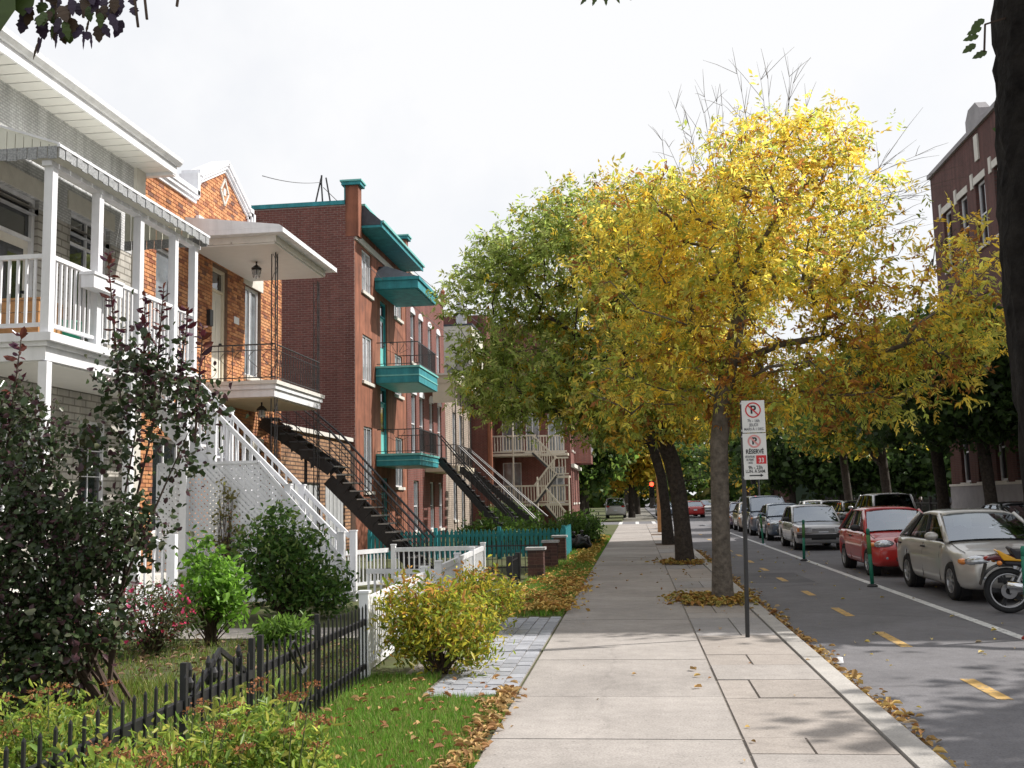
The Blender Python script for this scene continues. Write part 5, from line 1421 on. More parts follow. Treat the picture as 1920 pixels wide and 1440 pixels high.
for (x, z0, z1, tilt) in ((-4.50, 2.9, 3.88, -0.12), (-5.28, 2.35, 3.2, 0.1), (-3.98, 2.8, 3.55, 0.06), (-4.15, 2.8, 3.5, 0.0), (-3.62, 2.5, 3.2, 0.05), (-3.75, 2.7, 3.35, 0.1)):
    n = int((z1 - z0) * 66); q = np.linspace(0, 1, n)
    pts = np.stack([x - tilt * (1 - q), np.full(n, 8.2), z0 + (z1 - z0) * q], 1)
    an = np.arange(n) * 2.4
    dirs = np.stack([np.cos(an), np.sin(an), np.full(n, 0.5)], 1)
    cols = palette(n, [(0.10, 0.025, 0.035), (0.07, 0.022, 0.045), (0.13, 0.04, 0.03)])
    leaf_object('shoot', pts, 0.07, 0.036, cols, 'leaf_dark', sb, dirs=dirs, six=True)
    MB().tube([(x - tilt * 1.2, 8.2, z0 - 0.3), (x, 8.2, z1)], [0.012, 0.004], 4).build('shoot_stem', 'stem_dark', sb)
GOLD = [(0.36, 0.34, 0.04), (0.44, 0.38, 0.05), (0.24, 0.30, 0.04), (0.40, 0.22, 0.06), (0.14, 0.20, 0.03)]
def gold_col(p, ks):
    c = palette(len(p), GOLD, [3, 3, 3, 1, 2])
    zt = p[:, 2].max(); pk = (p[:, 2] > zt * 0.72) & (nrng.uniform(0, 1, len(p)) < 0.28)
    o = palette(len(p), [(0.42, 0.20, 0.06), (0.46, 0.25, 0.07)]); c[pk] = o[pk]
    return c
shrub('spirea_bush', 'golden spirea bush in front of the white fence, nearer of two', (-1.95, 10.0, 0),
      [((-1.95, 10.0, 0.45), (0.56, 0.6, 0.42)), ((-2.15, 9.9, 0.65), (0.35, 0.4, 0.26)), ((-1.7, 10.0, 0.38), (0.36, 0.4, 0.3))], 190, 6200, 0.06, 0.022, None, colfn=gold_col, m='leaf_yellow', group='golden spirea bushes', spread=0.075, rt=0.03, droop=0.0)
shrub('spirea_bush', 'golden spirea bush further along the white fence', (-1.95, 13.1, 0),
      [((-1.95, 13.1, 0.4), (0.5, 0.6, 0.38)), ((-2.2, 13.3, 0.5), (0.35, 0.4, 0.26))], 130, 3800, 0.06, 0.024, None, colfn=gold_col, m='leaf_yellow', group='golden spirea bushes', spread=0.08, rt=0.03, droop=0.0)
shrub('lilac_shrub', 'dense dark green shrub in front of the lattice screen', (-5.25, 14.9, 0),
      [((-5.3, 14.9, 0.7), (0.7, 0.6, 0.55)), ((-5.5, 14.8, 1.25), (0.38, 0.4, 0.36)), ((-4.8, 14.9, 0.5), (0.5, 0.5, 0.42)), ((-5.0, 14.8, 1.1), (0.3, 0.3, 0.3)), ((-5.85, 14.8, 0.9), (0.25, 0.3, 0.3)), ((-4.5, 14.9, 0.35), (0.35, 0.4, 0.3)), ((-5.25, 14.8, 1.5), (0.16, 0.2, 0.2))], 200, 5600, 0.085, 0.04, [(0.06, 0.13, 0.025), (0.09, 0.18, 0.035), (0.04, 0.08, 0.02), (0.14, 0.20, 0.05)], spread=0.10)
shrub('bright_shrub', 'bright lime green shrub between the flowers and dark shrub', (-5.2, 12.1, 0),
      [((-5.2, 12.1, 0.7), (0.36, 0.36, 0.42)), ((-5.3, 12.1, 1.05), (0.2, 0.2, 0.22)), ((-5.0, 12.1, 0.55), (0.25, 0.25, 0.25))], 90, 1900, 0.085, 0.04, [(0.15, 0.30, 0.035), (0.20, 0.37, 0.05), (0.09, 0.18, 0.03)], spread=0.08)
shrub('low_perennial', 'low green leafy plant beside the garden path', (-4.25, 11.9, 0),
      [((-4.25, 11.9, 0.16), (0.36, 0.3, 0.15))], 60, 800, 0.11, 0.03, [(0.10, 0.19, 0.03), (0.14, 0.24, 0.04)], spread=0.05)
pk = shrub('pink_flower_bush', 'bushy plant with small pink flowers below the white porch', (-5.5, 11.2, 0),
      [((-5.5, 11.2, 0.42), (0.5, 0.4, 0.36))], 110, 2400, 0.06, 0.016, [(0.06, 0.085, 0.03), (0.09, 0.11, 0.04), (0.10, 0.08, 0.04)], spread=0.08)
fp_ = in_blobs(240, [((-5.5, 11.15, 0.5), (0.52, 0.4, 0.36))], 0.75)
leaf_object('flowers', fp_, 0.035, 0.035, palette(240, [(0.45, 0.03, 0.10), (0.5, 0.10, 0.20), (0.35, 0.02, 0.05)]), 'litter', pk, six=True)
rs = shrub('pink_flower_bush', 'few coral blossoms deep under the smoke bush', (-5.35, 9.4, 0), [((-5.3, 9.4, 0.45), (0.3, 0.3, 0.3))], 40, 600, 0.06, 0.03, [(0.035, 0.06, 0.02), (0.05, 0.08, 0.025)], spread=0.08)
leaf_object('flowers', in_blobs(46, [((-5.2, 8.9, 0.6), (0.35, 0.2, 0.2))], 0.6), 0.05, 0.05, palette(46, [(0.55, 0.12, 0.06), (0.5, 0.16, 0.10)]), 'litter', rs, six=True)
# sedum bed in the near corner, outside the black fence
for (x, y, r_, lab) in ((-2.15, 5.55, 0.34, 'rust-topped sedum clump nearest the pavement lawn'), (-2.25, 4.9, 0.36, 'rust-topped sedum clump in the middle of the near bed'), (-2.35, 4.3, 0.36, 'rust-topped sedum clump at the bottom left corner'),
                   (-2.2, 3.75, 0.36, 'rust-topped sedum clump closest to the camera, at the bottom edge'), (-1.85, 5.15, 0.28, 'rust-topped sedum clump spreading onto the lawn'), (-3.4, 5.7, 0.34, 'rust-topped sedum clump under the smoke bush at the left edge')):
    s_ = shrub('sedum_clump', lab, (x, y, 0), [((x, y, 0.32), (r_, r_, 0.25))], 110, 3000, 0.045, 0.017, [(0.20, 0.30, 0.05), (0.28, 0.36, 0.06), (0.12, 0.20, 0.04), (0.34, 0.34, 0.07)], stem='stem_green', spread=0.06, group='sedum clumps in the near bed', cat='plant')
    hp = []
    for k in range(11):
        a, q = rnd.uniform(0, 6.28), r_ * math.sqrt(rnd.uniform(0.02, 1.1)); hx, hy, hz = x + q * math.cos(a), y + q * math.sin(a), rnd.uniform(0.44, 0.68)
        for j in range(46):
            b, e = rnd.uniform(0, 6.28), 0.055 * math.sqrt(rnd.uniform(0, 1))
            hp.append((hx + e * math.cos(b), hy + e * math.sin(b), hz - e * e * 5 + rnd.uniform(-0.006, 0.006)))
        MB().tube([(x + q * 0.4 * math.cos(a), y + q * 0.4 * math.sin(a), 0), (hx, hy, hz)], 0.004, 4).build('flower_stem', 'stem_green', s_)
    leaf_object('flower_heads', np.array(hp), 0.016, 0.011, palette(len(hp), [(0.28, 0.115, 0.05), (0.34, 0.15, 0.06), (0.23, 0.10, 0.05)]), 'litter', s_)
# hedge and bushes further down
for (x, y, rx, ry, h, lab) in ((-4.4, 33.5, 1.7, 1.0, 0.95, 'low green hedge behind the teal fence'), (-2.0, 37.5, 0.75, 1.2, 1.15, 'rounded green bush at the pavement edge beyond the teal fence'), (-3.3, 36, 1.0, 1.0, 0.9, 'green bush between the hedge and rounded bush'), (-6.2, 50, 1.6, 1.4, 1.5, 'tall green bush in front of the corner building')):
    shrub('garden_bush', lab, (x, y, 0), [((x, y, h * 0.55), (rx, ry, h * 0.48))], 120, 3400, 0.12, 0.06, [(0.05, 0.10, 0.02), (0.08, 0.15, 0.03), (0.10, 0.17, 0.03)], spread=0.12, group='green bushes further down')
shrub('vine', 'thin leafy vine hanging on the lattice screen', (-6.9, 16.6, 0), [((-6.9, 16.62, 1.5), (0.18, 0.04, 0.85)), ((-6.7, 16.62, 0.9), (0.2, 0.04, 0.5))], 40, 380, 0.06, 0.04, [(0.16, 0.17, 0.05), (0.22, 0.19, 0.07)], spread=0.05)

# ------------------------------------------------------------------ fences
FX = -2.58
bf = thing('black_fence', 'low black iron picket fence with wide gate along the lawn', 'fence', (FX, 6.5, 0))
y0, y1 = 2.6, 9.58
for (a, b) in ((y0, 5.62), (5.68, 6.66), (6.86, 8.06), (8.14, 9.56)):
    MB().bar((FX, a, 0.55), (FX, b, 0.55), 0.035, 0.055).build('rail', 'black_iron', bf); MB().bar((FX, a, 0.14), (FX, b, 0.14), 0.03, 0.045).build('rail', 'black_iron', bf)
me, c = MB().box(-0.007, 0.007, -0.007, 0.007, 0.03, 0.70).add([(-0.007, -0.007, 0.70), (0.007, -0.007, 0.70), (0.007, 0.007, 0.70), (-0.007, 0.007, 0.70), (0, 0, 0.72)], [(0, 1, 4), (1, 2, 4), (2, 3, 4), (3, 0, 4)]).mesh('picket', 'black_iron')
y = y0 + 0.06
while y < y1:
    if not (6.66 < y < 6.86): inst('picket', me, c + Vector((FX + 0.025, y, rnd.uniform(-0.006, 0.006))), bf)
    y += 0.118
for yy in (5.65, 6.68, 6.84, 8.1):
    MB().box(FX - 0.018, FX + 0.018, yy - 0.018, yy + 0.018, -0.05, 0.78).build('post', 'black_iron', bf)
for (p, q) in (((FX, 5.75, 0.57), (FX, 6.15, 0.78)), ((FX, 6.15, 0.78), (FX, 6.6, 0.57))):
    MB().bar(p, q, 0.02, 0.03).build('ornament_bar', 'black_iron', bf)
for yy in (5.72, 5.98, 6.06, 6.14, 6.45):
    MB().lathe((FX, yy, 0.60), [(0.010, 0), (0.024, 0.03), (0.028, 0.06), (0.012, 0.09), (0.018, 0.13), (0.006, 0.17)], 10).build('ornament', 'black_iron', bf)
lk = thing('bicycle_lock', 'black u-shaped bicycle lock hanging on the black fence', 'lock', (FX + 0.05, 7.5, 0.4))
MB().tube([(FX + 0.05, 7.28, 0.62), (FX + 0.06, 7.3, 0.66), (FX + 0.06, 7.36, 0.67), (FX + 0.055, 7.62, 0.44), (FX + 0.05, 7.6, 0.40), (FX + 0.05, 7.56, 0.40), (FX + 0.05, 7.28, 0.62)], 0.010, 6).build('shackle', 'black_iron', lk)
MB().tube([(FX + 0.05, 7.53, 0.40), (FX + 0.05, 7.66, 0.43)], 0.018, 8).build('crossbar', 'grey_iron', lk)

def fx_at(y): return -2.6 - (y - 9.63) * 0.046
def white_fence(label, pts, posts, h=0.72, step=0.105, name='white_fence'):
    t = thing(name, label, 'fence', (pts[0][0], pts[0][1], 0), 'white picket fences of the front garden')
    for (a, b) in zip(pts[:-1], pts[1:]):
        a, b = Vector((*a, 0)), Vector((*b, 0)); L_ = (b - a).length; n = max(2, int(L_ / step))
        up = Vector((0, 0, 1))
        MB().bar(a + up * h, b + up * h, 0.05, 0.085).build('top_rail', 'white_paint', t); MB().bar(a + up * 0.1, b + up * 0.1, 0.04, 0.06).build('bottom_rail', 'white_paint', t)
        me, c = MB().box(-0.012, 0.012, -0.018, 0.018, 0.125, h - 0.04).mesh('picket', 'white_paint')
        for k in range(1, n): inst('picket', me, a.lerp(b, k / n) + c, t)
    for (x, y) in posts:
        MB().box(x - 0.045, x + 0.045, y - 0.045, y + 0.045, -0.05, h + 0.09).build('post', 'white_paint', t)
        MB().box(x - 0.055, x + 0.055, y - 0.055, y + 0.055, h + 0.091, h + 0.115).build('post_cap', 'white_paint', t)
    return t
P_ = lambda y: (fx_at(y), y)
white_fence('white picket fence behind the golden bushes, nearest run', [P_(9.68), P_(13.2)], [P_(9.63), P_(11.5), P_(13.25)])
white_fence('white picket fence run beyond the open gate', [P_(14.6), P_(20.6)], [P_(14.5), P_(16.6), P_(18.7), P_(20.7)])
white_fence('white picket fence crossing the yard behind the path', [(-3.16, 20.75), (-4.95, 20.6)], [(-4.95, 20.6)])
white_fence('white picket fence running back from the stair foot', [(-5.05, 20.55), (-6.3, 18.2)], [(-5.9, 18.9)])
g = thing('white_gate', 'open white picket gate swung into the garden path', 'gate', (-2.8, 14.5, 0))
MB().bar((-2.87, 14.45, 0.68), (-3.95, 14.75, 0.68), 0.04, 0.07).build('top_rail', 'white_paint', g); MB().bar((-2.87, 14.45, 0.14), (-3.95, 14.75, 0.14), 0.04, 0.06).build('bottom_rail', 'white_paint', g)
for k in range(11):
    q = k / 10; MB().box(-2.9 - 1.02 * q - 0.015, -2.9 - 1.02 * q + 0.015, 14.46 + 0.28 * q - 0.012, 14.46 + 0.28 * q + 0.012, 0.15, 0.66).build('picket', 'white_paint', g)
# teal fence across the yard
tf = thing('teal_fence', 'teal wooden picket fence across the yard of the red building', 'fence', (-4, 29.8, 0))
def tpick(x, y, h, ax):
    w = 0.045
    if ax == 'x': MB().prism([(x - w, y, 0.04), (x + w, y, 0.04), (x + w, y, h - 0.08), (x, y, h), (x - w, y, h - 0.08)], (0, 0.02, 0)).build('picket', 'teal_paint', tf, fix=True)
    else: MB().prism([(x, y - w, 0.04), (x, y + w, 0.04), (x, y + w, h - 0.08), (x, y, h), (x, y - w, h - 0.08)], (-0.02, 0, 0)).build('picket', 'teal_paint', tf, fix=True)
x = -7.9
while x < -2.15: tpick(x, 29.78, 0.86 + rnd.uniform(-0.01, 0.01), 'x'); x += 0.125
for zz in (0.2, 0.68): MB().bar((-7.95, 29.83, zz), (-2.1, 29.83, zz), 0.04, 0.08).build('rail', 'teal_paint', tf)
for x in (-7.9, -5.9, -4.0, -2.1): MB().box(x - 0.05, x + 0.05, 29.85, 29.95, -0.02, 0.92).build('post', 'teal_paint', tf)
y = 29.9
while y < 32.3: tpick(-2.03, y, 0.9, 'y'); y += 0.125
for zz in (0.2, 0.7): MB().bar((-2.07, 29.9, zz), (-2.07, 32.3, zz), 0.04, 0.08).build('rail', 'teal_paint', tf)
# dark iron fence and brick piers of the brick house
di = thing('dark_fence', 'dark iron fence in front of the teal fence', 'fence', (-4, 23.8, 0))
for zz in (0.12, 0.62): MB().bar((-6.0, 23.85, zz), (-2.25, 23.85, zz), 0.025, 0.03).build('rail', 'black_iron', di)
x = -6.0
me, c = MB().box(-0.008, 0.008, -0.008, 0.008, 0.02, 0.74).mesh('picket', 'black_iron')
while x < -2.25: inst('picket', me, c + Vector((x, 23.85, 0)), di); x += 0.11
dg = thing('dark_gate', 'short dark iron gate between the white fence and brick piers', 'gate', (-2.4, 20.5, 0))
for yy in (19.3, 20.6): MB().box(-2.44, -2.34, yy - 0.05, yy + 0.05, -0.02, 0.62).build('post', 'black_iron', dg)
for zz in (0.1, 0.52): MB().bar((-2.39, 19.3, zz), (-2.39, 20.6, zz), 0.025, 0.03).build('rail', 'black_iron', dg)
for k in range(1, 10): MB().box(-2.4, -2.38, 19.3 + k * 0.13 - 0.008, 19.3 + k * 0.13 + 0.008, 0.03, 0.6).build('picket', 'black_iron', dg)
def pier(label, x, y, h, w=0.34):
    t = thing('brick_pier', label, 'pier', (x, y, 0), 'dark brick piers beside the pavement')
    core = MB().box(x - w / 2 + 0.012, x + w / 2 - 0.012, y - w / 2 + 0.012, y + w / 2 - 0.012, -0.05, h - 0.06).build('core', 'mortar', t)
    z = 0.0; r_ = 0; bh = 0.066
    while z + bh < h - 0.05:
        o = (r_ % 2)
        for (x0, x1, q0, q1) in (((-w / 2, 0.02, -w / 2, -w / 2 + 0.1), (0.03, w / 2, -w / 2, w / 2 - 0.11), (-0.02, w / 2, w / 2 - 0.1, w / 2), (-w / 2, -0.03, -w / 2 + 0.11, w / 2)) if o else
                                 ((-0.02, w / 2, -w / 2, -w / 2 + 0.1), (-w / 2, -0.03, -w / 2, w / 2 - 0.11), (-w / 2, 0.02, w / 2 - 0.1, w / 2), (0.03, w / 2, -w / 2 + 0.11, w / 2))):
            MB().box(x + x0, x + x1, y + q0, y + q1, z + 0.004, z + bh).build('brick', 'brick_dark', t)
        z += bh + 0.01; r_ += 1
    MB().box(x - w / 2 - 0.04, x + w / 2 + 0.04, y - w / 2 - 0.04, y + w / 2 + 0.04, h - 0.055, h).build('cap', 'stone_grey', t)
pier('dark brick pier with stone cap, nearest of the three', -2.15, 22.0, 0.66)
pier('dark brick pier, middle of the three', -2.1, 25.2, 0.68)
pier('dark brick pier right before the teal fence corner', -2.08, 28.0, 0.70)
# rubbish bags and barrel
for (x, y, r_, lab) in ((-1.75, 33.4, 0.32, 'shiny black rubbish bag at the kerbside grass'), (-2.05, 34.0, 0.28, 'shiny black rubbish bag leaning behind another')):
    b_ = MB(); b_.ell((x, y, r_ * 0.8), r_, r_ * 0.9, r_ * 0.85, 14, 10)
    b_.v = [(p[0] + 0.04 * math.sin(p[2] * 17 + p[0] * 9), p[1] + 0.04 * math.sin(p[0] * 21), max(-0.01, p[2] + 0.03 * math.sin(p[0] * 15 + p[1] * 12))) for p in b_.v]
    b_.lathe((x, y, r_ * 1.55), [(0.1, 0), (0.03, 0.07), (0.07, 0.15), (0.02, 0.18)], 8)
    tag(b_.build('rubbish_bag', 'bag_black', None, True), lab, 'bag', 'rubbish bags on the grass')
bl = thing('blue_barrel', 'blue plastic barrel beside the garage below the black stair', 'barrel', (-7.3, 22.9, 0))
MB().lathe((-7.3, 22.9, 0), [(0.24, 0), (0.28, 0.05), (0.29, 0.3), (0.28, 0.33), (0.29, 0.6), (0.27, 0.82), (0.2, 0.86)], 14).build('drum', 'barrel_blue', bl, True)

# ------------------------------------------------------------------ grass and fallen leaves
def blades(name, label, n, xs, ys, hmean, cols, mask=None, cat='grass', w=0.006):
    p = np.stack([nrng.uniform(*xs, n), nrng.uniform(*ys, n)], 1)
    if mask is not None: p = p[mask(p)]
    n = len(p); h = hmean * (1 + 0.35 * nrng.normal(size=n)).clip(0.4, 2)
    a = nrng.uniform(0, 6.28, n); ln = nrng.uniform(0.1, 0.7, n) * h; an2 = nrng.uniform(0, 6.28, n)
    base = np.stack([p[:, 0], p[:, 1], np.full(n, -0.015)], 1); s = np.stack([np.cos(a), np.sin(a), np.zeros(n)], 1) * w
    tip = base + np.stack([ln * np.cos(an2), ln * np.sin(an2), h], 1)
    V = np.stack([base - s, base + s, tip], 1).reshape(-1, 3)
    me = bpy.data.meshes.new(name); me.vertices.add(len(V)); me.vertices.foreach_set('co', V.ravel())
    idx = np.arange(3 * n, dtype=np.int32); me.loops.add(3 * n); me.loops.foreach_set('vertex_index', idx)
    me.polygons.add(n); me.polygons.foreach_set('loop_start', idx[::3].copy()); me.update(calc_edges=True)
    ca = me.color_attributes.new('Col', 'FLOAT_COLOR', 'POINT'); cc = np.ones((n, 3, 4)); cc[:, :, :3] = palette(n, cols)[:, None, :]
    ca.data.foreach_set('color', cc.ravel()); me.materials.append(MATS['grass_blade'])
    o = bpy.data.objects.new(name, me); link(o)
    return tag(o, label, cat, kind='stuff')
GR = [(0.11, 0.26, 0.025), (0.15, 0.33, 0.035), (0.19, 0.36, 0.05), (0.24, 0.32, 0.07), (0.30, 0.28, 0.10)]
blades('grass', 'short mown grass strip between the black fence and pavement', 90000, (-2.62, -1.06), (4.2, 9.8), 0.055, GR, lambda p: (p[:, 0] < -1.12 + 0.06 * np.sin(p[:, 1] * 5)) & ~((p[:, 1] > 8.75 - 0.04) & (p[:, 0] > -1.9)))
blades('grass', 'longer grass in the garden behind the black fence', 42000, (-8, -2.65), (6.5, 12.5), 0.085, [(0.12, 0.21, 0.03), (0.19, 0.26, 0.045), (0.27, 0.25, 0.08)], lambda p: nrng.uniform(0, 1, len(p)) < 0.25 + 0.75 * (p[:, 1] < 9.6))
blades('grass', 'thin grass strip along the pavement further down', 36000, (-2.3, -1.08), (14.9, 44), 0.07, GR, None, w=0.01)
blades('grass', 'bright grass patch beside the rounded bush', 12000, (-2.6, -1.08), (33, 46), 0.09, [(0.10, 0.24, 0.02), (0.13, 0.28, 0.03)], None, w=0.014)
blades('grass', 'grass inside the school yard fence', 12000, (13.5, 22), (46.5, 66), 0.12, [(0.14, 0.24, 0.03), (0.18, 0.28, 0.04)], None, w=0.02)

LIT = [(0.36, 0.22, 0.08), (0.45, 0.28, 0.10), (0.28, 0.14, 0.05), (0.52, 0.36, 0.12), (0.40, 0.30, 0.18)]
def litter(name, label, pts, L, W, cols=LIT, zj=0.012):
    pts = np.asarray(pts, float)
    if pts.shape[1] == 2: pts = np.column_stack([pts, np.full(len(pts), 0.006)])
    pts[:, 2] += nrng.uniform(0.0, zj, len(pts))
    d = np.column_stack([nrng.normal(size=(len(pts), 2)), nrng.normal(size=len(pts)) * 0.12])
    o = leaf_object(name, pts, L, W, palette(len(pts), cols), 'litter', None, dirs=d * 3, flat=5, fold=0.45, six=True, szvar=0.5)
    return tag(o, label, 'leaves', kind='stuff')
n = 2600
yy = nrng.uniform(5.2, 34, n); gx_ = 1.86 + np.abs(nrng.normal(0, 0.10, n)) * (0.7 + 0.5 * np.sin(yy * 0.9) ** 2)
keep = (yy > 8.2) | (nrng.uniform(0, 1, n) < 0.35)
litter('leaf_litter', 'fallen brown leaves gathered in the gutter along the kerb', np.column_stack([gx_, yy, np.full(n, RZ + 0.006)])[keep], 0.065, 0.036, zj=0.05)
n = 1000; yy = nrng.uniform(4.8, 9.0, n); xx = -1.10 - np.abs(nrng.normal(0, 0.085, n)) * (0.4 + 0.6 * np.sin(yy * 3.1 + 1) ** 2) + 0.04 * nrng.normal(size=n)
litter('leaf_litter', 'dry leaves along the lawn edge of the pavement', np.column_stack([xx, yy, np.full(n, 0.02)]), 0.05, 0.028, [(0.42, 0.27, 0.10), (0.50, 0.34, 0.15), (0.32, 0.17, 0.07)], zj=0.03)
n = 5200; yy = nrng.uniform(15.0, 27, n); xx = -1.05 - np.abs(nrng.normal(0, 0.55, n)) + 0.12 * nrng.normal(size=n)
kp = nrng.uniform(0, 1, n) < np.clip(1.1 - (yy - 15) / 9, 0.10, 1) * (0.35 + 0.65 * (np.sin(xx * 5.1 + yy * 1.7) + np.sin(yy * 2.3 - xx * 3) > -0.4))
litter('leaf_litter', 'thick golden leaves on the verge beyond the pavers', np.column_stack([xx, yy, np.full(n, 0.03)])[kp & (xx > -2.6)], 0.07, 0.04, [(0.60, 0.41, 0.12), (0.52, 0.31, 0.08), (0.40, 0.21, 0.06), (0.66, 0.50, 0.16)], zj=0.06)
n = 900; yy = nrng.uniform(27, 45, n); xx = -1.2 - np.abs(nrng.normal(0, 0.3, n))
litter('leaf_litter', 'scattered golden leaves on the verge further off', np.column_stack([xx, yy, np.full(n, 0.05)]), 0.10, 0.07, [(0.50, 0.36, 0.09), (0.46, 0.28, 0.06)])
for (a, b), lab, n in zip(PITS[:2], ('fallen leaves heaped round the yellow ash', 'fallen leaves round the forked tree'), (1500, 700)):
    litter('leaf_litter', lab, np.column_stack([np.clip(1.15 + 0.30 * nrng.normal(size=n), 0.3, 1.83), (a + b) / 2 - 0.1 + 0.45 * nrng.normal(size=n), np.full(n, 0.01)]), 0.07, 0.04, [(0.42, 0.26, 0.06), (0.34, 0.17, 0.05), (0.50, 0.36, 0.10), (0.28, 0.24, 0.06)], zj=0.05)
n = 75
litter('leaf_litter', 'single dry leaves strewn over the pavement', np.column_stack([nrng.uniform(-1.0, 1.8, n), nrng.uniform(5.5, 30, n), np.full(n, 0.008)]), 0.055, 0.032, zj=0.004)
n = 150
litter('leaf_litter', 'single yellow leaves strewn over the cycle lane', np.column_stack([nrng.uniform(2.0, 7.0, n), nrng.uniform(7.5, 34, n), np.full(n, RZ + 0.008)]), 0.055, 0.032, [(0.5, 0.40, 0.16), (0.45, 0.36, 0.24), (0.55, 0.42, 0.10)], zj=0.004)
n = 230
litter('leaf_litter', 'brown leaves scattered on the lawn', np.column_stack([nrng.uniform(-2.5, -1.15, n), nrng.uniform(5, 9.4, n), np.full(n, 0.045)]), 0.05, 0.026, [(0.36, 0.20, 0.08), (0.28, 0.13, 0.06), (0.42, 0.27, 0.12)], zj=0.02)
n = 700
litter('leaf_litter', 'mulch bits on the soil behind the fence', np.column_stack([nrng.uniform(-6.5, -2.7, n), nrng.uniform(9.5, 12.4, n), np.full(n, 0.02)]), 0.06, 0.03, [(0.24, 0.16, 0.10), (0.30, 0.20, 0.12), (0.18, 0.12, 0.09)], zj=0.02)
# ------------------------------------------------------------------ cars (built at the origin, front towards -Y, then copied)
def lerp_tab(tab, s):
    for (a, va), (b, vb) in zip(tab[:-1], tab[1:]):
        if a <= s <= b:
            t = (s - a) / (b - a) if b > a else 0
            t = t * t * (3 - 2 * t) * 0.5 + t * 0.5
            return va + (vb - va) * t
    return tab[0][1] if s < tab[0][0] else tab[-1][1]

def subsurf(o, lv=1):
    md = o.modifiers.new('smooth', 'SUBSURF'); md.levels = lv; md.render_levels = lv

def grid_patch(c00, c10, c11, c01, bulge, n=6, m=4):
    """curved quad between four corners, bulged along its normal"""
    c00, c10, c11, c01 = map(Vector, (c00, c10, c11, c01))
    nr = (c10 - c00).cross(c01 - c00).normalized()
    vs, fs = [], []
    for j in range(m + 1):
        for i in range(n + 1):
            u, v = i / n, j / m
            p = (c00 * (1 - u) + c10 * u) * (1 - v) + (c01 * (1 - u) + c11 * u) * v
            vs.append(p + nr * (bulge * (4 * u * (1 - u)) * (0.6 + 0.4 * 4 * v * (1 - v))))
    for j in range(m):
        for i in range(n):
            k = j * (n + 1) + i; fs.append((k, k + 1, k + n + 2, k + n + 1))
    return vs, fs

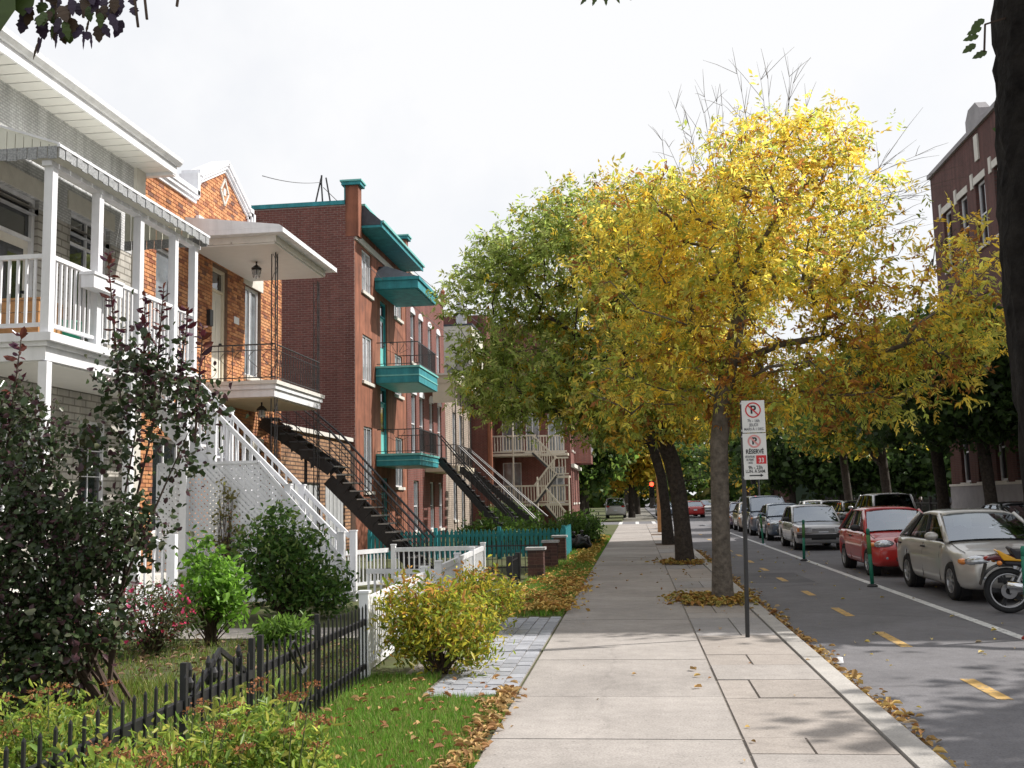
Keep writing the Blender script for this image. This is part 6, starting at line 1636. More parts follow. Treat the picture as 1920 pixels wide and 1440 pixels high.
def make_car(label, sp):
    """sp: length, width, wheelbase, front overhang, top line, glasshouse corners, style"""
    L, W = sp['L'], sp['W'] / 2
    f0 = -L / 2; ax1 = f0 + sp['fo']; ax2 = ax1 + sp['wb']; rw = sp.get('rw', 0.305); ra = rw + 0.055
    top = [(f0 + a, z) for a, z in sp['top']]; belt = sp['belt']
    root = thing('parked_car', label, 'car', (0, 0, 0), 'cars along the street')
    def wid(s):
        e = min((s - f0) / 0.55, (L / 2 - s) / 0.5, 1.0); e = max(0, e)
        return W * (sp.get('nose', 0.80) + (1 - sp.get('nose', 0.80)) * math.sin(e * math.pi / 2))
    sts = sorted(set([f0, f0 + 0.03, f0 + 0.1, f0 + 0.22, L / 2 - 0.22, L / 2 - 0.1, L / 2 - 0.03, L / 2] + [a + d for a in (ax1, ax2) for d in (-ra - 0.10, -ra - 0.01, -ra * 0.85, -ra * 0.55, 0, ra * 0.55, ra * 0.85, ra + 0.01, ra + 0.10)] +
                 list(np.linspace(ax1 + ra + 0.25, ax2 - ra - 0.25, 5)) + [f0 + sp['gA'][0], f0 + sp['gC'][0]]))
    b = MB(); rings = []
    for s in sts:
        zt = lerp_tab(top, s); w = wid(s)
        zb = lerp_tab([(f0, 0.34), (f0 + 0.1, 0.22), (f0 + 0.5, 0.20), (L / 2 - 0.6, 0.22), (L / 2 - 0.1, 0.28), (L / 2, 0.36)], s)
        zs = zb
        for a in (ax1, ax2):
            if abs(s - a) < ra: zs = max(zs, rw + math.sqrt(max(0, ra * ra - (s - a) ** 2)) * 1.0)
        end = s in (f0, L / 2)
        k = 0.94 if end else 1.0
        dz = zt - zs
        prof = [(0, zb), (w * 0.72, zb), (w * 0.93 * k, zs), (w * 0.985 * k, zs + dz * 0.14), (w * k, zs + dz * 0.42), (w * 0.99 * k, zs + dz * 0.70), (w * 0.945 * k, zt - 0.045), (w * 0.87 * k, zt - 0.004), (w * 0.5, zt + sp.get('crown', 0.03) * 0.75), (0, zt + sp.get('crown', 0.03))]
        ring = [(x, s, z) for x, z in prof] + [(-x, s, z) for x, z in prof[-2:0:-1]]
        rings.append(ring)
    n = len(rings[0])
    for r_ in rings: b.v.extend(r_)
    for i in range(len(rings) - 1):
        for j in range(n):
            b.f.append((i * n + j, i * n + (j + 1) % n, (i + 1) * n + (j + 1) % n, (i + 1) * n + j))
    b.f.append(tuple(range(n))); b.f.append(tuple((len(rings) - 1) * n + j for j in range(n))[::-1])
    me, c = b.mesh('body', None, True)
    me.materials.append(MATS['car_silver'])
    bm = bmesh.new(); bm.from_mesh(me); bmesh.ops.recalc_face_normals(bm, faces=bm.faces); bm.to_mesh(me); bm.free()
    body = inst('body', me, c, root); subsurf(body, 1)
    painted = [body]
    # glasshouse
    (a0, az0), (a1, az1), (c1, cz1), (c0, cz0) = sp['gA'], sp['gR'], sp['gS'], sp['gC']
    a0, a1, c1, c0 = f0 + a0, f0 + a1, f0 + c1, f0 + c0
    wb_, wr = W * 0.90, W * sp.get('roofw', 0.70)
    def side(p, sgn):  # p in (s, z) -> x by height
        t = (p[1] - belt) / max(0.01, sp['roof'] - belt); return (sgn * (wb_ + (wr - wb_) * t), p[0], p[1])
    A0, A1, C1, C0 = (a0, az0), (a1, az1), (c1, cz1), (c0, cz0)
    gl = MB(); gl.add(*grid_patch(side(A0, -1), side(A0, 1), side(A1, 1), side(A1, -1), 0.07)); gl.build('windshield', 'car_glass', root, True)
    gl = MB(); gl.add(*grid_patch(side(C0, 1), side(C0, -1), side(C1, -1), side(C1, 1), 0.05)); gl.build('rear_window', 'car_glass', root, True)
    bs = sp.get('bp', [0.5])
    def on_top(t): return (A1[0] + (C1[0] - A1[0]) * t, A1[1] + (C1[1] - A1[1]) * t)
    def on_bot(t): return (A0[0] + (C0[0] - A0[0]) * t, A0[1] + (C0[1] - A0[1]) * t)
    ts = [0] + bs + [1]
    for sgn in (-1, 1):
        for t0, t1 in zip(ts[:-1], ts[1:]):
            p = [side(on_bot(t0), sgn), side(on_bot(t1), sgn), side(on_top(t1), sgn), side(on_top(t0), sgn)]
            if sgn > 0: q = p
            else: q = [p[1], p[0], p[3], p[2]]
            gl = MB(); gl.add(*grid_patch(*q, 0.012)); gl.build('side_window', 'car_glass', root, True)
        pil = MB()
        pil.bar(Vector(side(A0, sgn)) + Vector((0, 0, -0.02)), Vector(side(A1, sgn)) + Vector((0, 0.02, 0.0)), 0.075, 0.055, (sgn, -0.6, 0.4))
        o = pil.build('pillar', 'car_silver', root, True); painted.append(o)
        pil = MB(); pil.bar(Vector(side(C0, sgn)) + Vector((0, 0, -0.02)), Vector(side(C1, sgn)) + Vector((0, -0.02, 0.0)), 0.11, 0.055, (sgn, 0.6, 0.4))
        o = pil.build('pillar', 'car_silver', root, True); painted.append(o)
        for t in bs:
            e = 0.012
            q0, q1 = Vector(side(on_bot(t), sgn)), Vector(side(on_top(t), sgn))
            MB().bar(q0 + Vector((sgn * e, 0, 0)), q1 + Vector((sgn * e, 0, 0)), 0.07, 0.03, (sgn, 0, 0)).build('pillar', 'plastic_black', root)
    # cabin seen through the glass
    MB().box(-wb_ + 0.03, wb_ - 0.03, a0 + 0.12, c0 - 0.1, belt - 0.03, belt + 0.035).build('cabin_shelf', 'cabin', root)
    MB().box(-wb_ + 0.06, wb_ - 0.06, a0 + 0.2, a0 + 0.5, belt + 0.036, belt + 0.07).build('dashboard', 'cabin', root)
    MB().lathe((-0.36, a0 + 0.62, belt + 0.06), [(0.17, -0.012), (0.19, 0), (0.17, 0.012)], 18, 'Y').build('steering_wheel', 'plastic_black', root)
    for sx_ in (-0.36, 0.36):
        for q_ in (0.45, 0.78):
            ys__ = a1 + (c1 - a1) * q_
            MB().box(sx_ - 0.22, sx_ + 0.22, ys__ - 0.06, ys__ + 0.06, belt + 0.036, belt + 0.16).build('seat_back', 'seat_cloth', root)
            MB().box(sx_ - 0.12, sx_ + 0.12, ys__ - 0.045, ys__ + 0.045, belt + 0.19, sp['roof'] - 0.12).build('headrest', 'seat_cloth', root)
    # roof panel
    rn = []
    b = MB(); nn, mm = 8, 6; zr = sp['roof']
    ys_ = [A1[0] - 0.03 + (C1[0] - A1[0] + 0.06) * j / mm for j in range(mm + 1)]
    for j, s in enumerate(ys_):
        tt = j / mm; ze = A1[1] + (C1[1] - A1[1]) * tt + 0.012; hump = 0.055 * 4 * tt * (1 - tt) ** 1.0 + 0.0
        for i in range(nn + 1):
            u = i / nn * 2 - 1
            b.v.append((u * (wr + 0.03), s, ze + hump * 0.8 + 0.045 * (1 - abs(u) ** 3) - (0.03 if abs(u) > 0.99 else 0)))
    for j in range(mm):
        for i in range(nn):
            k = j * (nn + 1) + i; b.f.append((k, k + 1, k + nn + 2, k + nn + 1))
    o = b.build('roof', 'car_silver', root, True); sd = o.modifiers.new('thick', 'SOLIDIFY'); sd.thickness = 0.03; sd.offset = -1; painted.append(o)
    # wheels
    for (yy) in (ax1, ax2):
        for sgn in (-1, 1):
            xw = sgn * (W - 0.115)
            ty = MB().lathe((xw, yy, rw), [(rw * 0.64, -0.09), (rw * 0.93, -0.095), (rw, -0.075), (rw, 0.075), (rw * 0.93, 0.095), (rw * 0.64, 0.09), (rw * 0.58, 0.0)], 22, 'X', close=True).build('wheel', 'rubber', root, True)
            rim = MB(); xo = xw + sgn * 0.055
            rim.lathe((xo, yy, rw), [(rw * 0.64, -0.02 if sgn > 0 else 0.02), (rw * 0.64, sgn * 0.036), (rw * 0.58, sgn * 0.036), (rw * 0.55, sgn * 0.0)], 22, 'X')
            for k in range(sp.get('spokes', 6)):
                a = 2 * math.pi * k / sp.get('spokes', 6) + 0.3
                rim.bar((xo + sgn * 0.022, yy + 0.04 * math.cos(a), rw + 0.04 * math.sin(a)), (xo + sgn * 0.016, yy + rw * 0.60 * math.cos(a), rw + rw * 0.60 * math.sin(a)), 0.05, 0.02, (1, 0, 0))
            rim.lathe((xo + sgn * 0.02, yy, rw), [(0.05, -0.01), (0.05, 0.015), (0.03, 0.02)] if sgn > 0 else [(0.03, -0.02), (0.05, -0.015), (0.05, 0.01)], 10, 'X')
            rim.build('rim', 'alloy', ty)
            MB().lathe((xw - sgn * 0.05, yy, rw + 0.02), [(ra - 0.01, -0.10), (ra - 0.01, 0.06)] if sgn > 0 else [(ra - 0.01, -0.06), (ra - 0.01, 0.10)], 16, 'X').build('wheel_well', 'plastic_black', root)
    # face
    zh = sp['lampz']; st = sp.get('style', 'round')
    for sgn in (-1, 1):
        xl = sgn * W * 0.66
        if st == 'round':
            h = MB(); h.ell((xl, f0 + 0.22, zh), W * 0.26, 0.20, 0.10, 14, 10); h.build('headlight', 'lamp_glass', root, True)
            for q in (-0.09, 0.07):
                MB().lathe((xl + q, f0 + 0.045 + abs(q) * 0.3, zh), [(0.05, -0.0), (0.062, 0.012), (0.05, 0.06)], 14, 'Y').build('headlight_reflector', 'chrome', root, True)
            MB().ell((sgn * W * 0.90, f0 + 0.36, zh - 0.01), 0.075, 0.14, 0.055, 10, 8).build('turn_signal', 'amber_glass', root, True)
            MB().lathe((sgn * W * 0.66, f0 + 0.02, 0.40), [(0.05, 0.0), (0.085, 0.01), (0.09, 0.06)], 14, 'Y').build('fog_lamp', 'plastic_black', root, True)
            MB().ell((sgn * W * 0.66, f0 + 0.035, 0.40), 0.05, 0.03, 0.05, 10, 6).build('fog_lens', 'lamp_glass', root, True)
        else:
            MB().box(xl - 0.19, xl + 0.19, f0 - 0.01, f0 + 0.1, zh - 0.07, zh + 0.07).build('headlight', 'lamp_glass', root)
            MB().box(sgn * W * 0.90 - 0.05, sgn * W * 0.90 + 0.05, f0 + 0.02, f0 + 0.2, zh - 0.06, zh + 0.06).build('turn_signal', 'amber_glass', root)
        # mirrors
        xm = sgn * (W + 0.09)
        mo = MB(); mo.ell((xm, a0 + 0.22, belt + 0.09), 0.115, 0.075, 0.075, 12, 8); o = mo.build('mirror', 'car_silver' if not sp.get('bm') else 'plastic_black', root, True)
        if not sp.get('bm'): painted.append(o)
        MB().bar((sgn * (W * 0.9), a0 + 0.22, belt + 0.03), (xm, a0 + 0.22, belt + 0.06), 0.06, 0.03).build('mirror_arm', 'plastic_black', root)
        MB().ell((sgn * W * 0.72, L / 2 - 0.07, sp.get('tailz', 0.82)), W * 0.2, 0.10, 0.09, 10, 8).build('tail_light', 'red_glass', root, True)
        for t in ([0.06] + bs):
            p = side(on_bot(t), sgn); 
        for t in (bs[0] - 0.02, min(0.95, (bs[-1] + (1 - bs[-1]) * 0.6) if len(bs) > 1 else 0.9)):
            p = on_bot(t)
            MB().box(sgn * W * 0.995 - 0.015, sgn * W * 0.995 + 0.018, p[0] - 0.09, p[0] + 0.09, belt - 0.13, belt - 0.10).build('door_handle', 'plastic_black', root)
    MB().box(-W * 0.42, W * 0.42, f0 - 0.004, f0 + 0.08, zh - 0.075, zh + 0.035).build('grille', 'plastic_black', root)
    for k in range(3):
        MB().box(-W * 0.42, W * 0.42, f0 - 0.012, f0 + 0.05, zh - 0.06 + k * 0.035, zh - 0.048 + k * 0.035).build('grille_bar', 'chrome' if st == 'box' else 'plastic_black', root)
    MB().box(-W * 0.45, W * 0.45, f0 - 0.006, f0 + 0.06, 0.34, 0.42).build('lower_intake', 'plastic_black', root)
    MB().box(-0.15, 0.15, f0 - 0.03, f0 - 0.008, 0.47, 0.60).build('licence_plate', 'plate_white', root)
    MB().box(-0.15, 0.15, L / 2 + 0.002, L / 2 + 0.02, 0.62, 0.75).build('licence_plate', 'plate_white', root)
    if st == 'box':
        bp = MB(); bp.box(-W * 0.98, W * 0.98, f0 - 0.09, f0 + 0.1, 0.40, 0.56); bp.box(-W * 0.98, W * 0.98, L / 2 - 0.1, L / 2 + 0.08, 0.42, 0.58)
        bp.build('bumper', 'plastic_black', root)
        bp = MB(); bp.box(-W * 0.99, W * 0.99, f0 - 0.1, f0 + 0.08, 0.52, 0.545); bp.build('bumper_trim', 'chrome', root)
    # shut lines: doors, bonnet edge
    def sec(s_, frac):
        zt = lerp_tab(top, s_); zb = 0.21; w = wid(s_)
        return [(w * k_, zb + (zt - zb) * f_) for k_, f_ in frac]
    fr_ = [(0.978, 0.10), (0.988, 0.25), (0.990, 0.45), (0.983, 0.68), (0.945, 0.90)]
    for sgn in (-1, 1):
        for t in [0.02] + bs[:2]:
            s_ = on_bot(t)[0] + (0.02 if t > 0.1 else -0.02)
            s_ = min(max(s_, ax1 + ra + 0.12), ax2 - ra * 0.2)
            pts = [(sgn * x_, s_, z_) for x_, z_ in sec(s_, fr_) if z_ > 0.32 or abs(s_ - ax2) > ra]
            MB().tube(pts, 0.006, 4).build('shut_line', 'plastic_black', root)
        MB().tube([(sgn * wid(q_) * 0.835, q_, lerp_tab(top, q_) + 0.003) for q_ in np.linspace(f0 + 0.42, a0 + 0.1, 6)], 0.005, 4).build('shut_line', 'plastic_black', root)
    # wipers on the glass
    for xx in (-0.35, 0.18):
        MB().tube([(xx, a0 + 0.02, az0 + 0.02), (xx + 0.30, a0 + 0.08, az0 + 0.085), (xx + 0.52, a0 + 0.05, az0 + 0.06)], 0.008, 4).build('wiper', 'plastic_black', root)
    root['painted'] = 0
    return root, painted

def place_car(proto, painted, label, color, loc, rz=0.0, first=False, sx=1.0):
    r_ = proto if first else copy_tree(proto)
    r_.location = loc; r_.rotation_euler = (0, 0, R(rz)); r_.scale = (sx, 1, 1) if sx != 1 else (1, 1, 1)
    r_['label'] = label
    names = {p.data.name for p in painted}
    for ch in r_.children:
        if ch.type == 'MESH' and ch.data.name in names:
            for sl in ch.material_slots:
                sl.link = 'OBJECT'; sl.material = MATS[color]
    if 'painted' in r_: del r_['painted']
    return r_

SEDAN = dict(L=4.5, W=1.74, wb=2.56, fo=0.86, belt=0.93, roof=1.40, top=[(0, 0.62), (0.10, 0.70), (0.5, 0.80), (1.25, 0.93), (1.5, 0.95), (3.6, 0.96), (4.1, 0.98), (4.4, 0.92), (4.5, 0.80)],
             gA=(1.12, 0.94), gR=(1.92, 1.36), gS=(3.2, 1.36), gC=(3.95, 0.98), lampz=0.66, bp=[0.42, 0.80], spokes=7, rw=0.31)
BOXY = dict(L=4.45, W=1.68, wb=2.6, fo=0.85, belt=0.88, roof=1.38, top=[(0, 0.72), (0.06, 0.78), (0.5, 0.82), (1.25, 0.88), (1.5, 0.89), (3.5, 0.90), (4.0, 0.91), (4.4, 0.88), (4.45, 0.82)],
            gA=(1.22, 0.88), gR=(1.82, 1.35), gS=(3.15, 1.35), gC=(3.70, 0.90), lampz=0.66, bp=[0.46, 0.85], style='box', nose=0.93, spokes=4, roofw=0.76, crown=0.015, rw=0.29, bm=True)
HATCH = dict(L=4.05, W=1.68, wb=2.45, fo=0.78, belt=0.92, roof=1.40, top=[(0, 0.60), (0.10, 0.68), (0.45, 0.80), (1.1, 0.92), (1.3, 0.94), (3.2, 0.96), (3.8, 0.97), (4.0, 0.90), (4.05, 0.78)],
             gA=(1.00, 0.93), gR=(1.72, 1.37), gS=(3.15, 1.36), gC=(3.85, 0.96), lampz=0.68, bp=[0.46, 0.85], rw=0.29, spokes=5, bm=True)
VAN = dict(L=4.7, W=1.82, wb=2.85, fo=0.88, belt=1.08, roof=1.72, top=[(0, 0.70), (0.10, 0.82), (0.5, 0.98), (0.95, 1.07), (1.2, 1.09), (4.3, 1.09), (4.6, 1.06), (4.7, 0.95)],
           gA=(0.85, 1.08), gR=(1.75, 1.68), gS=(4.25, 1.68), gC=(4.6, 1.08), lampz=0.78, bp=[0.30, 0.62], rw=0.33, roofw=0.78, tailz=1.0)
Z = RZ + 0.004
pr, pp_ = make_car('', SEDAN); hr, hp_ = make_car('', HATCH); br_, bp__ = make_car('', BOXY); vr, vp_ = make_car('', VAN)
S_ = lambda *a, **k: place_car(pr, pp_, *a, **k); HH_ = lambda *a, **k: place_car(hr, hp_, *a, **k); BX_ = lambda *a, **k: place_car(br_, bp__, *a, **k); V_ = lambda *a, **k: place_car(vr, vp_, *a, **k)
PXC = 5.93
S_('silver sedan parked nearest, behind the motorcycle', 'car_silver', (PXC, 19.05, Z), 0.6, first=True)
HH_('red hatchback parked between the two silver cars', 'car_red', (5.78, 24.35, Z), 0.0, first=True)
BX_('older boxy silver sedan parked behind the red hatchback', 'car_old_silver', (5.9, 35.6, Z), 0.0, first=True)
S_('dark blue sedan parked behind the boxy silver sedan', 'car_blue', (6.0, 43.0, Z))
V_('grey blue wagon fifth in the parked row', 'car_blue', (6.0, 48.6, Z), first=True)
HH_('beige hatchback sixth in the parked row', 'car_beige', (5.95, 53.8, Z))
S_('dark purple sedan seventh in the parked row', 'car_purple', (5.95, 58.9, Z))
S_('black sedan at the far end of the parked row', 'car_black', (5.9, 65.2, Z))
FXC = 10.3
S_('black sedan parked along the school pavement at the right edge', 'car_black', (10.4, 29.8, Z), 180)
V_('silver wagon parked along the school pavement', 'car_old_silver', (FXC, 44.5, Z), 180)
S_('black sedan parked behind the silver wagon across the street', 'car_black', (FXC, 50.2, Z), 180)
S_('grey sedan parked across the street', 'car_grey', (FXC, 55.8, Z), 180)
BX_('white boxy sedan at the end of the row across the street', 'car_white', (FXC, 61.2, Z), 180)
V_('white van beyond the crossing in the right lane', 'car_white', (9.6, 86, Z), 0)
S_('red sedan driving away beyond the crossing', 'car_red', (5.2, 92, Z), 180)
S_('white sedan behind the red sedan', 'car_white', (5.0, 99, Z), 180)
S_('pale grey sedan at the kerb far beyond the crossing', 'car_grey', (9.9, 95, Z), 0)
HH_('silver hatchback far down the street', 'car_old_silver', (7.4, 108, Z), 0)
V_('silver minivan seen from behind left of the crossing', 'car_old_silver', (-1.7, 92, -0.006), 180)
S_('white sedan standing on the cross street by the shops', 'car_white', (26.2, 82.5, 0.0), -80)
S_('dark sedan on the cross street behind the left trees', 'car_blue', (2.9, 104, Z), 0)

# ------------------------------------------------------------------ motorcycle, tail towards the cycle lane
MC = thing('motorcycle', 'yellow and black motorcycle with silver exhaust parked at the right edge', 'motorcycle', (0, 0, 0))
rw = 0.325
def mwheel(x):
    w = MB().lathe((x, 0, rw), [(rw * 0.78, -0.05), (rw * 0.92, -0.062), (rw, -0.03), (rw, 0.03), (rw * 0.92, 0.062), (rw * 0.78, 0.05), (rw * 0.74, 0.0)], 30, 'Y', close=True).build('wheel', 'rubber', MC, True)
    rm = MB().lathe((x, 0, rw), [(rw * 0.79, -0.045), (rw * 0.79, 0.045), (rw * 0.70, 0.045), (rw * 0.70, -0.045)], 30, 'Y', close=True)
    rm.build('rim', 'alloy', w, True)
    sp_ = MB()
    for k in range(5):
        a = 2 * math.pi * k / 5 + 0.6
        for e in (-0.1, 0.1):
            sp_.bar((x + 0.05 * math.cos(a), 0, rw + 0.05 * math.sin(a)), (x + rw * 0.71 * math.cos(a + e), 0, rw + rw * 0.71 * math.sin(a + e)), 0.03, 0.025, (0, 1, 0))
    sp_.lathe((x, 0, rw), [(0.09, -0.06), (0.09, 0.06)], 14, 'Y')
    sp_.build('spokes', 'plastic_black', w)
mwheel(0.0); mwheel(1.42)
MB().lathe((0, -0.08, rw), [(0.05, -0.01), (0.11, -0.008), (0.11, 0.008), (0.05, 0.01)], 20, 'Y', close=True).build('brake_disc', 'alloy', MC)
MB().tube([(-0.05, -0.17, 0.44), (0.25, -0.18, 0.38), (0.55, -0.17, 0.30), (0.8, -0.12, 0.26), (1.0, -0.06, 0.35)], [0.062, 0.06, 0.045, 0.03, 0.025], 14).build('exhaust', 'chrome', MC, True)
MB().bar((0, -0.1, rw), (0.55, -0.09, 0.42), 0.03, 0.06).build('swingarm', 'alloy', MC); MB().bar((0, 0.1, rw), (0.55, 0.09, 0.42), 0.03, 0.06).build('swingarm', 'alloy', MC)
for yy in (-0.13, 0.13):
    MB().tube([(0.06, yy, 0.36), (0.22, yy, 0.68)], 0.028, 8).build('shock_absorber', 'alloy', MC)
fd = MB(); pts = []
for k in range(10):
    a = R(60 + 12 * k); pts.append((0.0 + 0.38 * math.cos(a), 0.38 * math.sin(a) + rw))
for k in range(9):
    (xa, za), (xb, zb) = pts[k], pts[k + 1]
    fd.hexa([(xa, -0.075, za), (xa, 0.075, za), (xb, 0.075, zb), (xb, -0.075, zb), (xa, -0.07, za + 0.012), (xa, 0.07, za + 0.012), (xb, 0.07, zb + 0.012), (xb, -0.07, zb + 0.012)])
fd.build('mudguard', 'plastic_black', MC)
def prof(name, pts2, w, m):
    b_ = MB(); b_.prism([(x, -w, z) for x, z in pts2], (0, 2 * w, 0)); o = b_.build(name, m, MC, fix=True)
    bv = o.modifiers.new('round', 'BEVEL'); bv.width = min(0.03, w * 0.5); bv.segments = 3; bv.limit_method = 'ANGLE'
    return o
prof('tail_cowl', [(-0.30, 0.78), (-0.05, 0.76), (0.16, 0.77), (0.10, 0.83), (-0.12, 0.85), (-0.26, 0.82)], 0.10, 'moto_maroon')
prof('side_panel', [(-0.06, 0.765), (0.62, 0.73), (0.60, 0.765), (0.10, 0.80), (-0.04, 0.87), (-0.12, 0.92), (-0.15, 0.905)], 0.115, 'moto_yellow')
prof('under_panel', [(-0.05, 0.70), (0.60, 0.64), (0.62, 0.728), (-0.04, 0.762)], 0.11, 'seat_black')
prof('seat', [(0.10, 0.79), (0.72, 0.76), (0.74, 0.83), (0.5, 0.84), (0.34, 0.90), (0.12, 0.91), (0.05, 0.95), (0.02, 0.94)], 0.13, 'seat_black')
prof('fuel_tank', [(0.70, 0.78), (1.15, 0.80), (1.22, 0.92), (1.08, 1.02), (0.85, 1.01), (0.72, 0.88)], 0.14, 'seat_black')
prof('engine', [(0.55, 0.28), (1.02, 0.28), (1.08, 0.55), (0.98, 0.74), (0.62, 0.72), (0.52, 0.45)], 0.15, 'grey_iron')
for k in range(5): MB().box(0.66, 1.04, -0.17, 0.17, 0.52 + k * 0.04, 0.535 + k * 0.04).build('cooling_fin', 'alloy', MC)
MB().ell((-0.25, 0, 0.79), 0.06, 0.09, 0.04, 10, 8).build('tail_light', 'red_glass', MC, True)
for yy in (-0.17, 0.17): 
    MB().tube([(-0.12, 0, 0.74), (-0.12, yy, 0.74)], 0.01, 6).build('signal_stalk', 'plastic_black', MC); MB().ell((-0.13, yy, 0.74), 0.04, 0.035, 0.035, 10, 6).build('turn_signal', 'amber_glass', MC, True)
MB().bar((-0.34, 0, 0.50), (-0.28, 0, 0.72), 0.16, 0.012, (1, 0, 0)).build('licence_plate', 'plastic_black', MC)
for yy in (-0.1, 0.1): MB().tube([(1.42, yy, rw), (1.16, yy, 0.98)], 0.024, 8).build('fork', 'alloy', MC)
MB().tube([(1.02, -0.36, 1.06), (1.14, -0.2, 1.08), (1.17, 0, 1.04), (1.14, 0.2, 1.08), (1.02, 0.36, 1.06)], 0.014, 8).build('handlebar', 'black_iron', MC)
MB().ell((1.3, 0, 0.93), 0.09, 0.1, 0.1, 12, 8).build('headlamp', 'lamp_glass', MC, True)
MB().tube([(0.7, 0.12, 0.3), (0.62, 0.26, 0.01)], 0.012, 6).build('side_stand', 'black_iron', MC)
MC.location = (5.33, 15.72, Z); MC.rotation_euler = (R(4), 0, R(-6))

# ------------------------------------------------------------------ lane bollards
for (x, y, lab, tilt) in ((4.61, 12.95, 'green lane bollard with red foot at the right edge', 0), (4.44, 20.3, 'green and yellow lane bollard in front of the red hatchback', 1.5), (4.47, 28.4, 'green and yellow lane bollard before the boxy silver sedan', -2), (4.55, 37.8, 'green lane bollard with white foot beside the dark blue sedan', 3), (4.5, 58, 'far lane bollard near the crossing', 0)):
    t = thing('lane_bollard', lab, 'bollard', (x, y, RZ), 'lane bollards along the white line')
    MB().lathe((x, y, RZ + 0.004), [(0.10, 0), (0.10, 0.02), (0.06, 0.05)], 12).build('base', 'bollard_red' if y < 15 else ('plate_white' if 30 < y < 50 else 'plastic_black'), t)
    MB().tube([(x, y, RZ + 0.05), (x, y, RZ + 0.62)], 0.036, 12).build('lower_tube', 'bollard_green', t, True)
    MB().tube([(x, y, RZ + 0.621), (x, y, RZ + 0.98)], 0.038, 12).build('reflective_band', 'bollard_yellow' if 15 < y else 'bollard_green', t, True)
    MB().lathe((x, y, RZ + 0.981), [(0.036, 0), (0.036, 0.09), (0.024, 0.12)], 12).build('cap', 'bollard_green', t, True)
    t.rotation_euler = (R(tilt * 0.3), R(-tilt), 0)

# ------------------------------------------------------------------ parking sign
PS = thing('parking_sign', 'black sign post with two white parking signs on the pavement', 'sign', (1.26, 12.43, 0))
MB().tube([(1.26, 12.43, -0.05), (1.33, 12.43, 2.80)], 0.026, 8).build('post', 'black_iron', PS)
sy = 12.385
up_ = MB().box(1.315, 1.585, sy, sy + 0.006, 2.405, 2.79).build('upper_plate', 'sign_white', PS)
lo_ = MB().box(1.31, 1.585, sy, sy + 0.006, 1.845, 2.395).build('lower_plate', 'sign_white', PS)
rt = (R(90), 0, 0)
def ring(cx, cz, r0, r1, m, par):
    MB().lathe((cx, sy - 0.002, cz), [(r0, -0.001), (r1, -0.001), (r1, 0.001), (r0, 0.001)], 32, 'Y', close=True).build('ring', m, par)
ring(1.448, 2.675, 0.078, 0.093, 'sign_red', up_); MB().bar((1.388, sy - 0.0045, 2.735), (1.508, sy - 0.0045, 2.615), 0.002, 0.016, (1, 0, 1)).build('slash', 'sign_red', up_)
lettering('P', 0.135, 'sign_ink', up_, (1.448, sy - 0.002, 2.675), rt, 1, 0.004)
for k, (tx, sz) in enumerate((('7h - 16h', 0.05), ('JEUDI', 0.05), ('MARS À 1 DEC', 0.042))):
    lettering(tx, sz, 'sign_ink_faded', up_, (1.448, sy - 0.002, 2.545 - 0.05 * k), rt, 0.85, 0.001)
ring(1.445, 2.30, 0.058, 0.078, 'sign_red_faded', lo_); MB().bar((1.40, sy - 0.0045, 2.345), (1.49, sy - 0.0045, 2.255), 0.002, 0.02, (1, 0, 1)).build('slash', 'sign_red_faded', lo_)
lettering('P', 0.115, 'sign_ink', lo_, (1.445, sy - 0.002, 2.30), rt, 1, 0.004)
lettering('RÉSERVÉ', 0.072, 'sign_ink', lo_, (1.445, sy - 0.002, 2.175), rt, 0.78, 0.002)
for k, tx in enumerate(('DÉTENTEURS', 'DE PERMIS', '3 MOIS')):
    lettering(tx, 0.034, 'sign_ink_faded', lo_, (1.385, sy - 0.002, 2.115 - 0.036 * k), rt, 0.55, 0.001)
MB().box(1.458, 1.575, sy - 0.003, sy - 0.001, 2.03, 2.13).build('permit_square', 'sign_red', lo_)
lettering('33', 0.075, 'sign_white', lo_, (1.517, sy - 0.0035, 2.07), rt, 0.9, 0.001)
lettering('9h - 23h', 0.058, 'sign_ink', lo_, (1.445, sy - 0.002, 1.985), rt, 0.85, 0.001)
lettering('LUN. À SAM.', 0.05, 'sign_ink', lo_, (1.445, sy - 0.002, 1.94), rt, 0.85, 0.001)
MB().bar((1.37, sy - 0.002, 1.892), (1.50, sy - 0.002, 1.892), 0.002, 0.014).build('arrow_shaft', 'sign_ink', lo_)
MB().prism([(1.50, sy - 0.003, 1.872), (1.535, sy - 0.003, 1.892), (1.50, sy - 0.003, 1.912)], (0, 0.002, 0)).build('arrow_head', 'sign_ink', lo_, fix=True)
for zz in (2.76, 2.43, 2.36, 1.87): MB().box(1.30, 1.36, sy + 0.0065, sy + 0.02, zz - 0.012, zz + 0.012).build('bracket', 'alloy', PS)

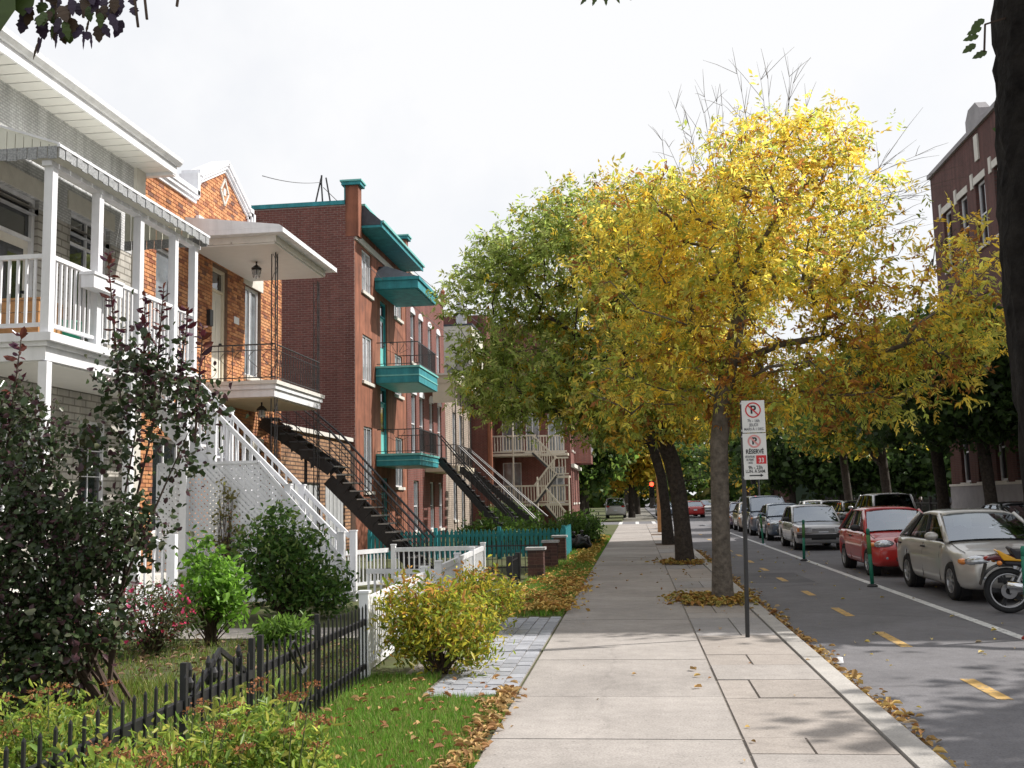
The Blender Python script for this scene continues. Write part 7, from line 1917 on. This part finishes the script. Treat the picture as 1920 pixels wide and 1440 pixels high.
# ------------------------------------------------------------------ signals, hydrant, poles
def signal(label, x, y, hz, arm=0.0, ph=3.6):
    t = thing('traffic_signal', label, 'traffic light', (x, y, 0), 'traffic signals at the crossing')
    MB().lathe((x, y, 0), [(0.14, 0), (0.14, 0.3), (0.07, 0.4), (0.055, ph)], 10).build('pole', 'grey_iron', t)
    hx = x + arm
    MB().bar((x, y, hz + 0.1), (hx, y, hz + 0.1), 0.05, 0.05).build('arm', 'grey_iron', t)
    h = MB().box(hx - 0.14, hx + 0.14, y - 0.28, y - 0.06, hz - 0.75, hz + 0.17).build('housing', 'signal_housing', t)
    for k, m in enumerate(('signal_red_lit', 'signal_housing', 'signal_housing')):
        zz = hz - k * 0.29
        MB().lathe((hx, y - 0.29, zz), [(0.02, -0.03), (0.09, -0.02), (0.115, 0.01)], 14, 'Y').build('lens', m, h, True)
        MB().lathe((hx, y - 0.36, zz + 0.01), [(0.12, -0.06), (0.13, -0.06), (0.13, 0.07), (0.12, 0.07)], 14, 'Y', close=True).build('visor', 'signal_housing', h)
    return t
signal('traffic light showing red on the near pavement corner', 1.38, 55.5, 2.4, -0.45, 3.4)
signal('traffic light showing red on the far side of the street', 7.9, 66.5, 3.15, -0.35, 3.6)
hy = thing('fire_hydrant', 'red fire hydrant on the pavement before the crossing', 'hydrant', (1.36, 51, 0))
MB().lathe((1.36, 51, 0), [(0.17, 0), (0.17, 0.06), (0.11, 0.08), (0.11, 0.55), (0.16, 0.57), (0.16, 0.62), (0.13, 0.68), (0.05, 0.8), (0.03, 0.86)], 12).build('barrel', 'hydrant_red', hy, True)
for sg in (-1, 1): MB().lathe((1.36 + sg * 0.14, 51, 0.44), [(0.06, -0.05), (0.06, 0.05)], 10, 'X').build('nozzle', 'hydrant_red', hy)
MB().lathe((1.36, 50.86, 0.40), [(0.075, -0.05), (0.075, 0.05)], 10, 'Y').build('nozzle', 'hydrant_red', hy)
up2 = thing('utility_pole', 'brown wooden utility pole beside the fire hydrant', 'pole', (1.2, 50.4, 0))
MB().lathe((1.2, 50.4, 0), [(0.14, 0), (0.10, 7.5)], 10).build('shaft', 'wood_warm', up2); MB().bar((0.5, 50.4, 7.1), (1.9, 50.4, 7.1), 0.09, 0.11).build('crossarm', 'wood_warm', up2)
for (x, y, h, lab) in ((17.3, 83.5, 4.4, 'slim white sign pole in front of the shops'),):
    t = thing('street_pole', lab, 'pole', (x, y, 0)); MB().lathe((x, y, 0), [(0.06, 0), (0.045, h)], 8).build('shaft', 'white_paint', t); MB().box(x - 0.45, x - 0.07, y - 0.06, y - 0.05, 1.9, 2.7).build('plate', 'teal_pale', t)

# school yard fence
sf = thing('school_fence', 'black iron fence along the school yard', 'fence', (13.36, 56, 0))
for zz in (0.15, 1.15): MB().bar((13.36, 45.7, zz), (13.36, 66.8, zz), 0.04, 0.05).build('rail', 'black_iron', sf)
me, c = MB().box(-0.014, 0.014, -0.014, 0.014, 0.0, 1.32).mesh('picket', 'black_iron')
y = 45.8
while y < 66.8: inst('picket', me, c + Vector((13.36, y, 0)), sf); y += 0.18
for k in range(9): MB().box(13.30, 13.42, 45.7 + k * 2.62, 45.82 + k * 2.62, 0, 1.45).build('post', 'black_iron', sf)

# ------------------------------------------------------------------ people by the shops
def person(label, x, y, face, shirt, pose=0.25):
    t = thing('person', label, 'person', (0, 0, 0), 'people by the shops')
    def skin(name, verts, edges, rad, m):
        me = bpy.data.meshes.new(name); me.from_pydata(verts, edges, [])
        me.materials.append(MATS[m]); o = inst(name, me, (0, 0, 0), t)
        sm = o.modifiers.new('skin', 'SKIN'); o.modifiers.new('sub', 'SUBSURF').levels = 1
        o.modifiers['sub'].render_levels = 1
        for i, r_ in enumerate(rad): me.skin_vertices[0].data[i].radius = r_ if isinstance(r_, tuple) else (r_, r_)
        me.skin_vertices[0].data[0].use_root = True
        return o
    s = pose
    body = [(0, 0, 0.95), (0, 0, 1.2), (0, 0, 1.42), (0, 0, 1.53), (0, 0, 1.60), (0, -0.01, 1.70), (0, 0, 1.77),
            (-0.20, 0, 1.42), (-0.26, 0.05 + s * 0.3, 1.15), (-0.25, -0.02 - s * 0.2, 0.92), (-0.25, -0.04 - s * 0.25, 0.82), (0.20, 0, 1.42), (0.26, -s * 0.3, 1.15), (0.25, -0.1 - s * 0.3, 0.93), (0.25, -0.13 - s * 0.3, 0.83),
            (-0.1, 0, 0.9), (-0.1, -s * 0.5, 0.50), (-0.1, -s * 0.45, 0.08), (-0.1, -s * 0.45 - 0.14, 0.04), (0.1, 0, 0.9), (0.1, s * 0.2, 0.50), (0.1, s * 1.0, 0.10), (0.1, s * 1.0 - 0.12, 0.04)]
    ed = [(0, 1), (1, 2), (2, 3), (3, 4), (4, 5), (5, 6), (2, 7), (7, 8), (8, 9), (9, 10), (2, 11), (11, 12), (12, 13), (13, 14), (0, 15), (15, 16), (16, 17), (17, 18), (0, 19), (19, 20), (20, 21), (21, 22)]
    rd_ = [(0.15, 0.10), (0.14, 0.10), (0.17, 0.10), 0.06, 0.085, 0.10, 0.07, 0.06, 0.05, 0.04, 0.04, 0.06, 0.05, 0.04, 0.04, 0.09, 0.065, 0.045, 0.045, 0.09, 0.065, 0.045, 0.045]
    skin('body', body, ed, rd_, 'skin')
    tv = [body[i] for i in (0, 1, 2, 7, 8, 11, 12)]
    skin('shirt', tv, [(0, 1), (1, 2), (2, 3), (3, 4), (2, 5), (5, 6)], [(0.175, 0.125), (0.165, 0.12), (0.195, 0.125), 0.08, 0.065, 0.08, 0.065], shirt)
    lv_ = [body[i] for i in (0, 15, 16, 17, 19, 20, 21)]
    skin('trousers', lv_, [(0, 1), (1, 2), (2, 3), (0, 4), (4, 5), (5, 6)], [(0.17, 0.12), 0.105, 0.08, 0.07, 0.105, 0.08, 0.07], 'cloth_dark')
    MB().ell((0, 0.02, 1.73), 0.095, 0.11, 0.11, 10, 8).build('hair', 'hair_dark', t, True)
    t.location = (x, y, 0); t.rotation_euler = (0, 0, R(face))
person('person in white shirt walking past the green shopfront', 20.2, 84.2, -80, 'shirt_white')
person('person in white shirt standing nearer the middle awning', 22.6, 84.6, 60, 'shirt_white', 0.05)
person('person in dark top beside the white sedan', 24.4, 80.6, 90, 'cloth_dark', 0.2)
# scrap of paper in the gutter
pc = MB().add([(1.98, 11.2, RZ + 0.01), (2.1, 11.16, RZ + 0.02), (2.12, 11.3, RZ + 0.06), (2.0, 11.34, RZ + 0.02), (2.06, 11.25, RZ + 0.07)], [(0, 1, 4), (1, 2, 4), (2, 3, 4), (3, 0, 4)])
tag(pc.build('paper_scrap', 'paper_white'), 'crumpled white paper scrap in the gutter', 'litter')
